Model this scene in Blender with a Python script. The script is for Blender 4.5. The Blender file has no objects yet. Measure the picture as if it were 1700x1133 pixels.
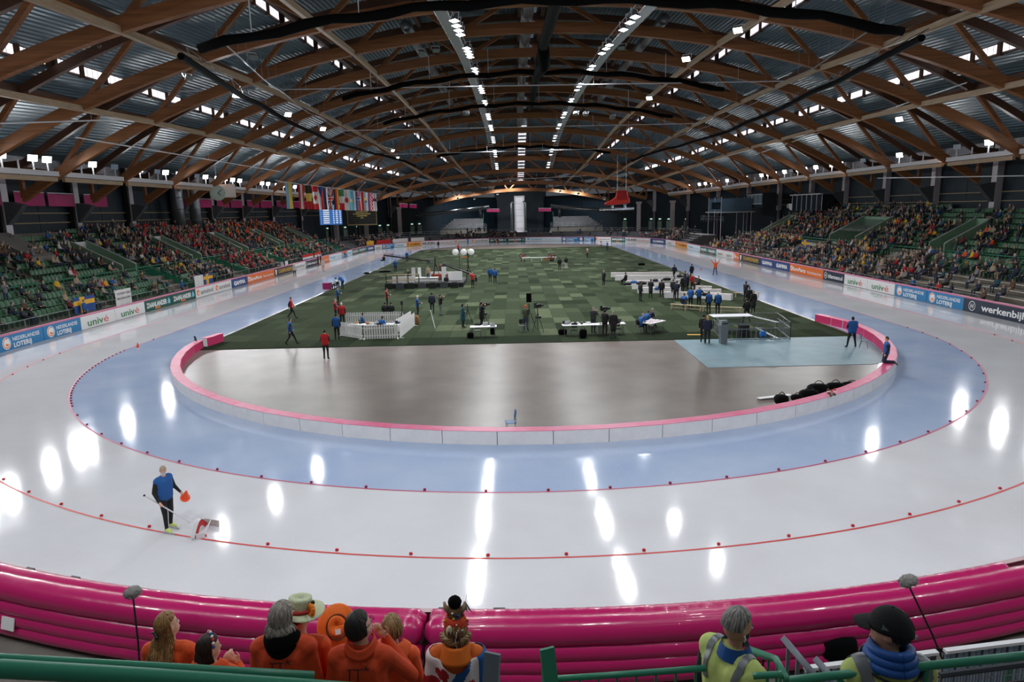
import bpy, bmesh, math, random
import numpy as np
from mathutils import Matrix, Vector
PI = math.pi
scene = bpy.context.scene
C = scene.collection
# ------------------------------------------------------------------ camera
F, PITCH, YAW, ROLL = 1118.35, .1923, -.0064, .0230
CAM = Vector((-.4078, -44.2607, 8.2345))
def _ray(u, v, f):
    c, s = math.cos(ROLL), math.sin(ROLL); u, v = c*u-s*v, s*u+c*v
    dx = u; dy = f*math.cos(PITCH)-v*math.sin(PITCH); dz = -f*math.sin(PITCH)-v*math.cos(PITCH)
    cy, sy = math.cos(YAW), math.sin(YAW)
    return Vector((dx*cy+dy*sy, -dx*sy+dy*cy, dz))
cd = bpy.data.cameras.new('camera'); cam = bpy.data.objects.new('camera', cd); C.objects.link(cam)
ax, ay, az = _ray(1, 0, 0), -_ray(0, 1, 0), -_ray(0, 0, 1)
m = Matrix((ax, ay, az)).transposed().to_4x4(); m.translation = CAM; cam.matrix_world = m
cd.sensor_fit = 'HORIZONTAL'; cd.sensor_width = 36; cd.lens = F*36/1700; cd.clip_start = .1; cd.clip_end = 600
scene.camera = cam
# ------------------------------------------------------------------ world, exposure
w = bpy.data.worlds.new('hall_air'); scene.world = w; w.use_nodes = True
w.node_tree.nodes['Background'].inputs[0].default_value = (.62, .70, .78, 1)
w.node_tree.nodes['Background'].inputs[1].default_value = .10
vs = scene.view_settings; vs.view_transform = 'Standard'; vs.look = 'None'; vs.gamma = 1; vs.exposure = 0.0; vs.use_curve_mapping = False
LAMP_W = 385          # watts of one flood lamp
random.seed(7); rnd = random.Random(11)
# ------------------------------------------------------------------ helpers
def gpt(px, py, z=0.0):                 # where the sight line of a photo pixel meets the height z
    r = _ray(px-850, py-566.5, F); t = (z-CAM.z)/r.z; return CAM+r*t
def ptd(px, py, d):                     # point at distance d on a sight line
    r = _ray(px-850, py-566.5, F).normalized(); return CAM+r*d
def ptx(px, py, x):
    r = _ray(px-850, py-566.5, F); return CAM+r*((x-CAM.x)/r.x)
def pty(px, py, y):
    r = _ray(px-850, py-566.5, F); return CAM+r*((y-CAM.y)/r.y)
def lin(c):
    if isinstance(c, str): c = [int(c[i:i+2], 16) for i in (0, 2, 4)]
    return tuple((x/255/12.92 if x/255 <= .04045 else ((x/255+.055)/1.055)**2.4) for x in c)
MATS = {}
def mat(name, col=(128,128,128), rough=.5, metal=0, noise=0., ns=6., bump=0., bs=40., emit=0., spec=.5, stretch=None, alpha=1, coat=0, noise2=None, trans=0):
    if name in MATS: return MATS[name]
    M = bpy.data.materials.new(name); M.use_nodes = True; nt = M.node_tree; b = nt.nodes['Principled BSDF']
    c = lin(col); b.inputs['Base Color'].default_value = (*c, 1)
    b.inputs['Roughness'].default_value = rough; b.inputs['Metallic'].default_value = metal
    b.inputs['Specular IOR Level'].default_value = spec; b.inputs['Coat Weight'].default_value = coat
    if alpha < 1: b.inputs['Alpha'].default_value = alpha
    if trans: b.inputs['Transmission Weight'].default_value = trans
    if emit: b.inputs['Emission Color'].default_value = (*c, 1); b.inputs['Emission Strength'].default_value = emit
    if noise or bump:
        tc = nt.nodes.new('ShaderNodeTexCoord'); mp = nt.nodes.new('ShaderNodeMapping')
        nt.links.new(tc.outputs['Object'], mp.inputs[0])
        if stretch: mp.inputs['Scale'].default_value = stretch
    if noise:
        n = nt.nodes.new('ShaderNodeTexNoise'); n.inputs['Scale'].default_value = ns; n.inputs['Detail'].default_value = 4
        nt.links.new(mp.outputs[0], n.inputs[0])
        r = nt.nodes.new('ShaderNodeValToRGB'); e = r.color_ramp.elements
        e[0].position = .3; e[1].position = .7
        lo = lin(noise2) if noise2 else tuple(x*(1-noise) for x in c)
        e[0].color = (*lo, 1); e[1].color = (*[min(1, x*(1+noise*.5)) for x in c], 1)
        nt.links.new(n.outputs[0], r.inputs[0]); nt.links.new(r.outputs[0], b.inputs['Base Color'])
    if bump:
        n2 = nt.nodes.new('ShaderNodeTexNoise'); n2.inputs['Scale'].default_value = bs; n2.inputs['Detail'].default_value = 3
        nt.links.new(mp.outputs[0], n2.inputs[0])
        bp = nt.nodes.new('ShaderNodeBump'); bp.inputs['Strength'].default_value = bump; bp.inputs['Distance'].default_value = .02
        nt.links.new(n2.outputs[0], bp.inputs['Height']); nt.links.new(bp.outputs[0], b.inputs['Normal'])
    MATS[name] = M; return M
class MB:
    def __init__(s): s.v = []; s.f = []; s.m = []
    def add(s, vs, fs, mi=0):
        o = len(s.v); s.v += [tuple(p) for p in vs]; s.f += [tuple(i+o for i in f) for f in fs]; s.m += [mi]*len(fs); return s
    def box(s, c, d, rz=0, mi=0, mtx=None):
        x, y, z = d[0]/2, d[1]/2, d[2]/2; cs, sn = math.cos(rz), math.sin(rz); vs = []
        for a in (-x, x):
            for b in (-y, y):
                for e in (-z, z):
                    p = Vector((a*cs-b*sn+c[0], a*sn+b*cs+c[1], e+c[2])); vs.append(mtx@p if mtx else p)
        return s.add(vs, [(0,1,3,2),(4,6,7,5),(0,4,5,1),(2,3,7,6),(0,2,6,4),(1,5,7,3)], mi)
    def beam(s, p, q, w, h, mi=0, up=(0,0,1)):
        p, q = Vector(p), Vector(q); d = (q-p).normalized(); u = Vector(up)
        sd = d.cross(u)
        if sd.length < 1e-4: sd = d.cross(Vector((1,0,0)))
        sd.normalize(); u = sd.cross(d).normalized(); vs = []
        for e in (p, q):
            for a, b in ((-1,-1),(1,-1),(1,1),(-1,1)): vs.append(e+sd*(a*w/2)+u*(b*h/2))
        return s.add(vs, [(0,1,2,3),(7,6,5,4),(0,4,5,1),(1,5,6,2),(2,6,7,3),(3,7,4,0)], mi)
    def tube(s, p, q, r, n=8, r2=None, mi=0, cap=True):
        return s.path([p, q], [r, r if r2 is None else r2], n, mi, cap)
    def path(s, pts, r, n=6, mi=0, cap=True, flat=1.0):
        pts = [Vector(p) for p in pts]; k = len(pts); rs = r if isinstance(r, (list, tuple)) else [r]*k; vs = []; pu = None
        for i, p in enumerate(pts):
            d = (pts[min(i+1, k-1)]-pts[max(i-1, 0)])
            d = d.normalized() if d.length > 1e-9 else Vector((0,0,1))
            if pu is None:
                pu = Vector((0,0,1)) if abs(d.z) < .9 else Vector((1,0,0))
            a = d.cross(pu)
            if a.length < 1e-5: a = d.cross(Vector((0,1,0)))
            a.normalize(); b = a.cross(d).normalized(); pu = b
            for j in range(n):
                t = 2*PI*j/n; vs.append(p+(a*math.cos(t)+b*math.sin(t)*flat)*rs[i])
        fs = [(i*n+j, i*n+(j+1)%n, (i+1)*n+(j+1)%n, (i+1)*n+j) for i in range(k-1) for j in range(n)]
        if cap: fs += [tuple(range(n-1, -1, -1)), tuple((k-1)*n+j for j in range(n))]
        return s.add(vs, fs, mi)
    def sphere(s, c, r, sg=8, rg=6, mi=0, mtx=None):
        r = (r, r, r) if not isinstance(r, (tuple, list)) else r; vs = []
        for i in range(1, rg):
            t = PI*i/rg
            for j in range(sg):
                a = 2*PI*j/sg; vs.append(Vector((c[0]+r[0]*math.sin(t)*math.cos(a), c[1]+r[1]*math.sin(t)*math.sin(a), c[2]+r[2]*math.cos(t))))
        vs += [Vector((c[0], c[1], c[2]+r[2])), Vector((c[0], c[1], c[2]-r[2]))]
        if mtx: vs = [mtx@p for p in vs]
        T, B = len(vs)-2, len(vs)-1
        fs = [(i*sg+j, (i+1)*sg+j, (i+1)*sg+(j+1)%sg, i*sg+(j+1)%sg) for i in range(rg-2) for j in range(sg)]
        fs += [(T, j, (j+1)%sg) for j in range(sg)]+[(B, (rg-2)*sg+(j+1)%sg, (rg-2)*sg+j) for j in range(sg)]
        return s.add(vs, fs, mi)
    def lathe(s, prof, c=(0,0,0), n=16, mi=0, mtx=None):
        vs = [Vector((c[0]+r*math.cos(2*PI*j/n), c[1]+r*math.sin(2*PI*j/n), c[2]+z)) for r, z in prof for j in range(n)]
        if mtx: vs = [mtx@p for p in vs]
        k = len(prof)
        fs = [(i*n+j, i*n+(j+1)%n, (i+1)*n+(j+1)%n, (i+1)*n+j) for i in range(k-1) for j in range(n)]
        fs += [tuple(range(n-1, -1, -1)), tuple((k-1)*n+j for j in range(n))]
        return s.add(vs, fs, mi)
    def grid(s, fn, nu, nv, mi=0, wrap=False):
        vs = [fn(i/nu, j/nv) for i in range(nu+1) for j in range(nv+1)]
        return s.add(vs, [(i*(nv+1)+j, (i+1)*(nv+1)+j, (i+1)*(nv+1)+j+1, i*(nv+1)+j+1) for i in range(nu) for j in range(nv)], mi if not callable(mi) else 0)
    def prism(s, poly, fn, t0, t1, mi=0):     # poly of (a, b); fn(a, b, t) -> point
        n = len(poly); vs = [fn(a, b, t0) for a, b in poly]+[fn(a, b, t1) for a, b in poly]
        return s.add(vs, [tuple(range(n)), tuple(range(2*n-1, n-1, -1))]+[(i, i+n, (i+1)%n+n, (i+1)%n) for i in range(n)], mi)
    def mesh(s, name, mats, smooth=False):
        me = bpy.data.meshes.new(name); me.from_pydata([tuple(p) for p in s.v], [], s.f)
        for x in (mats if isinstance(mats, (list, tuple)) else [mats]): me.materials.append(x)
        if any(s.m): me.polygons.foreach_set('material_index', s.m)
        if smooth: me.polygons.foreach_set('use_smooth', [True]*len(s.f))
        me.update(); return me
    def build(s, name, mats, parent=None, smooth=False, loc=None, rz=None):
        return ob(name, s.mesh(name, mats, smooth), parent, loc, rz)
def ob(name, me, parent=None, loc=None, rz=None):
    o = bpy.data.objects.new(name, me); C.objects.link(o)
    if parent is not None: o.parent = parent
    if loc is not None: o.location = loc
    if rz is not None: o.rotation_euler.z = rz
    return o
def tag(o, label=None, cat=None, group=None, kind=None):
    if label: o['label'] = label
    if cat: o['category'] = cat
    if group: o['group'] = group
    if kind: o['kind'] = kind
    return o
def thing(name, loc, label, cat, rz=0, group=None):
    o = ob(name, None, None, loc, rz); o.empty_display_size = .1; return tag(o, label, cat, group)
def struct(o): o['kind'] = 'structure'; return o
def copy_tree(o, parent=None):
    c = o.copy(); C.objects.link(c)
    if parent is not None: c.parent = parent
    for ch in list(o.children): copy_tree(ch, c)
    return c
def big_mesh(name, V, Fq, mi, mats, smooth=False):
    me = bpy.data.meshes.new(name); V = np.asarray(V, np.float32); n = len(Fq); k = Fq.shape[1]
    me.vertices.add(len(V)); me.vertices.foreach_set('co', V.ravel())
    me.loops.add(n*k); me.loops.foreach_set('vertex_index', Fq.astype(np.int32).ravel())
    me.polygons.add(n); me.polygons.foreach_set('loop_start', np.arange(0, n*k, k, dtype=np.int32)); me.polygons.foreach_set('loop_total', np.full(n, k, np.int32))
    for x in mats: me.materials.append(x)
    me.polygons.foreach_set('material_index', np.asarray(mi, np.int32))
    if smooth: me.polygons.foreach_set('use_smooth', np.ones(n, bool))
    me.update(calc_edges=True); me.validate(); return me
_tc = {}
def text_mesh(txt, bold=0.0, shear=0.0):        # unit text: height 1 of capitals roughly .7; returns verts (x,y), tris, width
    key = (txt, bold, shear)
    if key in _tc: return _tc[key]
    cu = bpy.data.curves.new('t', 'FONT'); cu.body = txt; cu.offset = bold; cu.shear = shear; cu.resolution_u = 3
    o = bpy.data.objects.new('t', cu); C.objects.link(o)
    me = o.to_mesh(); vs = [(v.co.x, v.co.y) for v in me.vertices]; fs = [tuple(p.vertices) for p in me.polygons]
    o.to_mesh_clear(); C.objects.unlink(o); bpy.data.objects.remove(o); bpy.data.curves.remove(cu)
    xs = [v[0] for v in vs] or [0]; x0 = min(xs); vs = [(x-x0, y) for x, y in vs]
    _tc[key] = (vs, fs, max(xs)-x0); return _tc[key]
def put_text(mb, txt, fn, u0, v0, h, width=None, bold=.02, shear=0, mi=0, center=False):   # fn(u,v) -> point
    vs, fs, wd = text_mesh(txt, bold, shear); sy = h/.72; sx = sy if width is None else width/max(wd, 1e-6)
    if center: u0 = u0-wd*sx/2
    return mb.add([fn(u0+x*sx, v0+y*sy) for x, y in vs], fs, mi)
# ------------------------------------------------------------------ hall geometry
XC = 1.9; S = 101.0
_Y = [-63,-51,-39,-27,-15,-3,9,21,33,45,57,69,81,93,105,117,129,141,153,165,182]
_W = [22,33,38,41.5,44,46,47.5,48.7,49.5,50,50.2,50,49.7,48.5,46.5,43.5,39.5,33.5,25,16,5]
_A = [14,16,17.8,19.3,20.6,21.9,22.9,23.9,24.4,24.7,24.7,24.5,24.2,23.1,21.3,19.4,17.4,14.9,13.4,12.6,12]
def Wd(Y): return float(np.interp(Y, _Y, _W))
def Ap(Y): return float(np.interp(Y, _Y, _A))
def low(r, Y):                      # lower chord height at ratio r of the half span
    s = Ap(Y)-10 if Ap(Y) > 12.5 else 2.5; wd = Wd(Y); R = (wd*wd+s*s)/(2*s); x = r*wd
    return Ap(Y)-R+math.sqrt(max(R*R-x*x, 0))
def upc(r, Y): return low(min(abs(r), 1.08), Y)+3.7-.8*min(abs(r), 1)**2
def XR(r, Y): return XC+r*Wd(Y)
def ring(r, a, c=0.0): return (r*math.cos(a), c+r*math.sin(a))
def oval(R, na=64, inset=0):        # closed outline of the track oval
    p = [ring(R, PI*i/na, S) for i in range(na+1)]+[ring(R, PI+PI*i/na, 0) for i in range(na+1)]
    return p
# ------------------------------------------------------------------ materials of the place
def ice_mat(name, col, col2):
    M = mat(name, col, .16, spec=.22)
    nt = M.node_tree; b = nt.nodes['Principled BSDF']; tc = nt.nodes.new('ShaderNodeTexCoord')
    def nz(scale, st, det=5):
        mp = nt.nodes.new('ShaderNodeMapping'); mp.inputs['Scale'].default_value = st; nt.links.new(tc.outputs['Object'], mp.inputs[0])
        n = nt.nodes.new('ShaderNodeTexNoise'); n.inputs['Scale'].default_value = scale; n.inputs['Detail'].default_value = det
        nt.links.new(mp.outputs[0], n.inputs[0]); return n
    n = nz(.35, (1, 1, 1)); r = nt.nodes.new('ShaderNodeValToRGB')
    r.color_ramp.elements[0].position = .35; r.color_ramp.elements[1].position = .68
    r.color_ramp.elements[0].color = (*lin(col), 1); r.color_ramp.elements[1].color = (*lin(col2), 1)
    nt.links.new(n.outputs[0], r.inputs[0])
    n3 = nz(9, (1, 1, 1), 8); r3 = nt.nodes.new('ShaderNodeValToRGB'); r3.color_ramp.elements[0].position = .62; r3.color_ramp.elements[1].position = .78
    r3.color_ramp.elements[0].color = (0, 0, 0, 1); r3.color_ramp.elements[1].color = (.35, .35, .35, 1); nt.links.new(n3.outputs[0], r3.inputs[0])
    mx = nt.nodes.new('ShaderNodeMixRGB'); mx.inputs[2].default_value = (.85, .87, .9, 1)
    nt.links.new(r3.outputs[0], mx.inputs[0]); nt.links.new(r.outputs[0], mx.inputs[1]); nt.links.new(mx.outputs[0], b.inputs['Base Color'])
    n2 = nz(6, (1, 1, 1), 3); bp = nt.nodes.new('ShaderNodeBump'); bp.inputs['Strength'].default_value = .035; bp.inputs['Distance'].default_value = .02
    nt.links.new(n2.outputs[0], bp.inputs['Height']); nt.links.new(bp.outputs[0], b.inputs['Normal'])
    n4 = nz(.8, (1, 1, 1), 3); mr = nt.nodes.new('ShaderNodeMapRange'); mr.inputs[3].default_value = .045; mr.inputs[4].default_value = .11
    nt.links.new(n4.outputs[0], mr.inputs[0]); nt.links.new(mr.outputs[0], b.inputs['Roughness'])
    return M
ICE = ice_mat('white_ice', (212,211,216), (220,220,225)); ICEB = ice_mat('blue_ice', (164,182,214), (180,194,220))
CONC = mat('polished_concrete', (118,108,102), .3, noise=.25, ns=.5, bump=.04, bs=8, spec=.32)
CONC2 = mat('rough_concrete', (112,108,102), .8, noise=.2, ns=2, bump=.2, bs=20)
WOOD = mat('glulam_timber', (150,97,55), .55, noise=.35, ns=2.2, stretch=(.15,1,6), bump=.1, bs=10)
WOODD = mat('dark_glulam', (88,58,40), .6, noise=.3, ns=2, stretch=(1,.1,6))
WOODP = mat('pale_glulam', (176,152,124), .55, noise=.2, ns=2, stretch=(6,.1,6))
NAVY = mat('navy_wall_panel', (17,36,48), .6, noise=.15, ns=.8)
FOIL = mat('foil_insulation', (190,190,196), .45, metal=.3, noise=.25, ns=1.5, bump=.5, bs=3)
WHITEM = mat('white_steel', (214,214,218), .4); GALV = mat('galvanised_steel', (150,155,160), .35, metal=.8, noise=.15, ns=4)
BLACK = mat('black_plastic', (14,15,17), .5); BLACKF = mat('black_fabric', (8,9,10), .85, bump=.6, bs=4, spec=.1); CHROME = mat('chrome', (200,200,205), .2, metal=1)
GREENP = mat('pale_green_paint', (124,160,134), .5, noise=.1, ns=1); GREEND = mat('green_seat_plastic', (66,112,82), .38, spec=.5)
GREENR = mat('green_rail_paint', (52,138,108), .35); GREYF = mat('grey_terrace', (96,96,100), .7, noise=.2, ns=1.5); GREYD = mat('dark_grey_steel', (60,64,70), .5)
MAG = mat('magenta_vinyl', (188,24,100), .26, bump=.25, bs=5, coat=.4); MAGD = mat('magenta_cloth', (178,24,100), .6, noise=.15, ns=1.5)
WHITEV = mat('white_vinyl', (234,232,232), .42, noise=.06, ns=3); WHITE = mat('white_paint', (232,232,232), .45); RED = mat('red_rubber', (190,24,40), .5); PINK = mat('pink_line', (176,60,96), .5); REDL = mat('red_line', (196,46,44), .5)
GLOW = mat('lit_daylight_pane', (250,246,252), .5, emit=1.15); LENS = mat('lit_lamp_lens', (252,253,255), .3, emit=14); LENSO = mat('unlit_lamp_lens', (150,160,165), .2, metal=.5)
def corrugated():
    M = mat('corrugated_roof_sheet', (82,104,114), .5, metal=.15); nt = M.node_tree; b = nt.nodes['Principled BSDF']
    tc = nt.nodes.new('ShaderNodeTexCoord'); wv = nt.nodes.new('ShaderNodeTexWave'); wv.bands_direction = 'X'; wv.inputs['Scale'].default_value = .75
    nt.links.new(tc.outputs['Object'], wv.inputs[0]); bp = nt.nodes.new('ShaderNodeBump'); bp.inputs['Strength'].default_value = .8; bp.inputs['Distance'].default_value = .08
    nt.links.new(wv.outputs[0], bp.inputs['Height']); nt.links.new(bp.outputs[0], b.inputs['Normal']); return M
DECK = corrugated()
# ------------------------------------------------------------------ floor, ice, lines
mb = MB(); mb.add([(-62,-66,-.04),(66,-66,-.04),(66,186,-.04),(-62,186,-.04)], [(0,1,2,3)])
struct(tag(mb.build('floor', CONC2), 'bare concrete slab of the hall around the rink'))
def ringmesh(name, R0, R1, m, z0, z1=None):
    a, b = oval(R0, 96), oval(R1, 96); n = len(a); z1 = z0 if z1 is None else z1
    mb = MB(); mb.add([(x, y, z0) for x, y in a]+[(x, y, z1) for x, y in b], [(i, i+n, (i+1)%n+n, (i+1)%n) for i in range(n)]); return mb.build(name, m)
struct(tag(ringmesh('floor_white_ice', 25.5, 33.5, ICE, 0), 'white ice of the two racing lanes'))
struct(tag(ringmesh('floor_blue_ice', 21.0, 25.5, ICEB, 0), 'pale blue ice of the warm-up lane'))
mb = MB(); o_ = oval(21.0, 96); mb.add([(x, y, 0) for x, y in o_], [tuple(range(len(o_)))])
struct(tag(mb.build('floor_infield', CONC), 'polished grey-brown concrete of the infield'))
tag(ringmesh('lane_line', 25.47, 25.55, PINK, .004), 'thin pink line where blue ice meets white ice', 'line')
def arcline(name, R, w, m, a0, a1, label):
    mb = MB(); n = 120
    for k in range(n):
        t0, t1 = a0+(a1-a0)*k/n, a0+(a1-a0)*(k+1)/n
        mb.add([(*ring(R-w/2, t0), .004), (*ring(R+w/2, t0), .004), (*ring(R+w/2, t1), .004), (*ring(R-w/2, t1), .004)], [(0,1,2,3)])
    for sx in (-1, 1):
        mb.add([(sx*(R-w/2),0,.004),(sx*(R+w/2),0,.004),(sx*(R+w/2),S,.004),(sx*(R-w/2),S,.004)], [(0,1,2,3)])
    return tag(mb.build(name, m), label, 'line')
arcline('lane_line', 29.36, .07, REDL, PI, 2*PI, 'red line on the white ice between the two racing lanes')
bl = MB(); bl.lathe([(.042,0),(.046,.03),(.04,.05),(.018,.06)], n=8); BLKP = bl.mesh('marker_block', mat('pink_rubber', (150,20,62), .6)); BLKR = bl.mesh('marker_block', RED)
for R, me, lab, grp, a0, a1, st in ((25.42, BLKP, 'small dark pink rubber marker block on the pink line', 'pink lane markers', -.05, PI+.02, 1.86), (29.24, BLKR, 'small red rubber marker block along the red line', 'red lane markers', .1, PI-.1, 1.9)):
    a = PI+a0
    while a < 2*PI+.05 and a < PI+a1:
        p = ring(R, a)
        if abs(math.degrees(math.atan2(p[0], p[1]+44)))<44: tag(ob('marker_block', me, None, (*p, .004)), lab, 'marker', grp)
        a += st/R if not (R < 26 and a < PI+.62 and a > PI+.05) else .55/R
cone = MB(); cone.lathe([(.11,0),(.11,.03),(.085,.03),(.02,.3),(.0,.3)], n=12); CONE = cone.mesh('traffic_cone', mat('orange_plastic', (250,84,30), .4))
for px, py, lb in ((229,577,'small orange cone on the pink line at the left bend'), (1164,449,'small orange cone on the far right straight')):
    p = gpt(px, py); tag(ob('traffic_cone', CONE, None, p), lb, 'cone')
# turf: carpet pieces laid on the infield
TG = [mat('turf_%d' % i, c, .95, noise=.3, ns=9, bump=.5, bs=60, spec=.08) for i, c in enumerate(((43,53,34),(50,60,41),(59,69,49),(80,88,66),(31,42,25)))]
tw, tl = 1.22, 2.44; tiles = []; trng = random.Random(5)
TME = [MB().box((0,0,.012), (tw-.012, tl-.014, .024)).mesh('turf_tile', t) for t in TG]
turf = thing('turf_floor', (0, 0, .001), 'patchwork of green artificial turf pieces covering the infield', 'turf')
bk_ = MB(); bk_.box((0,50.4,.002), (41.2,106.4,.004)); bk_.build('backing', mat('turf_backing', (26,34,20), .95, spec=.05), turf); rest = MB(); nx = 34; cnt = 0
for j in range(43):
    for i in range(nx):
        x = (i-nx/2+.5)*tw; y = -2.75+tl/2+j*tl+(.5*tl if False else 0)
        if abs(x) > 20.6 or y > 103.5: continue
        r_ = trng.random(); near_left = x < -6 and y < 20
        k = 1 if r_ < .36 else 0 if r_ < .53 else 2 if r_ < .76 else 3 if r_ < .90 else 4
        if near_left and k in (3, 4): k = 1
        if y < 0: k = 4 if r_ < .7 else 0
        if cnt < 300: o = ob('turf_tile', TME[k], turf, (x, y, 0)); cnt += 1
        else: rest.box((x, y, .0115), (tw-.012, tl-.014, .023), mi=k)
tag(rest.build('turf_tiles', TG, turf), 'turf pieces farther off', kind='stuff')
mb = MB(); mb.add([(9.45,-10.4,.0),(21,-10.4,0),(21,-2.9,0),(9.45,-2.9,0)], [(0,1,2,3)]); 
mm = MB(); poly = [(9.45,-10.38),(18.0,-10.38)]+[(ring(20.9, -.50+.05*i)[0]+.42, ring(20.9, -.50+.05*i)[1]) for i in range(8)]+[(21.2,-2.85),(9.45,-2.85)]
mm.prism(poly, lambda a, b, t: (a, b, t), .002, .014)
tag(mm.build('floor_mat', mat('blue_grey_mat', (112,138,148), .42, noise=.12, ns=1.2, bump=.1, bs=30)), 'blue-grey rubber mat on the concrete at right of the infield', 'mat')
# ------------------------------------------------------------------ walls, pillars
def wallside(sd, name):
    ys = [y for y in _Y]; base = struct(tag(ob(name, None), 'navy panelled side wall of the hall behind the %s stand' % ('left' if sd < 0 else 'right')))
    for a, b in zip(ys[:-1], ys[1:]):
        if a < -20: continue
        n = 2
        for k in range(n):
            y0, y1 = a+(b-a)*k/n, a+(b-a)*(k+1)/n; x0, x1 = XC+sd*(Wd(y0)+2.7), XC+sd*(Wd(y1)+2.7)
            p, q = Vector((x0, y0, 0)), Vector((x1, y1, 0)); d = (q-p).normalized()*.04; zt = 12.6 if y1 < 140 else 11.6
            m_ = MB(); m_.beam(p+d+Vector((0,0,zt/2)), q-d+Vector((0,0,zt/2)), .12, zt); m_.build('panel', NAVY, base)
    mf = MB()
    for a, b in zip(ys[:-1], ys[1:]):
        if a < -20: continue
        x0, x1 = XC+sd*(Wd(a)+2.9), XC+sd*(Wd(b)+2.9); mf.add([(x0,a,0),(x1,b,0),(x1,b,12.4),(x0,a,12.4)], [(0,1,2,3)])
    mf.build('backing', mat('dark_joint', (14,20,28), .8), base)
    mf = MB()
    for a, b in zip(ys[:-1], ys[1:]):
        if a < -20 or b > 146: continue
        for k in range(4):
            y0, y1 = a+(b-a)*k/4, a+(b-a)*(k+1)/4
            x0, x1 = XC+sd*(Wd(y0)+2.75), XC+sd*(Wd(y1)+2.75)
            for z0, z1 in ((12.6, 13.9), (13.9, 15.4)): mf.beam((x0, y0+.02, (z0+z1)/2), (x1, y1-.02, (z0+z1)/2), .2, z1-z0-.03)
    mf.build('insulation_strip', FOIL, base)
wallside(-1, 'wall_left'); wallside(1, 'wall_right')
m_ = MB(); m_.box((XC, 182.2, 8), (17, .3, 17)); struct(tag(m_.build('wall_far', NAVY), 'narrow navy end wall behind the far bleachers'))
pm = MB(); pm.box((0,0,11.2), (.75,.85,8.4)); PIL = pm.mesh('column', mat('white_sheet_column', (206,202,208), .35, metal=.2, noise=.1, ns=1))
pm = MB(); pm.box((0,0,3.5), (.5,.45,7)); PILL = pm.mesh('lower_column', mat('lilac_steel', (120,120,140), .4))
pm = MB(); pm.box((.05,-.62,9), (.5,.3,18)); PILD = pm.mesh('dark_post', mat('brown_black_post', (34,28,26), .7))
def bracket_mesh():
    b_ = MB(); poly = [(0,7.9),(.5,7.9),(1.75,9.2),(2.2,9.75),(1.2,10.0),(0,10.1)]
    b_.prism(poly, lambda a, b, t: (a, t, b), -.36, .36); return b_.mesh('foot_bracket', mat('dark_bracket_steel', (88,92,94), .5, noise=.15, ns=3))
BRK = bracket_mesh()
for sd in (-1, 1):
    for i, y in enumerate(range(-15, 142, 12)):
        if y < 9 and False: continue
        t = thing('wall_pillar', (XC+sd*(Wd(y)+2.2), y, 0), '%s white-clad wall pillar with a dark bracket for the roof truss, %s side' % (['first','second','third','fourth','fifth','sixth','seventh','eighth','ninth','tenth','eleventh','twelfth','thirteenth','fourteenth'][i], 'left' if sd < 0 else 'right'), 'pillar', 0 if sd < 0 else PI, 'wall pillars')
        ob('column', PIL, t); ob('lower_column', PILL, t); ob('dark_post', PILD, t); ob('foot_bracket', BRK, t)
# ------------------------------------------------------------------ roof
TY = list(range(-15, 154, 12)); LN = [.145, .34, .535, .73, .925]; UN = [0, .24, .44, .63, .83, 1.0]
ORD = ['nearest','second','third','fourth','fifth','sixth','seventh','eighth','ninth','tenth','eleventh','twelfth','thirteenth','fourteenth','farthest']
def loft(rs, zf, Y, w, h, m, name, parent):
    b_ = MB(); vs = []
    for r in rs:
        x, z = r*Wd(Y), zf(r, Y)
        vs += [(x,-w/2,z),(x,w/2,z),(x,w/2,z+h),(x,-w/2,z+h)]
    n = len(rs); fs = [(i*4+j, i*4+(j+1)%4, i*4+4+(j+1)%4, i*4+4+j) for i in range(n-1) for j in range(4)]+[(3,2,1,0), tuple(4*n-4+j for j in range(4))]
    b_.add(vs, fs); return b_.build(name, m, parent)
for i, Y in enumerate(TY):
    t = thing('roof_truss', (XC, Y, 0), '%s brown glulam arch truss across the roof, counted from the camera' % ORD[i], 'truss', 0, 'glulam arch trusses of the roof')
    rs = [-1+2*k/36 for k in range(37)]
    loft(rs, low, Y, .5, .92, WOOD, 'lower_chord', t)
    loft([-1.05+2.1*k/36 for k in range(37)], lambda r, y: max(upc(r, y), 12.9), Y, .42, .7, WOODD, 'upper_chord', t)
    for sd in (-1, 1):
        web = [(LN[k], UN[k]) for k in range(5)]+[(LN[k], UN[k+1]) for k in range(5)]+[(1.0, 1.0)]
        for a, b in web:
            s_ = MB(); s_.beam((sd*a*Wd(Y), 0, low(a, Y)+.4), (sd*b*Wd(Y), 0, max(upc(b, Y), 12.9)+.3), .34, .40, up=(0,1,0)); s_.build('strut', WOOD, t)
def longbeam(name, fx, fz, w, h, m, label, cat, y0=-15, y1=141, group=None, parent=None):
    b_ = MB(); ys = [y for y in range(y0, y1+1, 6)]; vs = []
    for y in ys:
        x, z = fx(y), fz(y); vs += [(x-w/2,y,z),(x+w/2,y,z),(x+w/2,y,z+h),(x-w/2,y,z+h)]
    n = len(ys); b_.add(vs, [(i*4+j, i*4+4+j, i*4+4+(j+1)%4, i*4+(j+1)%4) for i in range(n-1) for j in range(4)]+[(0,1,2,3), tuple(4*n-1-j for j in range(4))])
    o = b_.build(name, m, parent); return tag(o, label, cat, group) if label else o
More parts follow.
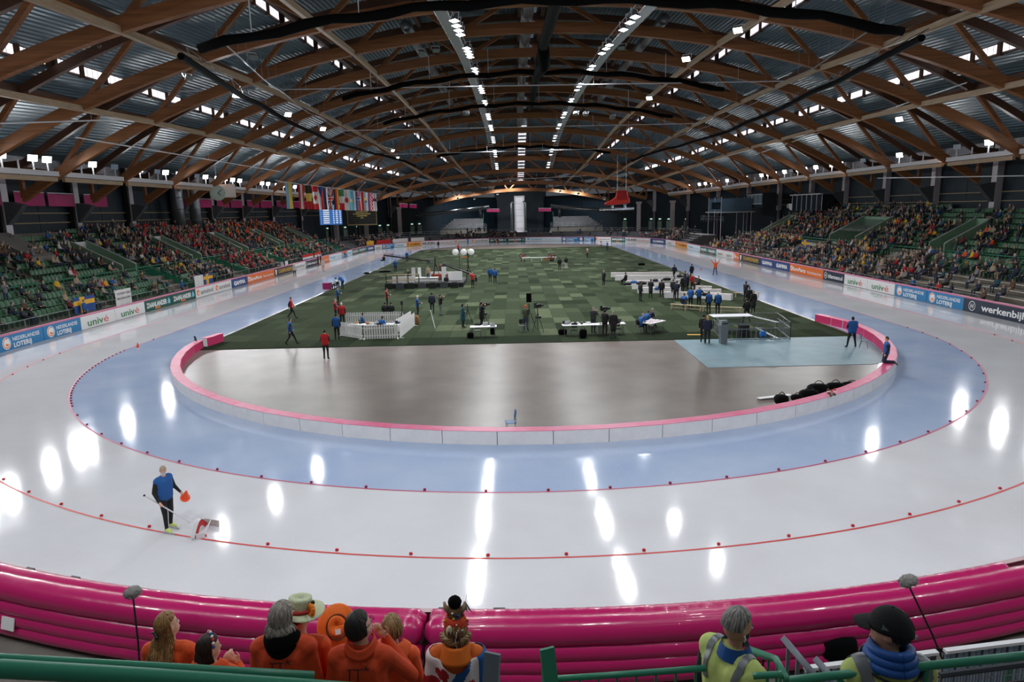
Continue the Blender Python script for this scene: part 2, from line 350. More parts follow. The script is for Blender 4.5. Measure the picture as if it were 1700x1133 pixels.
for sd, sn in ((-1, 'left'), (1, 'right')):
    for k, r in enumerate((.34, .535, .73)):
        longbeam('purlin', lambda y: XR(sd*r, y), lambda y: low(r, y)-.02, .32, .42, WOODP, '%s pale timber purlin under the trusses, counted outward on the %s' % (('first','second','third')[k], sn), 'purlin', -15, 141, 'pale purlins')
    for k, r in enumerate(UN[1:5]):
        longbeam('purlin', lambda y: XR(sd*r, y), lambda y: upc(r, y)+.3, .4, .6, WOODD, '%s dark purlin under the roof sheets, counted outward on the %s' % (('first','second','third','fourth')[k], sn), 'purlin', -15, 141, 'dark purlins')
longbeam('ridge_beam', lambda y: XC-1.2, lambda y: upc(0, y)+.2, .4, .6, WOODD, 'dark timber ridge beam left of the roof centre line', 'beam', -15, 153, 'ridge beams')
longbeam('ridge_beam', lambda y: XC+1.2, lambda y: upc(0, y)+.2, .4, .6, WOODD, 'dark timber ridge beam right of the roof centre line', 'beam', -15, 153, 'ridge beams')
def deckz(r, Y):
    r = abs(r); rp = .85*r/.47 if r <= .47 else .85*(r-.47)/.3 if r <= .77 else .8*(r-.77)/.3
    return max(upc(r, Y)+.75+rp, 14.6 if r > .85 and Y < 140 else 0)
dk = MB(); dy = [-30,-21]+[y for y in range(-15, 142, 6)]+[147,153,159,165,174,183]
for sd in (-1, 1):
    for a, b, n in ((.012, .47, 8), (.4701, .77, 5), (.7701, 1.09, 6)):
        nv = len(dk.v); rs = [a+(b-a)*k/n for k in range(n+1)]
        vs = [(XR(sd*r, y), y, deckz(min(r, .47) if a < .47 else min(max(r, .47011), .77) if a < .77 else max(r, .77011), y)) for y in dy for r in rs]; k_ = n+1
        dk.add(vs, [(i*k_+j, i*k_+j+1, i*k_+k_+j+1, i*k_+k_+j) for i in range(len(dy)-1) for j in range(n)])
struct(tag(dk.build('ceiling', DECK), 'dark teal corrugated steel roof sheets stepped in long terraces'))
wn = 0
for sd, sn in ((-1, 'left'), (1, 'right')):
    for r, rn in ((.47, 'upper'), (.77, 'lower')):
        wn += 1; wo = struct(tag(ob('window_%d' % wn, None), '%s long strip of daylight panes in the %s roof slope' % (rn, sn)))
        for Y in range(-15, 129, 12):
            fr = MB()
            for k in range(3):
                y0, y1 = Y+.5+k*3.7, Y+.5+(k+1)*3.7-.35
                z = lambda y, f: deckz(r+.0001, y)*(1-f)+deckz(r, y)*f
                x0, x1 = XR(sd*r, y0), XR(sd*r, y1); pn = MB()
                for q in range(4):
                    ya, yb = y0+(y1-y0)*q/4+.03, y0+(y1-y0)*(q+1)/4-.03; xa, xb = XR(sd*r, ya), XR(sd*r, yb)
                    pn.add([(xa, ya, z(ya,.12)), (xb, yb, z(yb,.12)), (xb, yb, z(yb,.92)), (xa, ya, z(ya,.92))], [(0,1,2,3)])
                pn.build('pane', GLOW, wo)
                fr.beam((x0+sd*.03, y0-.18, z(y0,.5)), (x0+sd*.03, y0-.17+.35, z(y0,.5)), .3, 1.2)
            fr.build('mullion', WOODD, wo)
            bk = MB(); xa, xb = XR(sd*r, Y)+sd*.12, XR(sd*r, Y+12)+sd*.12
            bk.add([(xa,Y,deckz(r+.0001,Y)-.1),(xb,Y+12,deckz(r+.0001,Y+12)-.1),(xb,Y+12,deckz(r,Y+12)+.1),(xa,Y,deckz(r,Y)+.1)], [(0,1,2,3)]); bk.build('frame', WOODD, wo)
wo = struct(tag(ob('window_5', None), 'ridge skylight running down to the far end of the hall'))
for y in range(102, 160, 3):
    pn = MB(); pn.box((XC, y+1.4, deckz(.02, y+1.4)-.6), (1.7, 2.5, .06)); pn.build('pane', GLOW, wo)
wo = struct(tag(ob('window_6', None), 'tall narrow window in the middle of the far end wall'))
for k in range(6):
    pn = MB(); pn.box((XC-.4, 170, 1.6+k*1.9), (2.3, .12, 1.75)); pn.build('pane', mat('dim_daylight_pane', (214,212,220), .4, emit=.35), wo)
m_ = MB(); m_.box((XC-.4, 170.3, 6), (3.2, .3, 13)); m_.build('frame', WHITEM, wo)
# ------------------------------------------------------------------ lamps
HSG = MB(); HSG.lathe([(.12,.30),(.2,.28),(.30,.10),(.42,.02),(.42,-.02),(.3,-.02)], n=4, mtx=Matrix.Diagonal((1.0,.72,1,1))@Matrix.Rotation(PI/4, 4, 'Z')); HSGM = HSG.mesh('housing', mat('grey_lamp_housing', (120,124,128), .4, metal=.5))
LN_ = MB(); LN_.box((0,0,-.03), (.56,.40,.03)); LENM = LN_.mesh('lens', LENS); LENU = LN_.mesh('lens', LENSO)
YK = MB(); YK.beam((-.34,0,.0),(-.34,0,.5),.05,.03); YK.beam((.34,0,0),(.34,0,.5),.05,.03); YK.beam((-.34,0,.5),(.34,0,.5),.05,.03); YKM = YK.mesh('yoke', WHITEM)
LIGHTD = {}
def lamp(loc, aim, label, lit=True, power=1.0, group=None, yoke=True, scale=1.0):
    t = thing('flood_lamp', loc, label, 'lamp', 0, group)
    d = (Vector(aim)-Vector(loc)).normalized(); t.rotation_mode = 'QUATERNION'; t.rotation_quaternion = d.to_track_quat('-Z', 'Y'); t.scale = (scale,)*3
    ob('housing', HSGM, t); ob('lens', LENM if lit else LENU, t)
    if yoke: ob('yoke', YKM, t)
    if lit:
        k = round(power, 2)
        if k not in LIGHTD:
            l = bpy.data.lights.new('lamp_light', 'AREA'); l.shape = 'RECTANGLE'; l.size = .56; l.size_y = .4; l.energy = LAMP_W*k; l.spread = math.radians(140); l.color = (.95, .98, 1.0); LIGHTD[k] = l
        lo = ob('lamp_light', LIGHTD[k], t, (0, 0, -.06))
    return t
GX = 6.6; NTH = 'first second third fourth fifth sixth seventh eighth ninth tenth eleventh twelfth thirteenth fourteenth'.split()
def gz(y): return low(.12, y)-1.5
for sd, sn in ((-1, 'left'), (1, 'right')):
    g = MB(); ys = list(range(-50, 119, 2))
    for y0, y1 in zip(ys[:-1], ys[1:]):
        x = XC+sd*GX
        for dx in (-.4, .4): g.tube((x+dx, y0, gz(y0)), (x+dx, y1, gz(y1)), .05, 4); g.tube((x+dx, y0, gz(y0)+.7), (x+dx, y1, gz(y1)+.7), .04, 4); g.tube((x+dx, y0, gz(y0)), (x+dx, y1, gz(y1)+.7), .03, 4)
        g.box((x, (y0+y1)/2, (gz(y0)+gz(y1))/2-.03), (.7, 1.9, .04))
    tag(g.build('lamp_gantry', mat('pale_gantry_steel', (178,182,186), .4, metal=.4)), 'long pale lamp gantry under the roof, %s of the centre line' % sn, 'gantry', 'central lamp gantries')
    ysl = [-46+6.6*k for k in range(7)]+[Y+o for Y in range(0, 117, 12) for o in ((2.4, 4.2, 6.0, 7.8) if sd < 0 else (2.6, 4.6, 7.4))]
    for y in ysl: lamp((XC+sd*(GX-.75), y, gz(y)-.35), (XC+sd*(GX+2), y-3.0, 0), 'lit flood lamp in the row hung from the %s central gantry' % sn, True, 1.1 if y > 0 else .2, 'flood lamps of the central gantries')
sidebeam = {}
for sd, sn in ((-1, 'left'), (1, 'right')):
    for bi, Y in enumerate(range(-27, 118, 12)):
        pat = {(-1,3):'OLOLL', (-1,4):'OULOU', (-1,5):'OLOUL', (1,4):'ULOU', (1,3):'ULOL', (1,5):'LOOL', (1,6):'UOUO', (1,7):'LLOL'}.get((sd, bi)) or ''.join(rnd.choice('LLUOL') for _ in range(4))
        r = .925; f = lambda y: Vector((XR(sd*r, y), y, low(r, y)+.15)); p, q = f(Y+.6), f(Y+11.4)
        t = thing('lamp_beam', p, 'white channel beam with lamps, %s bay along the %s side' % (NTH[bi], sn), 'beam', 0, 'side lamp beams')
        b_ = MB(); d = q-p; b_.beam((0,0,0), d, .7, .08); b_.beam((sd*-.33,0,.2), d+Vector((sd*-.33,0,.2)), .06, .42); b_.beam((sd*.33,0,.2), d+Vector((sd*.33,0,.2)), .06, .42); b_.build('channel', WHITEM, t)
        w_ = MB(); w_.beam((0,0,-.3), d+Vector((0,0,-.3)), .3, .4); w_.build('timber', WOODP, t)
        s_ = MB(); u = d.normalized()
        for k in range(14): s_.sphere(u*(.4+k*.78)+Vector((-sd*.2,0,.28)), .09, 6, 4)
        s_.build('spot_bulbs', mat('small_white_bulb', (235,235,240), .3), t)
        n = len(pat)
        for k, c in enumerate(pat):
            fr = (k+.5)/n; pp = p+d*fr; po = MB(); po.beam((0,0,0), (0,0,1.2), .12, .1); po_ = po.build('post', WHITEM, t); po_.location = d*fr
            if c != 'O': lamp(pp+Vector((0, 0, 1.45)), (pp.x-sd*30, pp.y-18, 0), '%s flood lamp on the %s post of the %s bay, %s side beam' % ('lit' if c == 'L' else 'dark', NTH[k], NTH[bi], sn), c == 'L', 1.0 if Y > 0 else .9, 'flood lamps of the side beams', False, 1.35)
# flood lamps hung singly from the trusses
for px, py, Y, lit in ((172,80,9,False),(283,119,12,True),(314,129,12,False),(392,158,16,True),(478,190,21,True),(536,214,33,True),(420,95,9,False),(700,88,21,False),(724,84,21,False),(775,190,50,False),(1032,80,21,False),(1048,30,10,False),(1139,98,12,True),(1078,163,33,True),(956,190,50,False),(972,191,50,False),(1016,196,50,False),(1493,198,21,True),(1225,50,6,True),(652,250,81,True),(660,262,93,True),(848,300,150,True),(826,322,150,True),(960,322,150,True),(1003,330,117,True),(788,330,150,True),(760,330,150,True),(930,318,150,True)):
    p = pty(px, py, Y); lamp(p, (p.x*.4, p.y-14, 0) if Y < 110 else (p.x, p.y+13, 2), 'flood lamp hung under the roof, %s, %s of the light rows' % ('lit' if lit else 'dark', 'left' if p.x < -5 else 'right' if p.x > 9 else 'between'), lit, .6 if Y < 110 else 1.3, 'single hung flood lamps', True, 1.05)
for k in range(8):  # unseen lamps added over the near bend to brighten the pad faces
    x = -21+6*k; p = (x, -38, low(abs(x-XC)/Wd(-38), -38)-.6); lamp(p, (x*.55, -14, 0), 'added flood lamp %s from the left in the unseen row above the near bend' % ('first','second','third','fourth','fifth','sixth','seventh','eighth')[k], True, .85, 'added flood lamps above the near bend')
# ------------------------------------------------------------------ advertising boards round the rink
RB = 33.22
def bpath(s, off=0.0):
    R = RB-off
    if s < 0: a = -s/RB; return (-R*math.cos(a), -R*math.sin(a))
    if s <= S: return (-R, s)
    s -= S
    if s <= PI*RB: a = s/RB; return (-R*math.cos(a), S+R*math.sin(a))
    s -= PI*RB
    if s <= S: return (R, S-s)
    a = (s-S)/RB; return (R*math.cos(a), -R*math.sin(a))
def flat(name, col, **k): return mat(name, col, .5, **k)
INK = {k: flat('print_'+k, c) for k, c in dict(white=(236,236,236), green=(60,128,78), red=(214,60,44), grey=(96,92,92), orange=(240,120,34), black=(22,22,26), gold=(196,154,66), sky=(64,170,206), yellow=(246,196,60), brown=(140,40,30), lblue=(120,196,226), pinkw=(226,190,200)).items()}
BG = {k: mat('board_face_%02x%02x%02x' % c, c, .35) for k, c in dict(loterij=(40,124,178), unive=(224,222,222), zaan=(24,84,72), amslod=(226,224,224), gamma=(30,66,128), euro=(226,110,34), champ=(44,44,44), hilt=(26,40,60), daikin=(218,226,232), vlas=(240,176,72), keuken=(226,224,224)).items()}
BH = 1.02; USED = set()
def board(s0, s1, st, where):
    names = dict(loterij='blue board with round emblem', unive='white board with green and red wordmark', zaan='dark green board with white capitals', amslod='white board with orange dot', gamma='navy board with white wordmark', euro='orange board with white lettering', champ='black board with gold lettering', hilt='dark navy board with white web address', werken='long dark navy board with large white lettering', daikin='pale board with light blue wordmark', vlas='amber board with red-brown capitals', keuken='white board with black and red lettering')
    x, y = bpath((s0+s1)/2); lb = '%s, %s' % (names[st], where); lb = lb if lb not in USED else lb.replace('just past','next after'); USED.add(lb); t = thing('advertising_board', (x, y, 0), lb, 'banner', 0, 'rinkside advertising boards')
    L = s1-s0; n = max(1, int(L/1.2)) if (s0 < 0 or (S < s1 and s0 < S+PI*RB) or s1 > 2*S+PI*RB) else 1
    o = Vector((x, y, 0))
    def P(u, v, d=0.0): a = bpath(s0+u, d); return Vector((a[0], a[1], v))-o
    b_ = MB(); vs = []
    for k in range(n+1):
        u = .03+(L-.06)*k/n; vs += [P(u,.04,0), P(u,.04,-.07), P(u,BH,-.07), P(u,BH,0)]
    b_.add(vs, [(i*4+j, i*4+(j+1)%4, i*4+4+(j+1)%4, i*4+4+j) for i in range(n) for j in range(4)]+[(0,3,2,1), tuple(4*n+j for j in range(4))])
    b_.build('panel', BG[{'werken': 'hilt'}.get(st, st)], t)
    c_ = MB(); c_.path([P(.0+L*k/n, BH+.05, -.06) for k in range(n+1)], .09, 6); c_.build('top_cushion', mat('pink_edge_cushion', (206,120,150), .5), t)
    g = {}
    def tx(col, s, u, v, h, w=None, bold=.03, sh=0):
        bold = bold*(.4 if s != 'é' else 0) if st in ('unive','amslod') else bold*.75; m_ = g.setdefault(col, MB()); put_text(m_, s, lambda a, b: P(a, b, .012), u, v, h, w, bold, sh)
    def disc(col, u, v, r, r0=0.0, a0=0, a1=2*PI, d=.010):
        m_ = g.setdefault(col, MB()); k = 20; vs = []
        for i in range(k+1):
            a = a0+(a1-a0)*i/k; vs += [P(u+r0*math.cos(a), v+r0*math.sin(a), d), P(u+r*math.cos(a), v+r*math.sin(a), d)]
        m_.add(vs, [(2*i, 2*i+1, 2*i+3, 2*i+2) for i in range(k)])
    def rect(col, u0, v0, u1, v1, d=.010): g.setdefault(col, MB()).add([P(u0,v0,d), P(u1,v0,d), P(u1,v1,d), P(u0,v1,d)], [(0,1,2,3)])
    if st == 'loterij':
        disc('white', .75, .53, .40); disc('orange', .75, .53, .34, .27, 1.2, 6.0, .014); disc('orange', .78, .47, .14, 0, 2.6, 6.4, .014); disc('sky', .75, .55, .35, .30, -.6, 1.6, .014)
        tx('white', 'NEDERLANDSE', 1.35, .58, .26, L-1.75, .02); tx('white', 'LOTERIJ', 1.38, .16, .30, (L-1.75)*.66, .05)
    elif st == 'unive':
        w_ = min(3.0, L*.62); tx('green', 'univ', L*.18, .2, .54, w_*.72, .04); tx('red', 'é', L*.18+w_*.75, .2, .56, w_*.22, .05)
    elif st == 'zaan':
        tx('white', 'ZAANLANDER', .3, .34, .44, L*.74, .05); rect('orange', L*.35, .12, L*.55, .26)
        m_ = g.setdefault('lblue', MB()); m_.add([P(L*.84,.3,.01), P(L*.93,.3,.01), P(L*.93,.62,.01), P(L*.885,.86,.01), P(L*.84,.62,.01)], [(0,1,2,3,4)])
    elif st == 'amslod':
        disc('orange', L*.13, .55, .3); disc('white', L*.14, .5, .12, d=.014); tx('grey', 'amslod', L*.26, .32, .48, L*.64, .02)
    elif st == 'gamma': tx('white', 'GAMMA', L*.14, .28, .46, L*.72, .06)
    elif st == 'euro':
        disc('white', .55, .55, .3, .14); tx('white', 'EuroParcs', L*.1, .32, .42, L*.40, .04); tx('white', 'Vakantieparken', L*.55, .3, .36, L*.40, .0, .25)
    elif st == 'champ':
        tx('gold', 'CHAMPIONSHIPS', L*.2, .28, .52, L*.72, .05)
        m_ = g.setdefault('white', MB()); m_.add([P(L*.06,.14,.01), P(L*.1,.14,.01), P(L*.12,.86,.01), P(L*.04,.86,.01)], [(0,1,2,3)])
    elif st == 'hilt':
        disc('white', .55, .53, .36, .31); tx('white', 'H', .40, .36, .34, .3, .03); tx('white', 'hiltermann.nl', 1.15, .32, .42, L-1.5, .03)
    elif st == 'werken':
        disc('white', .95, .53, .36, .31); tx('white', 'H', .80, .36, .34, .3, .03); tx('white', 'werkenbijhiltermann.nl', 1.95, .32, .48, L-2.5, .03)
    elif st == 'daikin':
        m_ = g.setdefault('sky', MB()); m_.add([P(L*.08,.3,.01), P(L*.13,.8,.01), P(L*.05,.8,.01)], [(0,1,2)])
        tx('sky', 'DAIKIN', L*.16, .32, .38, L*(.62 if L < 7 else .3), .03)
        if L > 7: tx('lblue', 'De echte airco', L*.55, .34, .32, L*.4, .0)
    elif st == 'vlas':
        tx('brown', 'VLASMAN', L*.24, .28, .5, L*.7, .05); m_ = g.setdefault('red', MB()); m_.add([P(L*.06,.85,.01), P(L*.12,.2,.01), P(L*.18,.85,.01)], [(0,1,2)])
    elif st == 'keuken':
        tx('black', 'KEUKEN', L*.04, .28, .5, L*.38, .05); tx('red', 'warenhuis.nl', L*.44, .28, .42, L*.5, .0)
    for k, m_ in g.items(): m_.build('lettering_'+k if k != 'sky' else 'lettering_blue', INK[k], t)
BL = [(-7.4,-2.6,'loterij'),(-2.6,1.7,'loterij'),(1.7,5.8,'loterij'),(5.8,10.3,'unive'),(10.3,14.8,'unive'),(14.8,19.6,'zaan'),(19.6,24.5,'zaan'),(24.5,29,'amslod'),(29,33.5,'amslod'),(33.5,38.2,'gamma'),(38.2,47.8,'euro'),(47.8,55.7,'champ'),(55.7,61.9,'amslod'),(61.9,68.4,'hilt'),(68.4,75.7,'euro'),(75.7,84.7,'daikin'),(84.7,89,'loterij'),(89,93,'daikin'),(93,99.2,'zaan'),(99.2,105.6,'zaan'),(105.6,109.8,'gamma'),(109.8,113.3,'unive'),(113.3,118,'loterij'),(118,122.4,'daikin'),(122.4,127.1,'vlas'),(127.1,136.7,'keuken'),(136.7,141.2,'amslod'),(141.2,146.2,'amslod'),(146.2,151,'zaan'),(151,155.7,'zaan'),(155.7,165.3,'daikin'),(165.3,170,'loterij'),(170,174.7,'loterij'),(174.7,179.4,'amslod'),(179.4,184,'zaan'),(184,193.2,'keuken'),(193.2,200.9,'gamma'),(200.9,208.7,'unive'),(208.7,218.6,'vlas'),(218.6,227.6,'daikin'),(227.6,232.6,'zaan'),(232.6,237.6,'zaan'),(237.6,242.2,'unive'),(242.2,246.7,'unive'),(246.7,249.2,'euro'),(249.2,258,'champ'),(258,263,'gamma'),(263,268,'gamma'),(268,277.1,'euro'),(277.1,281.8,'hilt'),(281.8,286.4,'unive'),(286.4,291.1,'unive'),(291.1,295.8,'loterij'),(295.8,300.4,'loterij'),(300.4,312.0,'werken')]
_pv = None
for i, (a, b, st) in enumerate(BL):
    if i == 44: pass
    nb = BL[i-1][2] if i else None; col = dict(loterij='a blue', unive='a white', zaan='a dark green', amslod='a grey-on-white', gamma='a navy', euro='an orange', champ='the black and gold', hilt='a web-address', werken='a long navy', daikin='a light blue', vlas='an amber', keuken='a red and black')
    side = 'left straight' if b < 100 else 'far bend' if a < 202 else 'right straight'
    board(a, b, st, '%s, just past %s one' % (side, col[nb]) if nb else 'at the left picture edge')
# ------------------------------------------------------------------ pads round the infield
PADT = mat('pink_pad_top', (190,40,96), .38, noise=.5, ns=1.3, noise2=(206,104,142), bump=.1)
PADI = mat('pink_pad_side', (186,34,92), .45)
def pad(p0, p1, p2, p3, label, h=.5):       # plan corners: ice side p0 p1, infield side p2 p3
    c = Vector(((p0[0]+p2[0])/2, (p0[1]+p2[1])/2, 0)); t = thing('barrier_pad', c, label, 'pad', 0, 'low pads round the infield')
    V = [Vector((*p, 0))-c for p in (p0, p1, p2, p3)]; up = Vector((0, 0, h)); b_ = MB()
    b_.add([V[0], V[1], V[1]+up, V[0]+up, V[2], V[3], V[3]+up, V[2]+up], [(0,1,2,3), (1,4,7,2), (5,0,3,6)]); b_.build('ice_face', WHITEV, t)
    b_ = MB(); u2 = Vector((0,0,h+.015)); e = [v+(v-sum(V, Vector())/4)*.012 for v in V]
    b_.add([v+up for v in e]+[v+u2 for v in e], [(4,5,6,7), (0,1,5,4), (1,2,6,5), (2,3,7,6), (3,0,4,7)]); b_.build('top_cover', PADT, t)
    b_ = MB(); b_.add([V[2], V[3], V[3]+up, V[2]+up], [(0,1,2,3)]); b_.build('back_face', PADI, t)
PX = .42
def pring(r, a): q = ring(r, a); return (q[0]+PX, q[1])
a = PI+.095; k = 0; da = 2.0/21.4
while a < 2*PI-.02:
    b = min(a+da, 2*PI); e = .0006
    side = 'left' if a < PI*1.33 else 'right' if a > PI*1.68 else 'near'
    k += 1; pad(pring(21.42, a+e), pring(21.42, b-e), pring(20.95, b-e), pring(20.95, a+e), '%s white-faced pad with pink top from the left, on the %s bend' % (['first','second','third','fourth','fifth','sixth','seventh','eighth','ninth','tenth','eleventh','twelfth','thirteenth','fourteenth','fifteenth','sixteenth','seventeenth','eighteenth','nineteenth','twentieth','twenty-first','twenty-second','twenty-third','twenty-fourth','twenty-fifth','twenty-sixth','twenty-seventh','twenty-eighth','twenty-ninth','thirtieth','thirty-first','thirty-second','thirty-third','thirty-fourth','thirty-fifth'][k-1], side)); a = b
pad((21.8,0.01),(21.6,1.2),(21.1,1.15),(21.3,0.0), 'pink pad at the start of the right straight, next to the standing official')
pad((21.58,1.22),(21.2,2.9),(20.75,2.85),(21.1,1.2), 'last pink pad on the right beside the turf')
pad((-20.75,-1.65),(-20.45,.1),(-20.0,.05),(-20.3,-1.75), 'single loose pink pad on the left turf corner', .55)
# ------------------------------------------------------------------ near inflatable barrier
def ang(px, py, z): p = gpt(px, py, z); return math.atan2(p.y, p.x) % (2*PI)
a_seam, a_l, a_r1, a_r2 = ang(708,1032,1.0), PI+.30, ang(1668,943,1.0), 2*PI-.42
def inflatable(a0, a1, label, top_end=None):
    c = ring(33.6, (a0+a1)/2); t = thing('inflatable_barrier', (*c, 0), label, 'barrier', 0, 'magenta inflatable crash barriers')
    for q, (r, z, rad) in enumerate(((33.24,.92,.20), (33.61,.95,.265), (33.71,.63,.185), (33.745,.40,.17), (33.77,.18,.165))):
        b_ = MB(); n = int((a1-a0)*r/.16); pts, rs = [], []
        e1 = a1 if not (q == 0 and top_end) else top_end
        for i in range(n+1):
            a = a0+(e1-a0)*i/n; p = ring(r, a); pts.append((p[0]-c[0], p[1]-c[1], z))
            e = min((a-a0)*r, (e1-a)*r); rs.append(rad*(math.sqrt(max(0, 1-(1-min(e,.06)/.06)**2))*.5+.5)*(1+.012*math.sin(i*.9+q)+.01*math.sin(i*2.3)))
        b_.path(pts, rs, 14); b_.build('tube', MAG, t, smooth=True)
    return t
inf1 = inflatable(a_l, a_seam-.001, 'long magenta inflatable barrier left of the seam behind the supporters')
inf2 = inflatable(a_seam+.001, a_r2, 'long magenta inflatable barrier right of the seam, behind the stewards', a_r1)
p = ptx(30, 1028, gpt(30,1028,.38).x); pn = ring(33.9, ang(30,1028,.38)); ta = ang(30,1028,.38)
lb = MB(); lb.box((0,0,0), (.34,.02,.25)); lo = lb.build('maker_label', WHITE, inf1); lo.location = (ring(33.94,ta)[0]-inf1.location.x, ring(33.94,ta)[1]-inf1.location.y, .40); lo.rotation_euler = (-.25, 0, ta+PI/2)
lt = MB(); put_text(lt, 'SHIA', lambda u, v: Vector((-u, .013, v)), -.1, -.02, .07, .2, .02); l2 = lt.build('label_print', INK['black'], lo)
bd = MB(); n = 90; a0, a1 = PI+.25, 2*PI-.3
for i in range(n):
    t0, t1 = a0+(a1-a0)*i/n, a0+(a1-a0)*(i+1)/n
    for R0, R1, z0, z1 in ((33.0,33.12,1.0,1.0), (33.0,33.0,0,1.0)): bd.add([(*ring(R0,t0),z0), (*ring(R1,t0),z1), (*ring(R1,t1),z1), (*ring(R0,t1),z0)], [(0,1,2,3)])
rb_ = tag(bd.build('rink_board', mat('dusty_pink_rim', (196,168,172), .5)), 'low curved rink board with dusty pink rim in front of the inflatable', 'board')
for px, py in ((35,953),(109,969),(735,1022),(828,1024)):
    a = ang(px, py, 1.02); cl = MB(); cl.box((0,0,0), (.22,.1,.04)); o = cl.build('clip', BLACK, rb_); o.location = (*ring(33.07, a), 1.02); o.rotation_euler.z = a+PI/2
# ------------------------------------------------------------------ stands
STEP = mat('terrace_concrete', (116,112,102), .8, noise=.2, ns=1.2)
LROW = [(36.2+.97*k, .75+.44*k) for k in range(4)]; UROW = [(41.6+1.04*j, 2.6+.55*j) for j in range(9)]
BROW = [(35.1+1.04*k, .30+.36*k) for k in range(4)]; RROW = [(39.4+1.0*k, 1.72+.33*k) for k in range(3)]; RUP = [(45.2+1.0*j, 2.75+.52*j) for j in range(9)]
VL = [(26.9, 1.25), (42.4, 1.25), (58.2, 1.25), (74.6, 1.3), (91.5, 1.3)]; VR = [(28.6, 1.3), (49.8, 3.7), (78.5, 1.3)]
YL0, YL1, YR0, YR1 = -14.0, 99.0, -16.0, 82.0
def stand(sd, lower, upper, walk, V, y0, y1, name, label, xback, vdep):
    base = struct(tag(ob(name, None), label))
    cuts = []; y = y0
    for v, hw in V: cuts += [(y, v-hw, 0), (v-hw, v+hw, 1)]; y = v+hw
    cuts.append((y, y1, 0))
    for a, b, vom in cuts:
        prof = [(lower[0][0]-.48, 0)]
        for x, z in lower: prof += [(x-.48, z), (x+.48, z)]
        prof += [(walk[0], walk[1])]
        for x, z in upper:
            if vom and x < vdep: continue
            prof += [(x-.48, prof[-1][1]), (x-.48, z), (x+.52, z)]
        prof += [(xback, prof[-1][1]), (xback, 0)]
        m_ = MB(); m_.prism(prof, lambda p, q, t: (sd*p, t, q), a, b); m_.build('terrace', STEP, base)
    return base
stand(-1, LROW, UROW, (40.9, 2.11), VL, YL0, YL1, 'stand_left', 'stepped concrete stand along the left straight', 51.2, 46.0)
stand(1, BROW+RROW, RUP, (44.7, 2.35), VR, YR0, YR1, 'stand_right', 'stepped concrete stand along the right straight', 54.2, 49.6)
VPANEL = mat('white_board_panel', (206,208,206), .5)
for sd, V, xf, xb, zf, up in ((-1, VL, 41.0, 46.0, 2.1, UROW), (1, VR, 44.8, 49.6, 2.35, RUP)):
    for i, (v, hw) in enumerate(V):
        t = thing('stairwell', (sd*xf, v, zf), '%s pale green stairwell with sloping walls in the %s stand, counted from the camera' % (('first','second','third','fourth','fifth')[i], 'left' if sd < 0 else 'right'), 'stairwell', 0, 'green stairwells in the stands')
        zb = zf+ 5.0*.53+1.0
        for e in (-1, 1):
            m_ = MB(); D = xb-xf; poly = [(0,0),(0,1.35),(D,zb-zf+.25),(D+.2,zb-zf+.25),(D+.2,0)]
            m_.prism(poly, lambda p, q, s: (sd*p, e*hw+s, q), -.1, .1); sw = m_.build('side_wall', GREENP, t)
            r_ = MB(); r_.path([(0, e*hw, 1.42), (sd*D, e*hw, zb-zf+.32)], .05, 6); r_.build('hand_rail', WHITEM, sw)
        m_ = MB(); m_.box((sd*(D+.05), 0, zb-zf-.45), (.12, hw*2-.2, 1.3)); m_.build('back_panel', VPANEL if sd < 0 else GREENP, t)
        m_ = MB(); m_.box((sd*(D-.1), 0, .9), (.1, hw*2-.2, 1.8)); m_.build('doorway', mat('dark_doorway', (20,26,26), .9), t)
        if sd > 0 and i == 1:
            for k in range(9): q = MB(); q.beam((1.2, -hw+.3+k*.8, 2.0), (D, -hw+.3+k*.8, zb-zf-.2), .12, .06); q.build('roof_slat', GALV, t)
m_ = MB(); m_.prism([(0,0),(0,1.0),(4.2,3.2),(4.2,0)], lambda p, q, s: (-44.2-p, 17.2+s, 4.0+q), 0, 3.2); tag(m_.build('stairwell_cover', mat('grey_slab', (128,124,118), .8, noise=.15, ns=1)), 'bare grey sloping concrete cover in the left stand at the picture edge', 'wall')
# ---- seats
sm = MB()
sm.add([(-.22,.20,.40),(.22,.20,.40),(.23,-.18,.36),(-.23,-.18,.36),(-.22,.20,.44),(.22,.20,.44),(.23,-.18,.40),(-.23,-.18,.40)], [(3,2,1,0),(4,5,6,7),(0,1,5,4),(1,2,6,5),(2,3,7,6),(3,0,4,7)])
bk = [(-.23,-.20,.38),(0,-.23,.38),(.23,-.20,.38),(-.23,-.27,.72),(0,-.31,.76),(.23,-.27,.72),(-.20,-.33,.82),(0,-.37,.85),(.20,-.33,.82)]
sm.add(bk, [(0,1,4,3),(1,2,5,4),(3,4,7,6),(4,5,8,7)]); sm.add([(x, y-.03, z) for x, y, z in bk], [(3,4,1,0),(4,5,2,1),(6,7,4,3),(7,8,5,4)])
sm.add([bk[6], bk[7], bk[8], (bk[8][0], bk[8][1]-.03, bk[8][2]), (bk[7][0], bk[7][1]-.03, bk[7][2]), (bk[6][0], bk[6][1]-.03, bk[6][2])], [(0,1,4,5),(1,2,3,4)])
sm.box((0,-.1,.18), (.06,.2,.36))
SEAT = sm.mesh('stadium_seat', GREEND)
def in_vom(V, y, m=0.0): return any(abs(y-v) < hw+m for v, hw in V)
srng = random.Random(3); SEATS = []     # (x, y, z, rz, row name, side)
def aisle(y, V): return any(abs(y-(v+hw+.75)) < .62 for v, hw in V) or abs(y-14.2) < .6 or abs(y+1.5) < .6
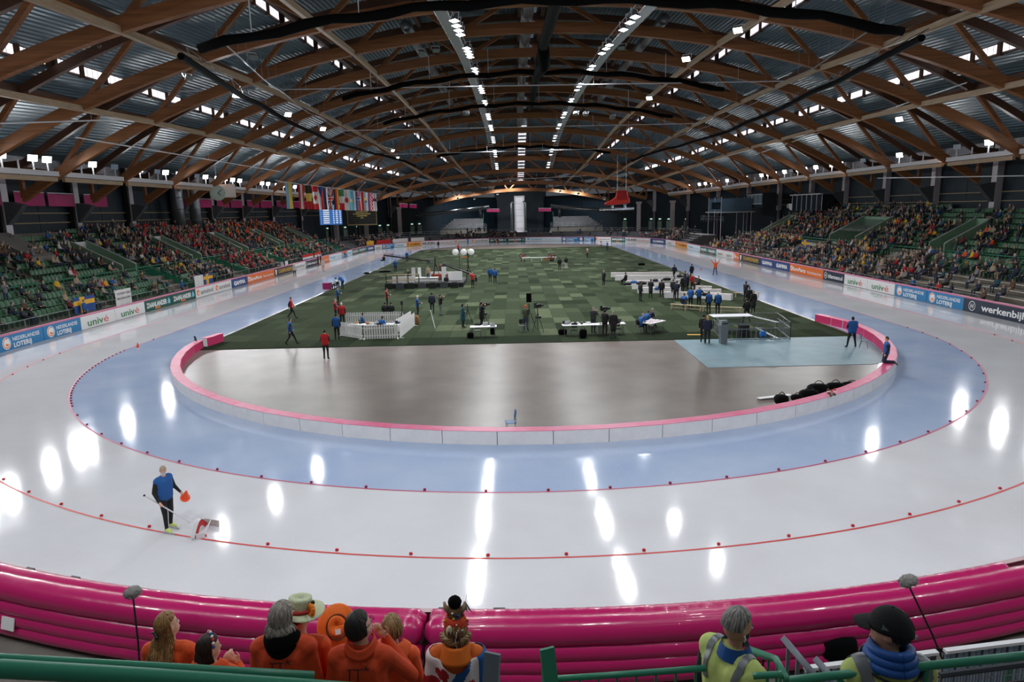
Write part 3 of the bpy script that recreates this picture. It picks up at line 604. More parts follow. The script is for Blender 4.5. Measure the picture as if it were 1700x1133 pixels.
for sd, rows, V, y0, y1, vd, nm in ((-1, LROW, VL, YL0, YL1, 0, 'lower left'), (-1, UROW, VL, YL0, YL1, 46, 'upper left'), (1, RROW, VR, YR0, YR1, 0, 'lower right'), (1, RUP, VR, YR0, YR1, 49.6, 'upper right')):
    for k, (x, z) in enumerate(rows):
        y = y0+.4
        while y < y1-.3:
            if abs(sd*x-XC) < Wd(y)+1.5 and not ((in_vom(V, y, .35) and (x < vd+.5 or nm.startswith('lower'))) or aisle(y, V)):
                SEATS.append((sd*x, y, z, PI/2 if sd < 0 else -PI/2, nm, k))
            y += .52
# rz: seat faces +Y locally; left stand faces +X
SEATS = [(x, y, z, -PI/2 if x < 0 else PI/2, nm, k) for x, y, z, r, nm, k in SEATS]
def inview(x, y, z):
    d = Vector((x, y, z))-CAM; u, v, f = d.dot(ax), d.dot(-ay), d.dot(-az)
    return f > 1 and abs(u/f*F) < 860 and abs(v/f*F) < 575
# occupancy of a seat
def crowd_density(x, y, nm, k):
    if x < 0:
        if nm[0] == 'l': return .24 if y < 25 else .75 if 32 < y < 62 else .6
        if y < 10: return .10 + (.08 if k < 3 else 0)
        if y < 24: return .5 if 1 < k < 5 and y > 13 else .12
        if y < 36: return .35 if k > 6 else .62
        if y < 62: return .9 if k < 7 else .55
        return .78
    if nm[0] == 'l': return .85 if y > 22 else .45
    if y < 22: return .3 if k < 4 else .06
    if y < 38: return .55 if k < 5 else .18
    return .72 if k < 8 else .35
OCC = []
for s_ in SEATS:
    if not inview(s_[0], s_[1], s_[2]+.6): continue
    cl = .5+.5*math.sin(s_[1]*1.7+s_[5]*2.1)*math.sin(s_[1]*.43+s_[5]); dn = crowd_density(s_[0], s_[1], s_[4], s_[5])
    if srng.random() < dn*(.55+.75*cl): OCC.append(s_)
for k, (x, z) in enumerate(BROW):           # people on the grey benches at right
    y = 6.0
    while y < YR1-2:
        if not (52 < y < 56.5) and srng.random() < (.72 if y > 19 else .22): OCC.append((x, y, z, PI/2, 'bench right', k))
        y += .56
vis = sorted([s_ for s_ in SEATS if inview(s_[0], s_[1], s_[2]+.5)], key=lambda q: (Vector(q[:3])-CAM).length)
for i, (x, y, z, r, nm, k) in enumerate(vis[:300]):
    tag(ob('stadium_seat', SEAT, None, (x, y, z), r), 'green plastic seat in row %s of the %s tier' % (('one','two','three','four','five','six','seven','eight','nine','ten','eleven')[k], nm), 'seat', 'green seats of the stands')
def mesh_arrays(me):
    V = np.empty(len(me.vertices)*3, np.float32); me.vertices.foreach_get('co', V); me.calc_loop_triangles()
    T = np.empty(len(me.loop_triangles)*3, np.int32); me.loop_triangles.foreach_get('vertices', T)
    I = np.empty(len(me.loop_triangles), np.int32); me.loop_triangles.foreach_get('material_index', I)
    return V.reshape(-1, 3), T.reshape(-1, 3), I
def merged(items):          # items: (V, T, mi, x, y, z, rz, scale)
    VV, TT, MM, o = [], [], [], 0
    for V, T, I, x, y, z, r, s in items:
        c, sn = math.cos(r), math.sin(r); q = np.empty_like(V); q[:,0] = (V[:,0]*c-V[:,1]*sn)*s+x; q[:,1] = (V[:,0]*sn+V[:,1]*c)*s+y; q[:,2] = V[:,2]*s+z
        VV.append(q); TT.append(T+o); MM.append(I); o += len(V)
    return np.concatenate(VV), np.concatenate(TT), np.concatenate(MM)
sv, st_, si = mesh_arrays(SEAT)
V_, T_, M_ = merged([(sv, st_, si, x, y, z, r, 1) for x, y, z, r, nm, k in vis[300:]])
tag(ob('stadium_seats', big_mesh('stadium_seats', V_, T_, M_, [GREEND])), 'the many farther rows of green plastic seats in both stands', 'seats', kind='stuff')
# benches on the right terrace
for k, (x, z) in enumerate(BROW):
    m_ = MB(); m_.box((0, 0, 0), (.3, 96, .05)); m_.box((.12,0,-.12), (.04,96,.2))
    tag(m_.build('bench', mat('pale_bench_plank', (150,140,126), .6, noise=.15, ns=2), None, False, (x+.12, 33, z+.30)), '%s long plank bench on the grey right terrace, counted from the ice' % ('first','second','third','fourth','fifth')[k], 'bench', 'terrace benches')
# fences
fm = MB(); L = 2.4
for z in (.06, 1.1): fm.tube((0,0,z), (0,L-.05,z), .022, 6)
for y in (0, L-.05): fm.tube((0,y,0), (0,y,1.12), .022, 6)
for i in range(1, 16): fm.tube((0,i*L/16,.06), (0,i*L/16,1.1), .008, 3)
FP = fm.mesh('crowd_barrier', mat('grey_fence_steel', (140,146,148), .45, metal=.5))
kk = 0; y = -12.0
while y < 97:
    kk += 1; tag(ob('crowd_barrier', FP, None, (-34.9, y, .35), 0), 'grey barred fence panel in front of the left stand', 'fence', 'fence panels of the left stand'); y += L
y = 6
while y < 80: tag(ob('crowd_barrier', FP, None, (34.35, y, .05), 0), 'grey barred fence panel in front of the right terrace', 'fence', 'fence panels of the right terrace'); y += L
m_ = MB(); m_.box((-34.5, 43, .17), (1.6, 113, .34)); struct(tag(m_.build('floor_walkway', GREYF), 'low grey walkway between boards and left fence'))
for sd, x, z, y0, y1, lb in ((-1, 40.1, 2.11, YL0, YL1, 'left'), (1, 42.0, 2.35, YR0, YR1, 'right')):
    m_ = MB()
    for h in (.35, .7, 1.0): m_.tube((sd*x, y0, z+h), (sd*x, y1, z+h), .03 if h < 1 else .045, 6)
    y = y0
    while y < y1: m_.tube((sd*x, y, z), (sd*x, y, z+1.0), .03, 6); y += 2.4
    tag(m_.build('walkway_rail', GREENR), 'long green rail along the middle walkway of the %s stand' % lb, 'rail')
for i, (v, hw) in enumerate(VL):
    m_ = MB(); m_.path([(-40.6, v+2.2, 3.25), (-35.4, v+2.2, 1.4)], .05, 6)
    for k in range(6): f = k/5; m_.tube((-40.6+5.2*f, v+2.2, 2.15-1.7*f), (-40.6+5.2*f, v+2.2, 3.25-1.85*f), .025, 5)
    m_.add([(-40.6, v+2.2, 2.3), (-35.4, v+2.2, .6), (-35.4, v+2.2, 1.25), (-40.6, v+2.2, 3.05)], [(0,1,2,3)])
    tag(m_.build('stair_rail', GREENR), '%s sloping green stair rail in the lower left stand, counted from the camera' % ('first','second','third','fourth','fifth')[i], 'rail', 'green stair rails')
# ------------------------------------------------------------------ far end terraces
def arcsteps(name, R0, steps, a0, a1, m, label, c=S, n=60):
    b_ = MB(); prof = [(R0, 0)]
    for dr, z in steps: prof += [(prof[-1][0], z), (prof[-1][0]+dr, z)]
    prof.append((prof[-1][0], 0)); k = len(prof); vs = []
    for i in range(n+1):
        a = a0+(a1-a0)*i/n
        for r, z in prof: p = ring(r, a, c); vs.append((p[0], p[1], z))
    b_.add(vs, [(i*k+j, i*k+j+1, i*k+k+j+1, i*k+k+j) for i in range(n) for j in range(k-1)]+[tuple(range(k)), tuple(n*k+k-1-j for j in range(k))]); return struct(tag(b_.build(name, m), label))
arcsteps('floor_far_terrace', 34.6, [(.8,.45),(.8,.8),(.8,1.15),(.8,1.5),(.8,1.85),(3.2,2.2)], -.12, PI-.02, GREYF, 'grey stepped terrace round the far bend')
rl = MB()
for i in range(60):
    a, b = -.1+(PI+.1)*i/60, -.1+(PI+.1)*(i+1)/60
    for h in (3.2, 2.75): rl.tube((*ring(38.7, a, S), h), (*ring(38.7, b, S), h), .04, 5)
    rl.tube((*ring(38.7, a, S), 2.2), (*ring(38.7, a, S), 3.2), .03, 5)
tag(rl.build('terrace_rail', GALV), 'grey railing along the top of the far terrace', 'rail')
for sx, x0, x1, nm in ((-1, -23.5, -9.5, 'left'), (1, 11.5, 28, 'right')):
    t = thing('bleacher', ((x0+x1)/2, 158, 0), 'grey stepped bleacher at the far end, %s of the tall window' % nm, 'bleacher', 0, 'far bleachers')
    b_ = MB(); w_ = x1-x0; prof = [(0,2.0)]
    for k in range(6): prof += [(k*.9, 3.2+k*.55), (k*.9+.9, 3.2+k*.55)]
    prof += [(5.4, 0), (0, 0)]; b_.prism(prof, lambda p, q, s: (s, p, q), -w_/2, w_/2); b_.build('steps', GREYF, t)
    r_ = MB()
    for h in (3.3, 3.8, 4.3): r_.tube((-w_/2-1, -.3, h), (w_/2+1, -.3, h), .05, 5)
    for k in range(12): r_.tube((-w_/2-1+k*(w_+2)/11, -.3, 0), (-w_/2-1+k*(w_+2)/11, -.3, 4.3), .05, 5)
    r_.build('front_rail', GALV, t); b_ = MB(); b_.box((0,-.2,1.4), (w_+2,.1,2.8)); b_.build('front_panel', mat('beige_panel', (122,118,108), .6, noise=.2, ns=1), t)
    b_ = MB(); b_.path([(sx*-w_/2, 5, 7.4), (sx*-w_/2, 0, 4.4)], .08, 6); b_.build('hand_rail', GREENR, t)
# ------------------------------------------------------------------ people
def capsule(mb, p, q, r1, r2, n=10, flat=None):
    p, q = Vector(p), Vector(q); d = q-p; L = d.length
    if L < 1e-6: d = Vector((0,0,1)); L = 1e-6
    d = d/L; a = d.cross(Vector((0,1,0)) if abs(d.y) < .9 else Vector((1,0,0))).normalized(); b = a.cross(d); ringsv = []
    for k in range(1, 5): t = PI/2*k/4; ringsv.append((p-d*(r1*math.cos(t)), r1*math.sin(t)))
    for k in range(4, 0, -1): t = PI/2*k/4; ringsv.append((q+d*(r2*math.cos(t)), r2*math.sin(t)))
    vs = [p-d*r1]+[c+(a*math.cos(2*PI*j/n)+b*math.sin(2*PI*j/n))*r for c, r in ringsv for j in range(n)]+[q+d*r2]; k = len(ringsv)
    fs = [(0, 1+(j+1)%n, 1+j) for j in range(n)]+[(1+i*n+j, 1+i*n+(j+1)%n, 1+i*n+n+(j+1)%n, 1+i*n+n+j) for i in range(k-1) for j in range(n)]+[(1+(k-1)*n+j, 1+(k-1)*n+(j+1)%n, 1+k*n) for j in range(n)]
    mb.add(vs, fs)
BASEJ = dict(hip=(.095,0,.90), knee=(.105,.02,.49), ank=(.11,-.03,.09), toe=(.13,.14,.035), sh=(.185,-.01,1.41), el=(.245,-.03,1.12), wr=(.25,.07,.89), hd=(.24,.11,.80), pel=(0,0,.95), che=(0,-.005,1.30), nek=(0,0,1.47), hea=(0,.035,1.63))
def sk(**o):
    J = {}
    for k, v in BASEJ.items():
        if k in ('pel','che','nek','hea'): J[k] = Vector(o.get(k, v))
        else:
            for s, n in ((1,'R'), (-1,'L')):
                b = o.get(k+n, None)
                if b is None: b = o.get(k, v); b = (b[0]*s, b[1], b[2])
                J[k+n] = Vector(b)
    J['hy'] = o.get('hy', 0.0); J['hp'] = o.get('hp', 0.0); J['hr'] = o.get('hr', 0.0); return J
def body_mesh(name, J, bulk=1.0, vox=.03, ratio=.5, style='short', coat=0.0, fingers=False, head=1.0, smooth=3, longsleeve=True):
    caps = []
    def cp(p, q, r1, r2, lb): caps.append((Vector(p), Vector(q), r1, r2, lb))
    B = bulk; pel, che, nek, hea = J['pel'], J['che'], J['nek'], J['hea']; up = (che-pel).normalized(); sd = (J['shR']-J['shL']).normalized(); fw = up.cross(sd).normalized()
    if fw.dot(Vector((0,1,0))) < -.2: fw = -fw
    for s in (1, -1):
        n = 'R' if s > 0 else 'L'; hip, sh = J['hip'+n], J['sh'+n]
        cp(pel+sd*s*.07+up*.0, che+sd*s*.085+up*.02, .118*B, .118*B, 2); cp(che+sd*s*.085, sh+up*-.02, .115*B, .075*B, 2)
        cp(hip+Vector((0,0,.03)), J['knee'+n], .096*(.5+.5*B), .066, 4); cp(J['knee'+n], J['ank'+n], .064, .046, 4)
        cp(J['ank'+n]+Vector((0,0,-.02)), J['toe'+n], .048, .036, 5)
        cp(sh, J['el'+n], .066*(.4+.6*B), .052*(.4+.6*B), 3); cp(J['el'+n], J['wr'+n], .050*(.4+.6*B), .036, 3)
        w_, h_ = J['wr'+n], J['hd'+n]
        if fingers:
            d = (h_-w_).normalized(); px = d.cross(fw); px = px.normalized() if px.length > .1 else sd; nrm = px.cross(d)
            cp(w_, w_+d*.06, .028, .03, 0)
            for k in range(4):
                o = px*(-.03+.02*k); l_ = (.075, .088, .082, .065)[k]; b0 = w_+d*.075+o; b1 = b0+d*l_*.5+nrm*.008; cp(b0, b1, .0105, .0100, 0); cp(b1, b1+(d*.7+nrm*.7).normalized()*l_*.5, .0100, .0085, 0)
            b0 = w_+d*.03-px*.03; cp(b0, b0+(d*.6-px*.8).normalized()*.045, .0125, .0115, 0); cp(b0+(d*.6-px*.8).normalized()*.045, b0+(d*.9-px*.5).normalized()*.08, .0115, .0095, 0)
        else:
            cp(w_, h_, .034, .040, 0); cp(w_+(h_-w_)*.4, w_+(h_-w_)*.8+fw*.04-sd*s*.015, .016, .014, 0)
    cp(pel, che, .12*B, .115*B, 2); cp(pel+fw*.03, che+fw*.02, .10*B, .10*B, 2)
    if coat > 0: cp(pel, pel-Vector((0,0,coat)), .17*B, .18*B, 2)
    cp(J['shR']*.8+nek*.2, J['shL']*.8+nek*.2, .065*B, .065*B, 2); cp(che+up*.1, nek, .08, .062, 2); cp(nek-up*.02, hea-Vector((0,0,.04)), .056, .056, 0)
    mb = MB()
    for p, q, r1, r2, lb in caps: capsule(mb, p, q, r1, r2)
    HM = Matrix.Translation(hea)@Matrix.Rotation(J['hy'], 4, 'Z')@Matrix.Rotation(J['hp'], 4, 'X')@Matrix.Rotation(J['hr'], 4, 'Y')@Matrix.Scale(head, 4)
    mb.sphere((0,-.012,.012), (.078,.094,.112), 14, 10, mtx=HM); mb.sphere((0,.02,-.055), (.058,.068,.066), 10, 8, mtx=HM)
    mb.sphere((0,.087,-.014), (.013,.017,.021), 8, 6, mtx=HM)
    for s in (-1, 1): mb.sphere((s*.08,-.008,-.01), (.014,.022,.032), 8, 6, mtx=HM)
    if style == 'long':
        mb.sphere((0,-.05,-.05), (.085,.075,.15), 10, 8, mtx=HM)
    me0 = mb.mesh('tmp', []); o = bpy.data.objects.new('tmp', me0); C.objects.link(o)
    md = o.modifiers.new('r', 'REMESH'); md.mode = 'VOXEL'; md.voxel_size = vox
    if smooth: s_ = o.modifiers.new('s', 'SMOOTH'); s_.iterations = smooth; s_.factor = .5
    if ratio < 1: d_ = o.modifiers.new('d', 'DECIMATE'); d_.ratio = ratio
    dg = bpy.context.evaluated_depsgraph_get(); me = bpy.data.meshes.new_from_object(o.evaluated_get(dg)); me.name = name
    bpy.data.objects.remove(o); bpy.data.meshes.remove(me0)
    n = len(me.polygons); ctr = np.empty(n*3, np.float32); me.polygons.foreach_get('center', ctr); ctr = ctr.reshape(-1, 3).astype(float)
    best = np.full(n, 1e9); lab = np.zeros(n, int)
    for p, q, r1, r2, lb in caps:
        a, d = np.array(p), np.array(q-p); L2 = max(d@d, 1e-9); t = np.clip(((ctr-a)@d)/L2, 0, 1); dist = np.linalg.norm(ctr-a-t[:,None]*d, axis=1)-(r1+(r2-r1)*t)+(.035*np.clip(1-t/.22, 0, 1) if lb == 3 else 0)
        w_ = dist < best; best[w_] = dist[w_]; lab[w_] = lb
    inv = np.array(HM.inverted()); loc = ctr@inv[:3,:3].T+inv[:3,3]; hd = np.linalg.norm((loc-[0,-.012,-.01])/[.085,.104,.13], axis=1) < 1.14
    w_ = hd & ((lab == 0) | (loc[:,2] > -.05)); lab[w_] = 0
    hr = hd & (((loc[:,2] > .048) & (loc[:,1] < .085)) | ((loc[:,1] < -.015) & (loc[:,2] > -.085)) | ((loc[:,1] < .03) & (loc[:,2] > .015)))
    if style == 'long': hr |= (np.linalg.norm((loc-[0,-.05,-.05])/[.085,.075,.15], axis=1) < 1.2) & (loc[:,1] < .03)
    lab[hr & (style != 'none')] = 1
    mk = hd & (loc[:,1] > .02) & (loc[:,2] < -.022) & (loc[:,2] > -.115) & ~hr; lab[mk] = 6
    if not longsleeve: pass
    for _ in range(7): me.materials.append(None)
    me.polygons.foreach_set('material_index', lab.astype(np.int32)); me.polygons.foreach_set('use_smooth', np.ones(n, bool)); me.update(); return me
SIT = dict(pel=(0,.02,.56), che=(0,.0,.90), nek=(0,.02,1.07), hea=(0,.06,1.23), hip=(.095,.06,.54), knee=(.12,.46,.52), ank=(.12,.44,.09), toe=(.13,.60,.035), sh=(.185,.0,1.01), el=(.25,.06,.73), wr=(.14,.28,.64), hd=(.09,.36,.63))
def P_(b=None, **k): d = dict(b or {}); d.update(k); return sk(**d)
POSES = dict(
  stand=P_(), arms=P_(el=(.25,.02,1.13), wr=(.06,.20,1.14), hd=(-.04,.20,1.15)), fold=P_(el=(.24,.05,1.14), wr=(.03,.19,1.10), hd=(-.06,.18,1.12), hp=-.1),
  board=P_(el=(.24,0,1.13), wr=(.12,.27,1.12), hd=(.09,.34,1.13), hp=-.35), hips=P_(el=(.36,-.09,1.16), wr=(.17,.03,1.0), hd=(.13,.07,.97)),
  walk=P_(kneeR=(.09,.20,.52), ankR=(.09,.34,.10), toeR=(.10,.50,.06), kneeL=(-.10,-.06,.50), ankL=(-.10,-.34,.16), toeL=(-.11,-.20,.05), elR=(.25,-.14,1.14), wrR=(.24,-.12,.90), hdR=(.23,-.10,.81), elL=(-.25,.05,1.13), wrL=(-.23,.22,.95), hdL=(-.22,.28,.88)),
  lean=P_(pel=(0,-.10,.93), che=(0,.18,1.16), nek=(0,.30,1.27), hea=(0,.42,1.37), hip=(.095,-.08,.90), sh=(.185,.24,1.24), el=(.24,.34,.98), wr=(.16,.52,.88), hd=(.14,.60,.84), hp=-.5),
  camera=P_(el=(.27,.12,1.27), wr=(.10,.26,1.47), hd=(.07,.30,1.52), hp=-.05), apart=P_(hip=(.10,0,.88), knee=(.18,.02,.48), ank=(.24,0,.09), toe=(.28,.14,.035), el=(.27,.04,1.14), wr=(.10,.16,1.0), hd=(.03,.18,.98), hp=-.2),
  up=P_(elR=(.40,0,1.60), wrR=(.50,.04,1.84), hdR=(.53,.05,1.93), elL=(-.40,0,1.60), wrL=(-.50,.04,1.84), hdL=(-.53,.05,1.93), knee=(.16,.04,.49), ank=(.22,-.02,.10), toe=(.25,.15,.05)),
  kneel=P_(pel=(0,0,.52), che=(0,-.01,.87), nek=(0,0,1.04), hea=(0,.03,1.20), hip=(.095,0,.48), knee=(.11,.08,.07), ank=(.11,-.38,.07), toe=(.12,-.50,-.04), sh=(.185,0,.98), el=(.24,-.02,.70), wr=(.22,.08,.48), hd=(.20,.12,.40), hp=-.15),
  sit=P_(SIT), sitlean=P_(SIT, che=(0,.12,.88), nek=(0,.2,1.04), hea=(0,.27,1.18), sh=(.185,.14,.98), el=(.22,.28,.72), wr=(.08,.44,.68), hd=(.05,.50,.72), hp=-.2),
  sitturn=P_(SIT, hy=.7, elR=(.27,.02,.74), wrR=(.2,.22,.62), hdR=(.16,.3,.6)), sitback=P_(SIT, che=(0,-.05,.89), nek=(0,-.05,1.06), hea=(0,-.01,1.22), sh=(.185,-.05,1.0), hy=-.5, wr=(.05,.24,.74), hd=(-.02,.27,.76)),
  clap=P_(el=(.26,.08,1.15), wr=(.05,.26,1.30), hd=(.02,.31,1.36), hy=.3), sweep=P_(hp=-.3, hy=-.6, elL=(-.25,.02,1.12), wrL=(-.27,.10,.84), hdL=(-.27,.14,.76), elR=(.27,-.05,1.14), wrR=(.30,.08,.92), hdR=(.30,.14,.85), kneeR=(.12,.05,.49), ankR=(.12,.06,.09), toeR=(.16,.22,.035)),
  skate=P_(pel=(0,-.1,.84), che=(0,.10,1.12), nek=(0,.2,1.25), hea=(0,.29,1.37), hip=(.095,-.08,.80), knee=(.12,.14,.48), ank=(.12,-.02,.12), toe=(.13,.15,.07), sh=(.185,.14,1.2), el=(.25,-.05,1.05), wr=(.12,-.2,.98), hd=(.06,-.24,.98)))
def pmat(col, nm='cloth'): return mat('%s_%02x%02x%02x' % (nm, *col), col, .8 if nm != 'skin' else .55)
SKIN = [pmat(c, 'skin') for c in ((214,164,138),(226,182,156),(190,138,112))]
HAIRC = dict(grey=(150,146,142), white=(206,202,198), brown=(74,50,36), blond=(178,142,92), black=(26,22,22), dark=(44,32,28))
COLS = dict(black=(20,21,24), navy=(28,34,56), charcoal=(52,54,58), red=(178,26,36), orange=(226,84,24), blue=(24,84,150), brightblue=(34,110,196), white=(210,208,206), beige=(168,150,128), olive=(74,78,60), brown=(92,68,52), yellow=(222,174,40), grey=(122,122,124), maroon=(110,22,34), teal=(30,78,92), purple=(86,50,92), lime=(206,222,110), jeans=(52,66,96))
_bm = {}
def pbody(pose, hi=True, **k):
    key = (pose, hi, tuple(sorted(k.items())))
    if key not in _bm: _bm[key] = body_mesh('person', POSES[pose], vox=.022 if hi else .045, ratio=.45 if hi else .26, smooth=3 if hi else 2, **k)
    return _bm[key]
def person(loc, heading, pose, label, top, sleeve=None, legs='black', hair='brown', shoes='black', mask=False, height=1.75, skin=0, group=None, hi=True, **k):
    o = ob('person', pbody(pose, hi, **k), None, loc, math.radians(heading)); o.scale = (height/1.75,)*3
    tag(o, label, 'person', group); sk_ = SKIN[skin]
    ms = [sk_, pmat(HAIRC.get(hair) or COLS[hair], 'hair'), pmat(COLS[top]), pmat(COLS[sleeve or top]), pmat(COLS[legs]), pmat(COLS[shoes]), pmat(COLS['white'], 'mask') if mask else sk_]
    for i, x in enumerate(ms): o.material_slots[i].link = 'OBJECT'; o.material_slots[i].material = x
    return o
# ---- spectators
crng = random.Random(21)
LOWP = [(p, k) for p in ('sit','sitlean','sitturn','sitback') for k in ('short','long')]; STP = [('clap','short'), ('stand','short'), ('arms','long')]
DARK = ['black','navy','charcoal','black','navy','charcoal','grey','olive','brown','beige','teal']
def outfit(x, y, k):
    r = crng.random()
    if x < 0:
        if 40 < y < 64 and r < .40: t = crng.choice(('red','red','maroon','red'))
        elif 66 < y < 99 and r < (.34 if k > 3 else .12): t = 'orange'
        elif y < 40 and r < .16: t = crng.choice(('red','white','yellow','blue','maroon','white'))
        elif r < .10: t = crng.choice(('white','blue','beige','yellow','brightblue'))
        else: t = crng.choice(DARK)
    else:
        t = crng.choice(('orange','red','white','blue','maroon','red','beige','yellow')) if r < .19 else crng.choice(DARK)
    h = crng.choice(('grey','white','brown','grey','dark','blond','brown','black')) if crng.random() < .86 else crng.choice(('red','orange','navy','white','black'))
    return t, h, crng.choice(('black','jeans','jeans','charcoal','navy','beige'))
for y in np.arange(0.02, PI, .0125):        # people on the far terrace
    for q, rr in enumerate((35.4, 36.2, 37.0, 37.8, 39.8)):
        dn = .55 if (.08 < y < .45 or 2.45 < y < 2.95) else .4 if 1.55 < y < 2.0 else .06
        if q == 4: dn *= .5
        if crng.random() < dn: p = ring(rr, y, S); OCC.append((p[0], p[1], (.8,1.15,1.5,1.85,2.2)[q]-.35*(q < 4), y+PI/2, 'far', q))
OCC.sort(key=lambda q: (Vector(q[:3])-CAM).length)
PAL = []; PIX = {}
def pix(m_):
    if m_.name not in PIX: PIX[m_.name] = len(PAL); PAL.append(m_)
    return PIX[m_.name]
ROWN = ('first','second','third','fourth','fifth','sixth','seventh','eighth','ninth','tenth','eleventh'); crowd_items = []; ARR = {}
for i, (x, y, z, r, nm, k) in enumerate(OCC):
    t, h, lg = outfit(x, y, k); stand_ = crng.random() < (.06 if nm != 'far' else .5)
    po, hl = crng.choice(STP) if stand_ else crng.choice(LOWP); sc = crng.uniform(.93, 1.05); rr = r+crng.uniform(-.25, .25)
    if stand_: x += -.3 if x > 0 else .3
    s_ = crng.randrange(3)
    if i < 300:
        nb = {'lower left':'lower left stand', 'upper left':'upper left stand', 'lower right':'lower right stand', 'upper right':'upper right stand', 'bench right':'right plank benches', 'far':'far terrace'}[nm]
        hw = ('%s hat' % h if h in ('red','orange','navy') else '%s hair' % h)
        person((x, y, z), math.degrees(rr), po, 'spectator in %s top with %s, %s in %s row of %s' % (t, hw, 'standing' if stand_ else 'seated', ROWN[k], nb), t, None, lg, h, 'black', False, 1.75*sc, s_, 'spectators in the stands', False, style=hl)
    else:
        key = (po, hl)
        if key not in ARR: ARR[key] = mesh_arrays(pbody(po, False, style=hl))
        V, T, I = ARR[key]; lut = np.array([pix(q) for q in (SKIN[s_], pmat(HAIRC.get(h) or COLS[h], 'hair'), pmat(COLS[t]), pmat(COLS[t]), pmat(COLS[lg]), pmat(COLS['black']), SKIN[s_])])
        crowd_items.append((V, T, lut[I], x, y, z, rr, sc))
V_, T_, M_ = merged(crowd_items)
tag(ob('crowd', big_mesh('crowd', V_, T_, M_, PAL, True)), 'dense crowd of farther spectators filling both stands and the far terrace', 'crowd', kind='stuff')
print('CROWD', len(OCC), 'tris', len(T_), 'seats', len(vis))
# ------------------------------------------------------------------ infield props
WOODL = mat('pale_bench_wood', (196,172,140), .55, noise=.15, ns=3); STEEL = mat('thin_steel', (150,154,158), .3, metal=.8); BLUEP = mat('blue_plastic', (36,92,140), .4); GREYP = mat('grey_plastic', (108,116,122), .5)
def table(p, L, Wt, rz, label, top=WHITE, h=.74, leg=STEEL):
    t = thing('folding_table', p, label, 'table', rz); m_ = MB(); m_.box((0,0,h-.02), (L,Wt,.04)); m_.build('tabletop', top, t)
    for sx in (-1, 1):
        for sy in (-1, 1): m_ = MB(); m_.tube((sx*(L/2-.12), sy*(Wt/2-.08), 0), (sx*(L/2-.15), sy*(Wt/2-.1), h-.04), .022, 6); m_.build('leg', leg, t)
    return t
def chair(p, rz, label, m=BLACK, leg=STEEL):
    t = thing('chair', p, label, 'chair', rz); m_ = MB(); m_.grid(lambda u, v: ((u-.5)*.44, (v-.5)*.42, .45-.02*math.sin(v*PI)), 4, 4); m_.box((0,0,.43), (.42,.40,.02)); m_.build('seat', m, t)
    m_ = MB(); vs = []
    for k in range(5):
        z = .56+k*.08; w_ = .21-.02*abs(k-2); y = -.2-.05*k/4
        vs += [(-w_, y+.04, z), (0, y, z), (w_, y+.04, z), (w_, y+.06, z), (0, y+.02, z), (-w_, y+.06, z)]
    m_.add(vs, [(i*6+j, i*6+(j+1)%6, i*6+6+(j+1)%6, i*6+6+j) for i in range(4) for j in range(6)]+[(5,4,3,2,1,0), (24,25,26,27,28,29)]); m_.build('backrest', m, t)
    for sx in (-1, 1):
        m_ = MB(); m_.path([(sx*.2,.2,0), (sx*.19,.12,.43)], .013, 5); m_.build('leg', leg, t)
        m_ = MB(); m_.path([(sx*.2,-.24,0), (sx*.19,-.14,.43), (sx*.19,-.2,.62)], .013, 5); m_.build('leg', leg, t)
    return t
def tripod(p, h, label, head=None, rz=0, cat='tripod'):
    t = thing('tripod', p, label, cat, rz)
    for k in range(3): a = 2*PI*k/3+.4; m_ = MB(); m_.path([(math.cos(a)*.42*h/1.5, math.sin(a)*.42*h/1.5, 0), (0,0,h*.8)], [.018,.025], 6); m_.build('leg', BLACK, t)
    m_ = MB(); m_.tube((0,0,h*.7), (0,0,h), .03, 8); m_.build('column', BLACK, t)
    if head == 'camera':
        m_ = MB(); m_.box((0,0,h+.16), (.18,.5,.24)); m_.tube((0,.25,h+.17), (0,.5,h+.17), .08, 10); m_.box((0,-.2,h+.34), (.12,.16,.1)); m_.build('camera_body', BLACK, t)
        m_ = MB(); m_.tube((.1,-.1,h), (.14,-.55,h-.12), .012, 5); m_.build('pan_bar', STEEL, t); m_ = MB(); m_.box((0,.05,h*.62), (.34,.25,.12)); m_.build('spreader', BLACK, t)
    return t
def bag(p, s, label, m=None, rz=0, kind='bag'):
    m_ = MB(); 
    def f(u, v):
        a, b = u*2*PI, (v-.5)*PI; cb = abs(math.cos(b))**.6; q = lambda c: math.copysign(abs(c)**.6, c); w_ = 1+.06*math.sin(5*a+3*b)
        return (s[0]/2*q(math.cos(a))*cb*w_, s[1]/2*q(math.sin(a))*cb*w_, s[2]/2*(1+math.copysign(abs(math.sin(b))**.7, math.sin(b))))
    m_.grid(f, 14, 8); t = thing(kind, p, label, 'bag', rz); m_.build('body', m or BLACKF, t, smooth=True)
    m_ = MB(); m_.path([(s[0]*(-.25+.5*k/8), 0, s[2]*(.97+.32*math.sin(PI*k/8))) for k in range(9)], .018, 5); m_.build('strap', BLACK, t); return t
def picket(p, q, label, h=.95, n=None):
    p, q = Vector(p), Vector(q); d = q-p; L = d.length; t = thing('picket_fence', p, label, 'fence', math.atan2(d.y, d.x), 'white picket fences of the officials'); n = n or int(L/.16)
    me = MB().box((0,0,h/2+.03), (.105,.02,h)).mesh('picket', WHITEV)
    for i in range(n): ob('picket', me, t, ((i+.5)*L/n, 0, 0))
    for z in (.25, .75): m_ = MB(); m_.box((L/2,.03,z), (L,.03,.07)); m_.build('cross_rail', WHITEV, t)
    for x in (.05, L-.05): m_ = MB(); m_.box((x,0,.02), (.08,.5,.03)); m_.build('foot', WHITEV, t)
picket(gpt(565,558), gpt(602,564), 'white picket fence panel at the left front of the officials booth')
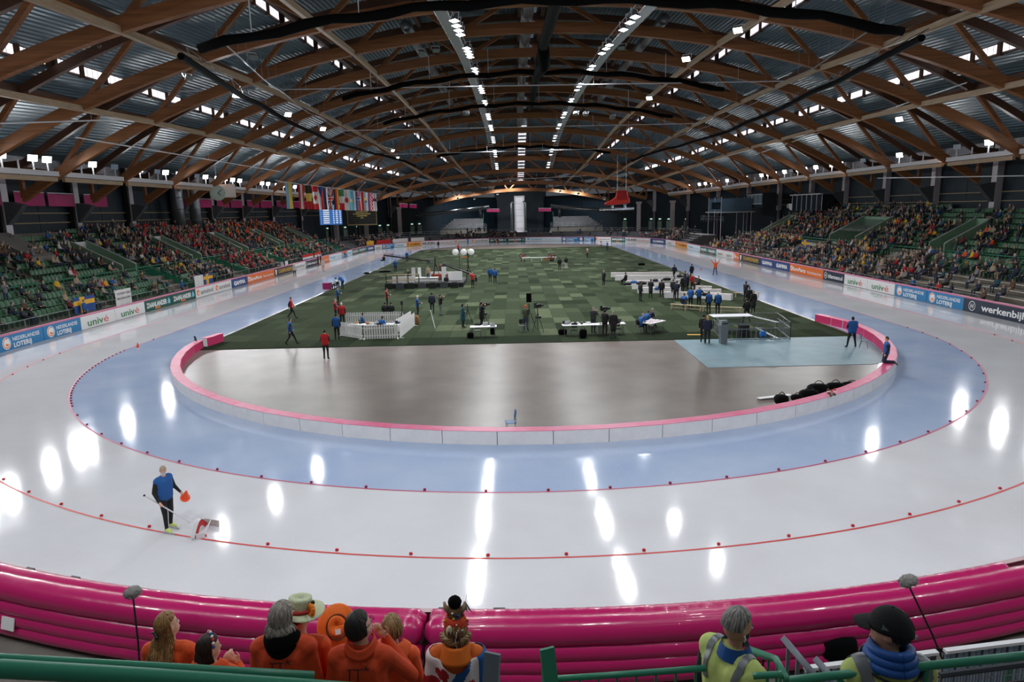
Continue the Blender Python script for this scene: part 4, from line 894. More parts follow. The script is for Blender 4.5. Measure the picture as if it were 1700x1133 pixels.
picket(gpt(604,564.5), gpt(662,562.5), 'white picket fence panel along the front of the officials booth')
picket(gpt(664,562), gpt(689,541), 'white picket fence panel slanting away at the booth right, outer one'); picket(gpt(656,556), gpt(683,538), 'white picket fence panel slanting away at the booth right, inner one')
picket(gpt(574,541), gpt(671,539), 'white picket fence panel along the back of the officials booth')
table(gpt(603,556), 2.0, .7, .1, 'white folding table at the left inside the officials booth'); table(gpt(640,556), 2.6, .8, -.03, 'white folding table laden with gear inside the officials booth')
prng = random.Random(9); gear = [mat('gear_%d' % i, c, .5) for i, c in enumerate(((230,230,230),(30,30,34),(200,120,50),(60,90,140),(180,180,186)))]
def clutter(px, py, n, spread, z, names, lab, w=.5):
    for i in range(n):
        c = gpt(px, py); k = prng.choice(names); x, y = c.x+prng.uniform(-spread, spread), c.y+prng.uniform(-.22, .22); col = prng.randrange(5); m_ = MB()
        if k == 'laptop': m_.box((0,0,.012), (.34,.24,.024)); m_.beam((0,-.12,.02), (0,-.2,.24), .34, .015, up=(0,1,0)); cat = 'laptop'; col = 1 if col % 2 else 4
        elif k == 'box': m_.box((0,0,.06), (prng.uniform(.12,.28), prng.uniform(.1,.2), .12)); m_.box((0,0,.125), (.1,.08,.012)); cat = 'box'
        elif k == 'cup': m_.lathe([(.03,0),(.04,.1),(.036,.1),(.03,.02)], n=10); cat = 'cup'; col = 0
        else: m_.box((0,0,.008), (.21,.3,.016)); m_.box((.02,.02,.018), (.18,.22,.006)); cat = 'paper'; col = 0
        tag(m_.build({'box':'small_box', 'paper':'paper_stack'}.get(k, k), gear[col], None, False, (x, y, z), prng.uniform(-.6,.6)), '%s %s %s' % (('white','black','tan','blue','light grey')[col], {'box':'small box', 'paper':'paper stack'}.get(k, k), lab), cat, 'small things on the tables')
clutter(640, 556, 9, 1.1, .741, ['laptop','box','paper','cup','box'], 'on the right table in the officials booth'); clutter(603, 556, 6, .8, .741, ['paper','cup','box'], 'on the left table in the officials booth')
table(gpt(803,560), 1.75, .7, .03, 'white folding table with a black chair on the turf edge'); chair(gpt(793,560), PI, 'black chair at the white table beside the tall teal-coated woman'); clutter(808, 559, 3, .6, .741, ['laptop','paper'], 'on the white table near the turf edge')
bag(gpt(781,562), (.45,.3,.4), 'black rucksack leaning by the left leg of the white table'); bag(gpt(818,556), (.35,.3,.5), 'dark bag under the right end of the white table')
table(gpt(966,557), 2.6, .75, .02, 'long white table with broadcast gear, left half'); table(gpt(1016,555), 1.7, .75, .03, 'white table continuing the broadcast table at right'); clutter(962, 556, 9, 1.0, .741, ['laptop','box','paper','cup'], 'on the broadcast table'); clutter(1020, 554, 2, .4, .741, ['laptop','paper'], 'on the right broadcast table')
chair(gpt(953,559), PI-.2, 'black chair at the left of the broadcast table'); chair(gpt(1026,557), PI+.2, 'black chair at the right end of the broadcast table'); bag(gpt(968,562), (.5,.35,.62), 'big black equipment bag standing in front of the broadcast table'); bag(gpt(934,556), (.6,.4,.4), 'open black and beige bag left of the broadcast table'); chair(gpt(868,552), PI+.4, 'black chair beside the man in the brown jacket')
t = table(gpt(1083,552), 1.7, .95, .75, 'white prize table covered with rows of red and blue ribbons'); pc = gpt(1083,552)
RB_ = [mat('ribbon_red', (190,30,44), .6), mat('ribbon_blue', (50,70,140), .6)]
for k in range(10):
    u, v = -.6+.28*(k % 5), -.18+.36*(k//5); c, s_ = math.cos(.75), math.sin(.75); m_ = MB(); m_.box((0,0,.006), (.2,.12,.012)); m_.lathe([(.04,0),(.045,.012),(.03,.02)], c=(.06,0,.012), n=10)
    tag(m_.build('medal_box', RB_[k % 2], None, False, (pc.x+u*c-v*s_, pc.y+u*s_+v*c, .741), .75), '%s ribboned medal set on the white prize table' % ('red','blue')[k % 2], 'medal', 'medals on the prize table')
m_ = MB(); m_.lathe([(.02,0),(.24,.02),(.26,.05),(.22,.06),(.08,.03),(.02,.03)], n=20, mtx=Matrix.Rotation(1.2, 4, 'X')); tag(m_.build('white_hub_disc', WHITE, None, False, gpt(1080,548)+Vector((0,-.2,.55))), 'round white disc leaning at the front of the prize table', 'disc')
# pads piled as long white rows
for i, (x0, y0, x1, y1) in enumerate(((1014,460.5,1127,459.5), (1021,466,1134,465), (1039,475,1135,473), (1049,480.5,1128,480), (1058,487,1131,487), (1103,495,1150,495), (1150,484,1181,485), (1165,490,1197,490), (1152,495,1215,499))):
    p, q = gpt(x0, y0), gpt(x1, y1); d = q-p; t = thing('long_pad', (p+q)/2, '%s long white pad in the cluster on the turf, counted from the far side' % ('first','second','third','fourth','fifth','sixth','seventh','eighth','ninth')[i], 'pad', math.atan2(d.y, d.x), 'long white pads on the turf')
    L = d.length; n = max(1, round(L/2))
    for k in range(n): m_ = MB(); m_.box((-L/2+(k+.5)*L/n, 0, .28), (L/n-.015, .5, .54)); m_.build('pad_section', WHITEV, t)
    m_ = MB(); m_.box((0,-.2,.556), (L,.04,.012)); m_.build('red_seam', RED, t)
for (a, b, lb) in ((gpt(1113,514), gpt(1166,518), 'long wooden bench on the turf, the one farther left'), (gpt(1164,518), gpt(1232,521), 'long wooden bench on the turf, the one farther right')):
    d = b-a; L = d.length; t = thing('wooden_bench', (a+b)/2, lb, 'bench', math.atan2(d.y, d.x), 'wooden benches on the turf'); m_ = MB(); m_.box((0,0,.45), (L,.27,.04)); m_.build('seat', WOODL, t); m_ = MB(); m_.box((0,0,.18), (L*.94,.05,.05)); m_.build('stretcher', WOODL, t)
    for x in (-.45, 0, .45):
        for y in (-.1, .1): m_ = MB(); m_.beam((x*L, y*1.3, 0), (x*L, y, .43), .05, .05); m_.build('leg', WOODL, t)
t = thing('wooden_bench', gpt(1240,494), 'short wooden bench by the blue lane behind the cameraman', 'bench', -.1); m_ = MB(); m_.box((0,0,.42), (2.4,.26,.04)); m_.build('seat', WOODL, t)
for x in (-1, 1): m_ = MB(); m_.box((x,0,.2), (.06,.24,.4)); m_.build('leg', WOODL, t)
# barrier cage and bin
t = thing('barrier_cage', (14.4,-1.9,0), 'grey steel railing cage round a stairwell at the turf corner', 'railing')
cg = [(-2.2,-1.75),(2.0,-1.7),(2.6,2.0),(-1.6,2.1)]
for i in range(4):
    a, b = Vector((*cg[i],0)), Vector((*cg[(i+1)%4],0)); m_ = MB(); Z = Vector((0,0,1))
    for h in (.1, .75, 1.1): m_.tube(a+Z*h, b+Z*h, .03, 6)
    for k in range(15): c = a+(b-a)*k/14; m_.tube(c, c+Z*(1.1 if k % 7 == 0 else .75), .028 if k % 7 == 0 else .012, 5)
    m_.build('rail_side', STEEL, t)
m_ = MB(); m_.box((-.7,1.3,1.12), (2.6,1.1,.04)); m_.build('top_plate', WHITEM, t); m_ = MB(); m_.beam((.3,1.9,1.1), (1.3,-1.7,1.1), .06, .06); m_.beam((.9,1.2,.3), (1.4,-1.6,.05), .1, .05); m_.build('cross_bar', WHITEM, t)
m_ = MB(); m_.box((0,0,.0), (.6,.4,.75)); tag(m_.build('equipment_case', BLACK, None, False, (14.0,-2.2,.39)), 'black case standing inside the steel railing cage', 'case'); bag((15.1,-2.6,.02), (.4,.3,.4), 'bright blue bag inside the steel railing cage', pmat(COLS['brightblue'], 'nylon'))
t = thing('waste_bin', gpt(1200,571), 'tall grey plastic waste bin with swing lid by the blue mat', 'bin', .1); m_ = MB(); m_.lathe([(.20,0),(.26,.85),(.27,.86)], n=4, mtx=Matrix.Rotation(PI/4,4,'Z')@Matrix.Scale(1.25,4)); m_.build('body', GREYP, t); m_ = MB(); m_.lathe([(.30,1.0),(.28,1.10),(.22,1.26),(.1,1.27)], n=4, mtx=Matrix.Rotation(PI/4,4,'Z')@Matrix.Scale(1.14,4)); m_.build('lid', GREYP, t); m_ = MB(); m_.box((0,-.27,1.3), (.3,.2,.05)); m_.build('flap', BLACK, t)
# cameras, stands, lights
tripod(gpt(893,551), 1.62, 'broadcast camera on a tall black tripod on the turf', 'camera', -.9, 'camera'); tripod(gpt(804,540), 1.35, 'camera on tripod in front of the black-coated cameraman', 'camera', -1.0, 'camera'); tripod(gpt(1002,548), 1.3, 'camera on tripod used by the cameraman at the broadcast table', 'camera', -1.2, 'camera'); tripod(gpt(998,413), 1.2, 'small camera tripod at the far turf edge', 'camera', PI, 'camera'); tripod(gpt(777,542), 1.6, 'thin black light stand beside the woman in the teal coat')
t = tripod(gpt(879,549), 1.9, 'black flag panel on a tall stand beside the man in the cap'); m_ = MB(); m_.box((0,0,2.28), (.36,.04,.62)); m_.build('flag_panel', BLACKF, t)
t = tripod(gpt(669,540), 1.55, 'small loudspeaker on a black stand at the back of the officials booth'); m_ = MB(); m_.box((0,0,1.66), (.16,.14,.28)); m_.build('speaker', BLACK, t)
m_ = MB(); a, b = gpt(722.5,546), gpt(722.5,546)+Vector((-.3,.3,1.25)); m_.tube((0,0,0), b-a, .03, 8); m_.sphere(b-a, .05, 8, 6); tag(m_.build('leaning_pole', WHITEM, None, False, a), 'white pole standing aslant on the turf', 'pole')
bag(gpt(691,540), (.55,.45,.75), 'furry brown bag beside the picket fence', mat('brown_fur', (140,104,66), .95, noise=.5, ns=30, bump=1, bs=60)); bag(gpt(1065,441), (1.0,.6,.35), 'black bag lying on the far right turf'); bag(gpt(639,452.5), (1.7,.5,.22), 'flat black bag by the left turf edge'); bag(gpt(609,455), (.8,.4,.2), 'small black bag on the left edge of the turf')
for px, py, sx, lb, c in ((1041,474,.9,'black kit bag on the white pads at left','black'), (1052,471,.7,'blue jacket thrown on the white pads','blue'), (1088,468,.6,'dark cap-like bag on the white pads','navy'), (1107,466,.9,'black jacket hanging over the white pads','black'), (1128,461,.6,'black bag at the right end of the white pads','black'), (1091,482,.5,'blue bag leaning on the third white pad','blue'), (1065,473,1.1,'black long bag on the second white pad','black'), (1172,492,.7,'black bag on the right white pads','black')):
    bag(gpt(px, py, .55)-Vector((0,0,.0)), (sx,.35,.28), lb, pmat(COLS[c], 'nylon'))
# ---- broadcast stage with jibs
t = thing('broadcast_stage', (-10.4, 33, 0), 'low black broadcast stage with white desk panels and wooden rails', 'stage'); m_ = MB(); m_.box((0,0,.25), (8.6,6.2,.5)); m_.build('deck', BLACK, t)
for i, (x, y, w_, h) in enumerate(((-2.4,-2.6,2.4,.75), (-.9,-.2,.35,1.5), (2.0,-1.2,.5,1.6), (3.2,-.5,1.6,1.0), (-1.8,1.2,.4,1.4), (1.0,2.2,2.2,.8))): m_ = MB(); m_.box((x,y,.5+h/2), (w_,.12,h)); m_.build('white_panel', WHITE, t)
m_ = MB(); m_.box((0,-.8,.9), (2.6,.9,.06)); m_.box((0,-1.1,.7), (2.6,.06,.4)); m_.build('desk', WHITE, t); m_ = MB(); m_.box((1.6,1.2,.85), (2.6,.7,.5)); m_.build('red_sofa', mat('rust_upholstery', (150,70,52), .8), t)
for z in (1.5, .9): m_ = MB(); m_.beam((-4.2,-3.0,z), (-.6,-3.0,z), .12, .1); m_.build('wood_rail', WOODL, t)
for x in (-4.2,-3.0,-1.8,-.6): m_ = MB(); m_.box((x,-3.0,1.0), (.1,.1,1.1)); m_.build('rail_post', BLACK, t)
for k in range(7): m_ = MB(); m_.box((-3.8+k*1.2,-3.5+.2*math.sin(k*3),.3), (.8,.5,.6)); m_.box((-3.8+k*1.2,-3.5,.63), (.6,.3,.06)); tag(m_.build('flight_case', (BLACK, GREYD)[k % 2], None, False, (-10.4, 33-.3, 0)), '%s flight case along the front of the broadcast stage, %s from the left' % (('black','dark grey')[k % 2], ('first','second','third','fourth','fifth','sixth','seventh')[k]), 'case', 'flight cases')
def jib(pb, ph, tip, tail, label):
    t = thing('camera_jib', pb, label, 'crane'); o = Vector(pb); P0 = Vector((0,0,ph)); m_ = MB()
    for k in range(3): a = 2*PI*k/3; m_.path([(math.cos(a)*.6, math.sin(a)*.6, .02), (0,0,ph*.75)], .04, 6)
    m_.tube((0,0,ph*.6), P0, .07, 8); m_.build('pedestal', BLACK, t); tp, tl = Vector(tip)-o, Vector(tail)-o; m_ = MB(); m_.beam(tl, tp, .14, .16); m_.tube(tl+Vector((0,0,.2)), tp+Vector((0,0,.2)), .025, 5); m_.build('arm', BLACK, t)
    m_ = MB(); m_.box(tp+Vector((0,0,-.35)), (.25,.4,.3)); m_.tube(tp, tp-Vector((0,0,.3)), .04, 6); m_.box(tp+Vector((-.1,-.1,-.55)), (.5,.3,.14)); m_.build('remote_head', BLACK, t); m_ = MB(); m_.box(tl, (.35,.5,.4)); m_.build('counterweight', GREYD, t)
jib((-9.6,34,.5), 2.6, pty(637,424,30), pty(712,434,34.5), 'long black camera jib reaching left over the ice from the stage'); jib((-5.9,35.5,0), 2.7, pty(790,458,32), pty(738,440,36), 'black camera jib slanting down to the right of the stage')
t = thing('light_stand', (-6.6,38,0), 'stand with three round white soft lamps behind the stage', 'lamp'); m_ = MB(); m_.tube((-.5,0,0), (-.5,0,3.2), .03, 6); m_.tube((.5,0,0), (.5,0,3.2), .03, 6); m_.build('poles', BLACK, t)
for x in (-.95, .05, .95): m_ = MB(); m_.lathe([(.05,-.2),(.36,-.12),(.4,.05),(.2,.12),(.02,.14)], c=(0,0,0), n=14, mtx=Matrix.Translation((x,0,3.35))@Matrix.Rotation(1.3,4,'X')); m_.build('soft_lamp', WHITEV, t)
# far right fans and equipment row
t = thing('equipment_rack', gpt(895,434), 'row of low tables and boxes in the middle of the far turf', 'rack')
m_ = MB(); m_.box((0,0,.6), (5.6,.5,.08)); m_.build('shelf', WHITEV, t); m_ = MB(); m_.box((1.6,0,.32), (1.6,.6,.6)); m_.build('crate', mat('tan_crate', (150,120,84), .7), t)
for x in (-2.6,-1.2,.4,2.6): m_ = MB(); m_.box((x,0,.3), (.1,.4,.6)); m_.build('leg', WHITEV, t)
for px in (868, 916):
    t = thing('floor_fan', gpt(px,434), 'round floor fan with pink guard at the %s end of the far equipment row' % ('left' if px < 900 else 'right'), 'fan', 0, 'floor fans'); m_ = MB(); m_.path([(.5*math.cos(a*PI/12), 0, .85+.5*math.sin(a*PI/12)) for a in range(25)], .05, 6); m_.build('guard', BLACK, t)
    for k in range(3): a = k*2*PI/3; m_ = MB(); m_.beam((0,0,.85), (.42*math.cos(a),0,.85+.42*math.sin(a)), .06, .2); m_.build('blade', mat('pink_fan', (180,60,84), .5), t)
    m_ = MB(); m_.box((0,0,.12), (.6,.5,.24)); m_.build('base', BLACK, t)
m_ = MB(); m_.path([(-.5,0,.1),(0,.1,.12),(.5,0,.1)], .1, 6); m_.box((.55,0,.14), (.3,.3,.2)); tag(m_.build('leaf_blower', mat('orange_machine', (226,130,36), .5), None, False, gpt(770,428.5)), 'orange machine lying on the far turf by the two vested men', 'machine')
# chairs, bags and plank by the pads
chair(gpt(848,719), PI/2+.1, 'blue plastic chair standing alone behind the near pads', BLUEP); chair(gpt(1434,578), -2.0, 'grey plastic chair behind the standing official', mat('blue_grey_plastic', (92,124,146), .5))
chair(gpt(331,580), -.8, 'small black folding chair at the left pad end', BLACK, BLACK); bag(gpt(313,588), (.5,.4,.35), 'black bag behind the left pads')
m_ = MB(); a, b = gpt(1259,664), gpt(1312,658); d = b-a; m_.box((0,0,.06), (d.length,.22,.03)); m_.box((0,.09,.03), (d.length,.04,.06)); tag(m_.build('plank', WHITEV, None, False, (a+b)/2, math.atan2(d.y,d.x)), 'white plank lying on the concrete near the right pads', 'plank')
for px, py, s_, lb in ((1297,672,(.55,.5,.42),'round black helmet-like bag with a white patch by the right pads'), (1323,666,(.5,.35,.28),'small black bag between other bags by the right pads'), (1343,663,(.8,.45,.42),'black holdall with grey trim by the right pads'), (1358,656,(.9,.5,.5),'dark navy sports bag by the right pads'), (1386,652,(.8,.4,.45),'black rucksack farthest along the right pads'), (1414,643,(.9,.3,.25),'flat black bag tucked behind the right pads')): bag(gpt(px, py), s_, lb)
t = thing('flower_bouquet', gpt(1379,660,.52), 'small bouquet of red and green flowers lying on the right pads', 'bouquet')
for k in range(9): m_ = MB(); a = prng.uniform(0, 6.28); q = Vector((math.cos(a)*.14, math.sin(a)*.14, prng.uniform(.12,.34))); m_.path([(0,0,.02), q], .012, 4); m_.build('stem', mat('leaf_green', (60,96,50), .7), t); m_ = MB(); m_.sphere(q, .055, 8, 6); m_.build('bloom', mat(('bloom_red','bloom_white','bloom_dark')[k % 3], ((196,40,44),(226,220,210),(90,40,44))[k % 3], .7), t)
m_ = MB(); m_.beam(Vector((0,0,0)), gpt(1164,557)-gpt(1141,557), .3, .02); tag(m_.build('yellow_strip', mat('yellow_strip', (206,160,60), .6), None, False, gpt(1141,557)+Vector((0,0,.04))), 'yellow strip lying on the turf edge by the couple', 'strip')
tb = thing('photo_table', gpt(552,480), 'small dark table with pink boxes at the left turf edge', 'table'); m_ = MB(); m_.box((.3,0,.72), (1.0,.6,.04)); m_.build('tabletop', GREYD, tb)
for x in (-.1,.7): m_ = MB(); m_.box((x,0,.35), (.05,.5,.7)); m_.build('leg', STEEL, tb)
m_ = MB(); m_.box((-.55,0,.35), (.9,.6,.7)); m_.build('pink_box', MAGD, tb)
# ------------------------------------------------------------------ people on infield and ice
def pp(px, py, heading, pose, label, top, sleeve=None, legs='black', hair='brown', z=0.0, **k): return person(gpt(px, py, z), heading, pose, label, top, sleeve, legs, hair, **k)
TZ = .026
for a in (
 (542,597,0,'board','man in red vest and black trousers walking away on the concrete','red','black','black','dark'), (484,573,-55,'walk','man in blue vest and cap walking at the left turf edge','blue','navy','black','charcoal'), (485,529,-85,'walk','man in red vest striding along the left of the turf','red','black','black','dark'),
 (560,564,5,'stand','official in blue vest seen from behind beside the picket fence','blue','navy','black','black'), (569,541,10,'stand','white-haired official in red vest standing behind the blue-vested one','red','black','black','white'), (558,533,-70,'arms','official in red and navy vest holding a radio','red','navy','black','grey'), (562,508,-80,'board','official in blue vest writing on a clipboard','blue','navy','black','brown'), (569,480,60,'lean','official in blue vest bending over the small table by the blue lane','blue','blue','navy','grey'),
 (643,511,-75,'board','official in red vest reading a clipboard','red','black','black','black'), (694,527,-80,'board','bald official in blue vest with clipboard right of the booth','blue','navy','black','white'), (718,521,5,'stand','tall man in navy jacket seen from behind','navy',None,'navy','black'), (732,524,-60,'camera','person in black jacket and grey trousers with a camera','black',None,'grey','dark'), (769,544,-70,'fold','woman in long teal coat','teal',None,'black','dark'), (800,541,-60,'camera','cameraman in long black coat behind a tripod','black',None,'black','black'), (873,548,-20,'fold','man in brown jacket, jeans and orange cap','olive',None,'jeans','orange'),
 (985,553,-40,'camera','cameraman in black jacket and headphones behind the broadcast table','black',None,'navy','grey'), (1004,558,-30,'fold','dark-haired man in black coat behind the broadcast table','black',None,'black','black'), (1018,561,0,'stand','man in long black-green coat seen from behind at the broadcast table','black',None,'charcoal','grey'),
 (1167,569,-20,'stand','man in black hoodie and beanie beside the waste bin','black',None,'black','black'), (1174,571,-10,'stand','blond woman in dark blue jacket beside the waste bin','navy',None,'black','blond'), (1239,536,0,'apart','man in black with legs apart by the railing cage','black',None,'black','black'), (1250,520,10,'stand','bald man in long black coat by the blue lane','black',None,'black','beige'), (1243,512,0,'stand','man in dark coat next to the bald man','black',None,'black','brown'), (1237,501,-60,'camera','cameraman shouldering a camera by the right blue lane','black',None,'black','black'),
 (1146,512,-30,'board','official in blue vest at the left of the bench, hands in front','blue','navy','black','dark'), (1160,511,0,'hips','official in blue vest with hands on hips','blue','navy','black','blond'), (1176,521,10,'stand','slim official in blue vest in front of the bench','blue','black','black','charcoal'), (1191,522,0,'stand','broad white-haired official in blue vest in front of the bench','blue','black','black','white'),
 (1063,500,-60,'stand','athlete in black tracksuit standing left of the pads','black',None,'black','black'), (1080,495,-20,'fold','athlete in long dark coat by the pads','black',None,'black','brown'), (1098,496,-10,'stand','athlete in black jacket with orange sleeve stripe and white shoes','black',None,'black','black'), (1002,476,-50,'fold','athlete in black tracksuit and white shoes in mid turf','black',None,'black','beige'), (1119,465,20,'walk','man in navy jacket walking on the pads','navy',None,'black','black'), (1148,464,20,'stand','man in black coat at the back of the group by the pads','black',None,'black','black'),
 (1117,495,-40,'stand','athlete in black at the left of the crowd by the pads','black',None,'black','brown'), (1123,499,-20,'fold','athlete in dark jacket in front of the crowd by the pads','navy',None,'black','dark'), (1133,488,20,'stand','athlete in black in the middle of the crowd by the pads','black',None,'black','black'), (1141,484,40,'arms','athlete in navy and white in the crowd by the pads','navy',None,'black','brown'), (1149,484,30,'arms','athlete in red jacket in the crowd by the pads','red',None,'black','grey'), (1137,478,60,'stand','athlete in dark blue at the rear of the crowd','navy',None,'black','dark'),
 (929,449,0,'stand','man in black on the far middle turf','black',None,'charcoal','black'), (940,447,20,'arms','person in black top and white trousers on the far turf','black',None,'white','dark'), (975,428,60,'stand','athlete in red and white jacket on the far turf','white','red','black','dark'), (1008,416,120,'stand','official in blue vest at the far right turf corner','blue','blue','navy','brown'), (814,468,0,'stand','official in blue vest on the middle turf, left of a pair','blue',None,'black','brown'), (822,471,0,'stand','official in blue vest on the middle turf, right of a pair','blue',None,'black','dark'), (785,478,40,'camera','jib operator in red jacket with fur hood','red',None,'black','beige'),
 (657,452,0,'board','official in blue vest left of the broadcast stage','blue',None,'navy','brown'), (676,435,0,'board','official in blue vest by the left blue lane beyond the stage','blue',None,'navy','grey'), (778,428,0,'stand','marshal in pale yellow vest on the far turf, left of two','lime',None,'black','brown'), (784,428,0,'stand','marshal in pale yellow vest on the far turf, right of two','lime',None,'black','dark'), (761,419,60,'arms','official in red jacket at the far turf edge','red',None,'black','black')):
    px, py, hd, po, lb, tp, sl, lg, hr = a; on = gpt(px, py); z = TZ if on.y > -2.75 and abs(on.x) < 20.5 else 0
    pp(px, py, hd, po, lb, tp, sl, lg, hr, z=z, mask=('official' in lb), style='long' if 'woman' in lb else 'short', shoes='white' if 'white shoes' in lb else 'black', coat=.35 if 'long' in lb and 'coat' in lb else 0.0, bulk=1.15 if 'vest' in lb or 'broad' in lb else 1.08)
for px, py, z, hd, po, lb, tp, hr in ((603,551,TZ,-70,'sit','official in blue vest seated at the left table of the booth','blue','black'), (633,557,TZ,-20,'sitlean','official in blue jacket hunched over the booth table','blue','dark'), (640,530,TZ,0,'sit','person in black seated behind the booth, left of a pair','black','dark'), (650,530,TZ,0,'sit','person in black seated behind the booth, right of a pair','black','black'), (1062,553,TZ,-60,'sitlean','grey-haired official in blue seated at the prize table front','blue','grey'), (1071,547,TZ,-60,'sitlean','official in blue seated in the middle at the prize table','blue','brown'), (1078,543,TZ,-60,'sitlean','official in navy seated farthest at the prize table','navy','grey'), (1134,514,TZ,-30,'sitlean','official in blue vest seated on the wooden bench','blue','brown'), (1039,474,.3,50,'sit','athlete in black seated on the left end of the pads','black','black'), (1160,481,.3,100,'sit','athlete in black seated on the right of the pads','black','dark'), (559,481,TZ,60,'sit','photographer seated at the small table by the blue lane','white','dark')):
    pp(px, py, hd, po, lb, tp, None, 'black', hr, z=z, mask='official' in lb)
    if z < .1: chair(gpt(px, py, z), math.radians(hd), 'dark chair under the %s' % lb, BLACK)
person((-10.2,32,.5), 170, 'stand', 'presenter in beige coat standing on the broadcast stage', 'beige', None, 'jeans', 'brown'); person((-12.6,33,.5), 120, 'sit', 'blond guest in black seated on the broadcast stage', 'black', None, 'black', 'blond'); person((-9.2,36,.5), 200, 'camera', 'technician in brown on the broadcast stage behind the desk', 'brown', None, 'black', 'black'); person((-8.0,30.2,.0), 10, 'sit', 'technician in black sitting in front of the broadcast stage', 'black', None, 'black', 'black')
pp(1187,457,150,'up','skater in orange suit with both arms raised on the right straight','orange',None,'jeans','brown', shoes='black')
pp(1413,577,0,'apart','heavy official in blue vest standing on the blue-grey mat','blue','black','black','black', bulk=1.45, height=1.8); pp(1470,603,75,'kneel','young official in blue vest kneeling on the right pads','blue','black','navy','dark', z=.515, bulk=1.1, shoes='brown')
for px, py, hd, po, lb, tp, lg, hr in ((490,460,0,'stand','skater in white suit gliding along the left straight','white','black','white'), (537,451,0,'stand','skater in white jacket farther along the left straight','white','beige','brown'), (529,442,90,'stand','coach in black by the left boards, left of a pair','black','black','dark'), (533,440,90,'stand','coach in navy by the left boards, right of a pair','navy','black','brown'), (573,428,0,'skate','skater in orange far on the left straight','orange','black','brown'), (728,413,0,'stand','skater in navy suit with white stripes on the far ice','navy','jeans','black'), (777,406,40,'skate','skater in light blue on the far bend','brightblue','navy','black'), (822,407,90,'lean','photographer in black crouched on the far ice','black','black','black'), (827,406,60,'lean','second photographer in black on the far ice','black','black','black'), (866,403,90,'skate','skater in black low on the far bend','black','black','black'), (968,402,-90,'skate','skater in black at the right of the far bend','black','black','black'), (983,405,-90,'stand','coach in blue jacket at the right of the far bend','blue','navy','brown'), (988,404,-60,'stand','coach in navy jacket next to the blue coach','navy','navy','dark')):
    pp(px, py, hd, po, lb, tp, None, lg, hr)
# ---- ice sweeper
sp = gpt(282, 882); sh_ = -112
POSES['sweep'] = P_(hp=-.45, hy=-.35, elR=(.27,-.04,1.12), wrR=(.28,.10,.90), hdR=(.27,.16,.82), elL=(-.27,.0,1.12), wrL=(-.30,.18,.95), hdL=(-.31,.26,.88), kneeR=(.12,.06,.50), ankR=(.13,.06,.13), toeR=(.15,.22,.08), ankL=(-.13,-.10,.13), toeL=(-.15,.06,.08), kneeL=(-.12,-.02,.50))
sw = person(sp, sh_, 'sweep', 'bald man in blue vest and white mask on skates, sweeping the red line', 'blue', 'black', 'black', 'beige', 'lime', True, 1.86, 0, None, True, bulk=1.12)
for s_ in (1, -1):
    m_ = MB(); y0 = .06 if s_ > 0 else -.10; m_.box((s_*.14, y0+.05, .022), (.006,.44,.04)); m_.box((s_*.14,y0-.04,.055), (.02,.05,.06)); m_.box((s_*.14,y0+.14,.055), (.02,.05,.06)); m_.build('skate_blade', CHROME, sw)
def wpt(v): return sp+Matrix.Rotation(math.radians(sh_),3,'Z')@(Vector(v)*1.86/1.75)
hand = wpt((.28,.13,.86)); scoop = gpt(330, 893); far_ = hand+(hand-(scoop+Vector((0,0,.35))))*.42
t = thing('snow_scraper', scoop, 'white curved snow scraper with red brush on a long pole', 'tool'); m_ = MB(); top = gpt(318,884)+Vector((0,0,.28)); m_.path([far_-scoop, top-scoop], .018, 8); m_.build('pole', WHITEM, t); m_ = MB(); m_.sphere(far_-scoop, .03, 8, 6); m_.build('pole_tip', BLACK, t)
A, B, D_ = gpt(318,898)-scoop, gpt(341,893)-scoop, gpt(364,875)-scoop; c0 = (top-scoop)
m_ = MB(); m_.beam(A+Vector((0,0,.07)), B+Vector((0,0,.07)), .03, .16); m_.build('front_blade', WHITEM, t); m_ = MB(); e = gpt(340,871)-scoop; m_.beam(e+Vector((0,0,.09)), D_+Vector((0,0,.09)), .03, .18); m_.build('rear_blade', mat('scuffed_white', (186,178,174), .6, noise=.2, ns=8), t)
m_ = MB(); n = 10; arc = [A+(e-A)*k/n+Vector((0,0,.08+.30*math.sin(PI*k/n))) for k in range(n+1)]; off = Vector((.10,-.05,0)); vs = []
for q in arc: vs += [q, q+off]
m_.add(vs, [(2*k, 2*k+1, 2*k+3, 2*k+2) for k in range(n)]); m_.path(arc, .02, 5); m_.build('curved_hood', WHITEM, t)
m_ = MB(); vs = []
for k, q in enumerate(arc): vs += [q+off*1.1-Vector((0,0,.02)), q*.55+(A+e)/2*.45+off*1.2]
m_.add(vs, [(2*k, 2*k+1, 2*k+3, 2*k+2) for k in range(n)]); m_.build('red_brush', mat('red_brush', (190,34,34), .8, bump=1, bs=60), t); m_ = MB(); m_.tube(B+Vector((0,0,.12)), gpt(352,872)-scoop+Vector((0,0,.18)), .012, 5); m_.build('brace', WHITEM, t)
cn = ob('traffic_cone', CONE, None, wpt((-.31,.30,.80))); cn.rotation_euler = (.5,.5,0); cn.scale = (1.15,)*3; tag(cn, 'orange cone held in the hand of the sweeping man', 'cone')
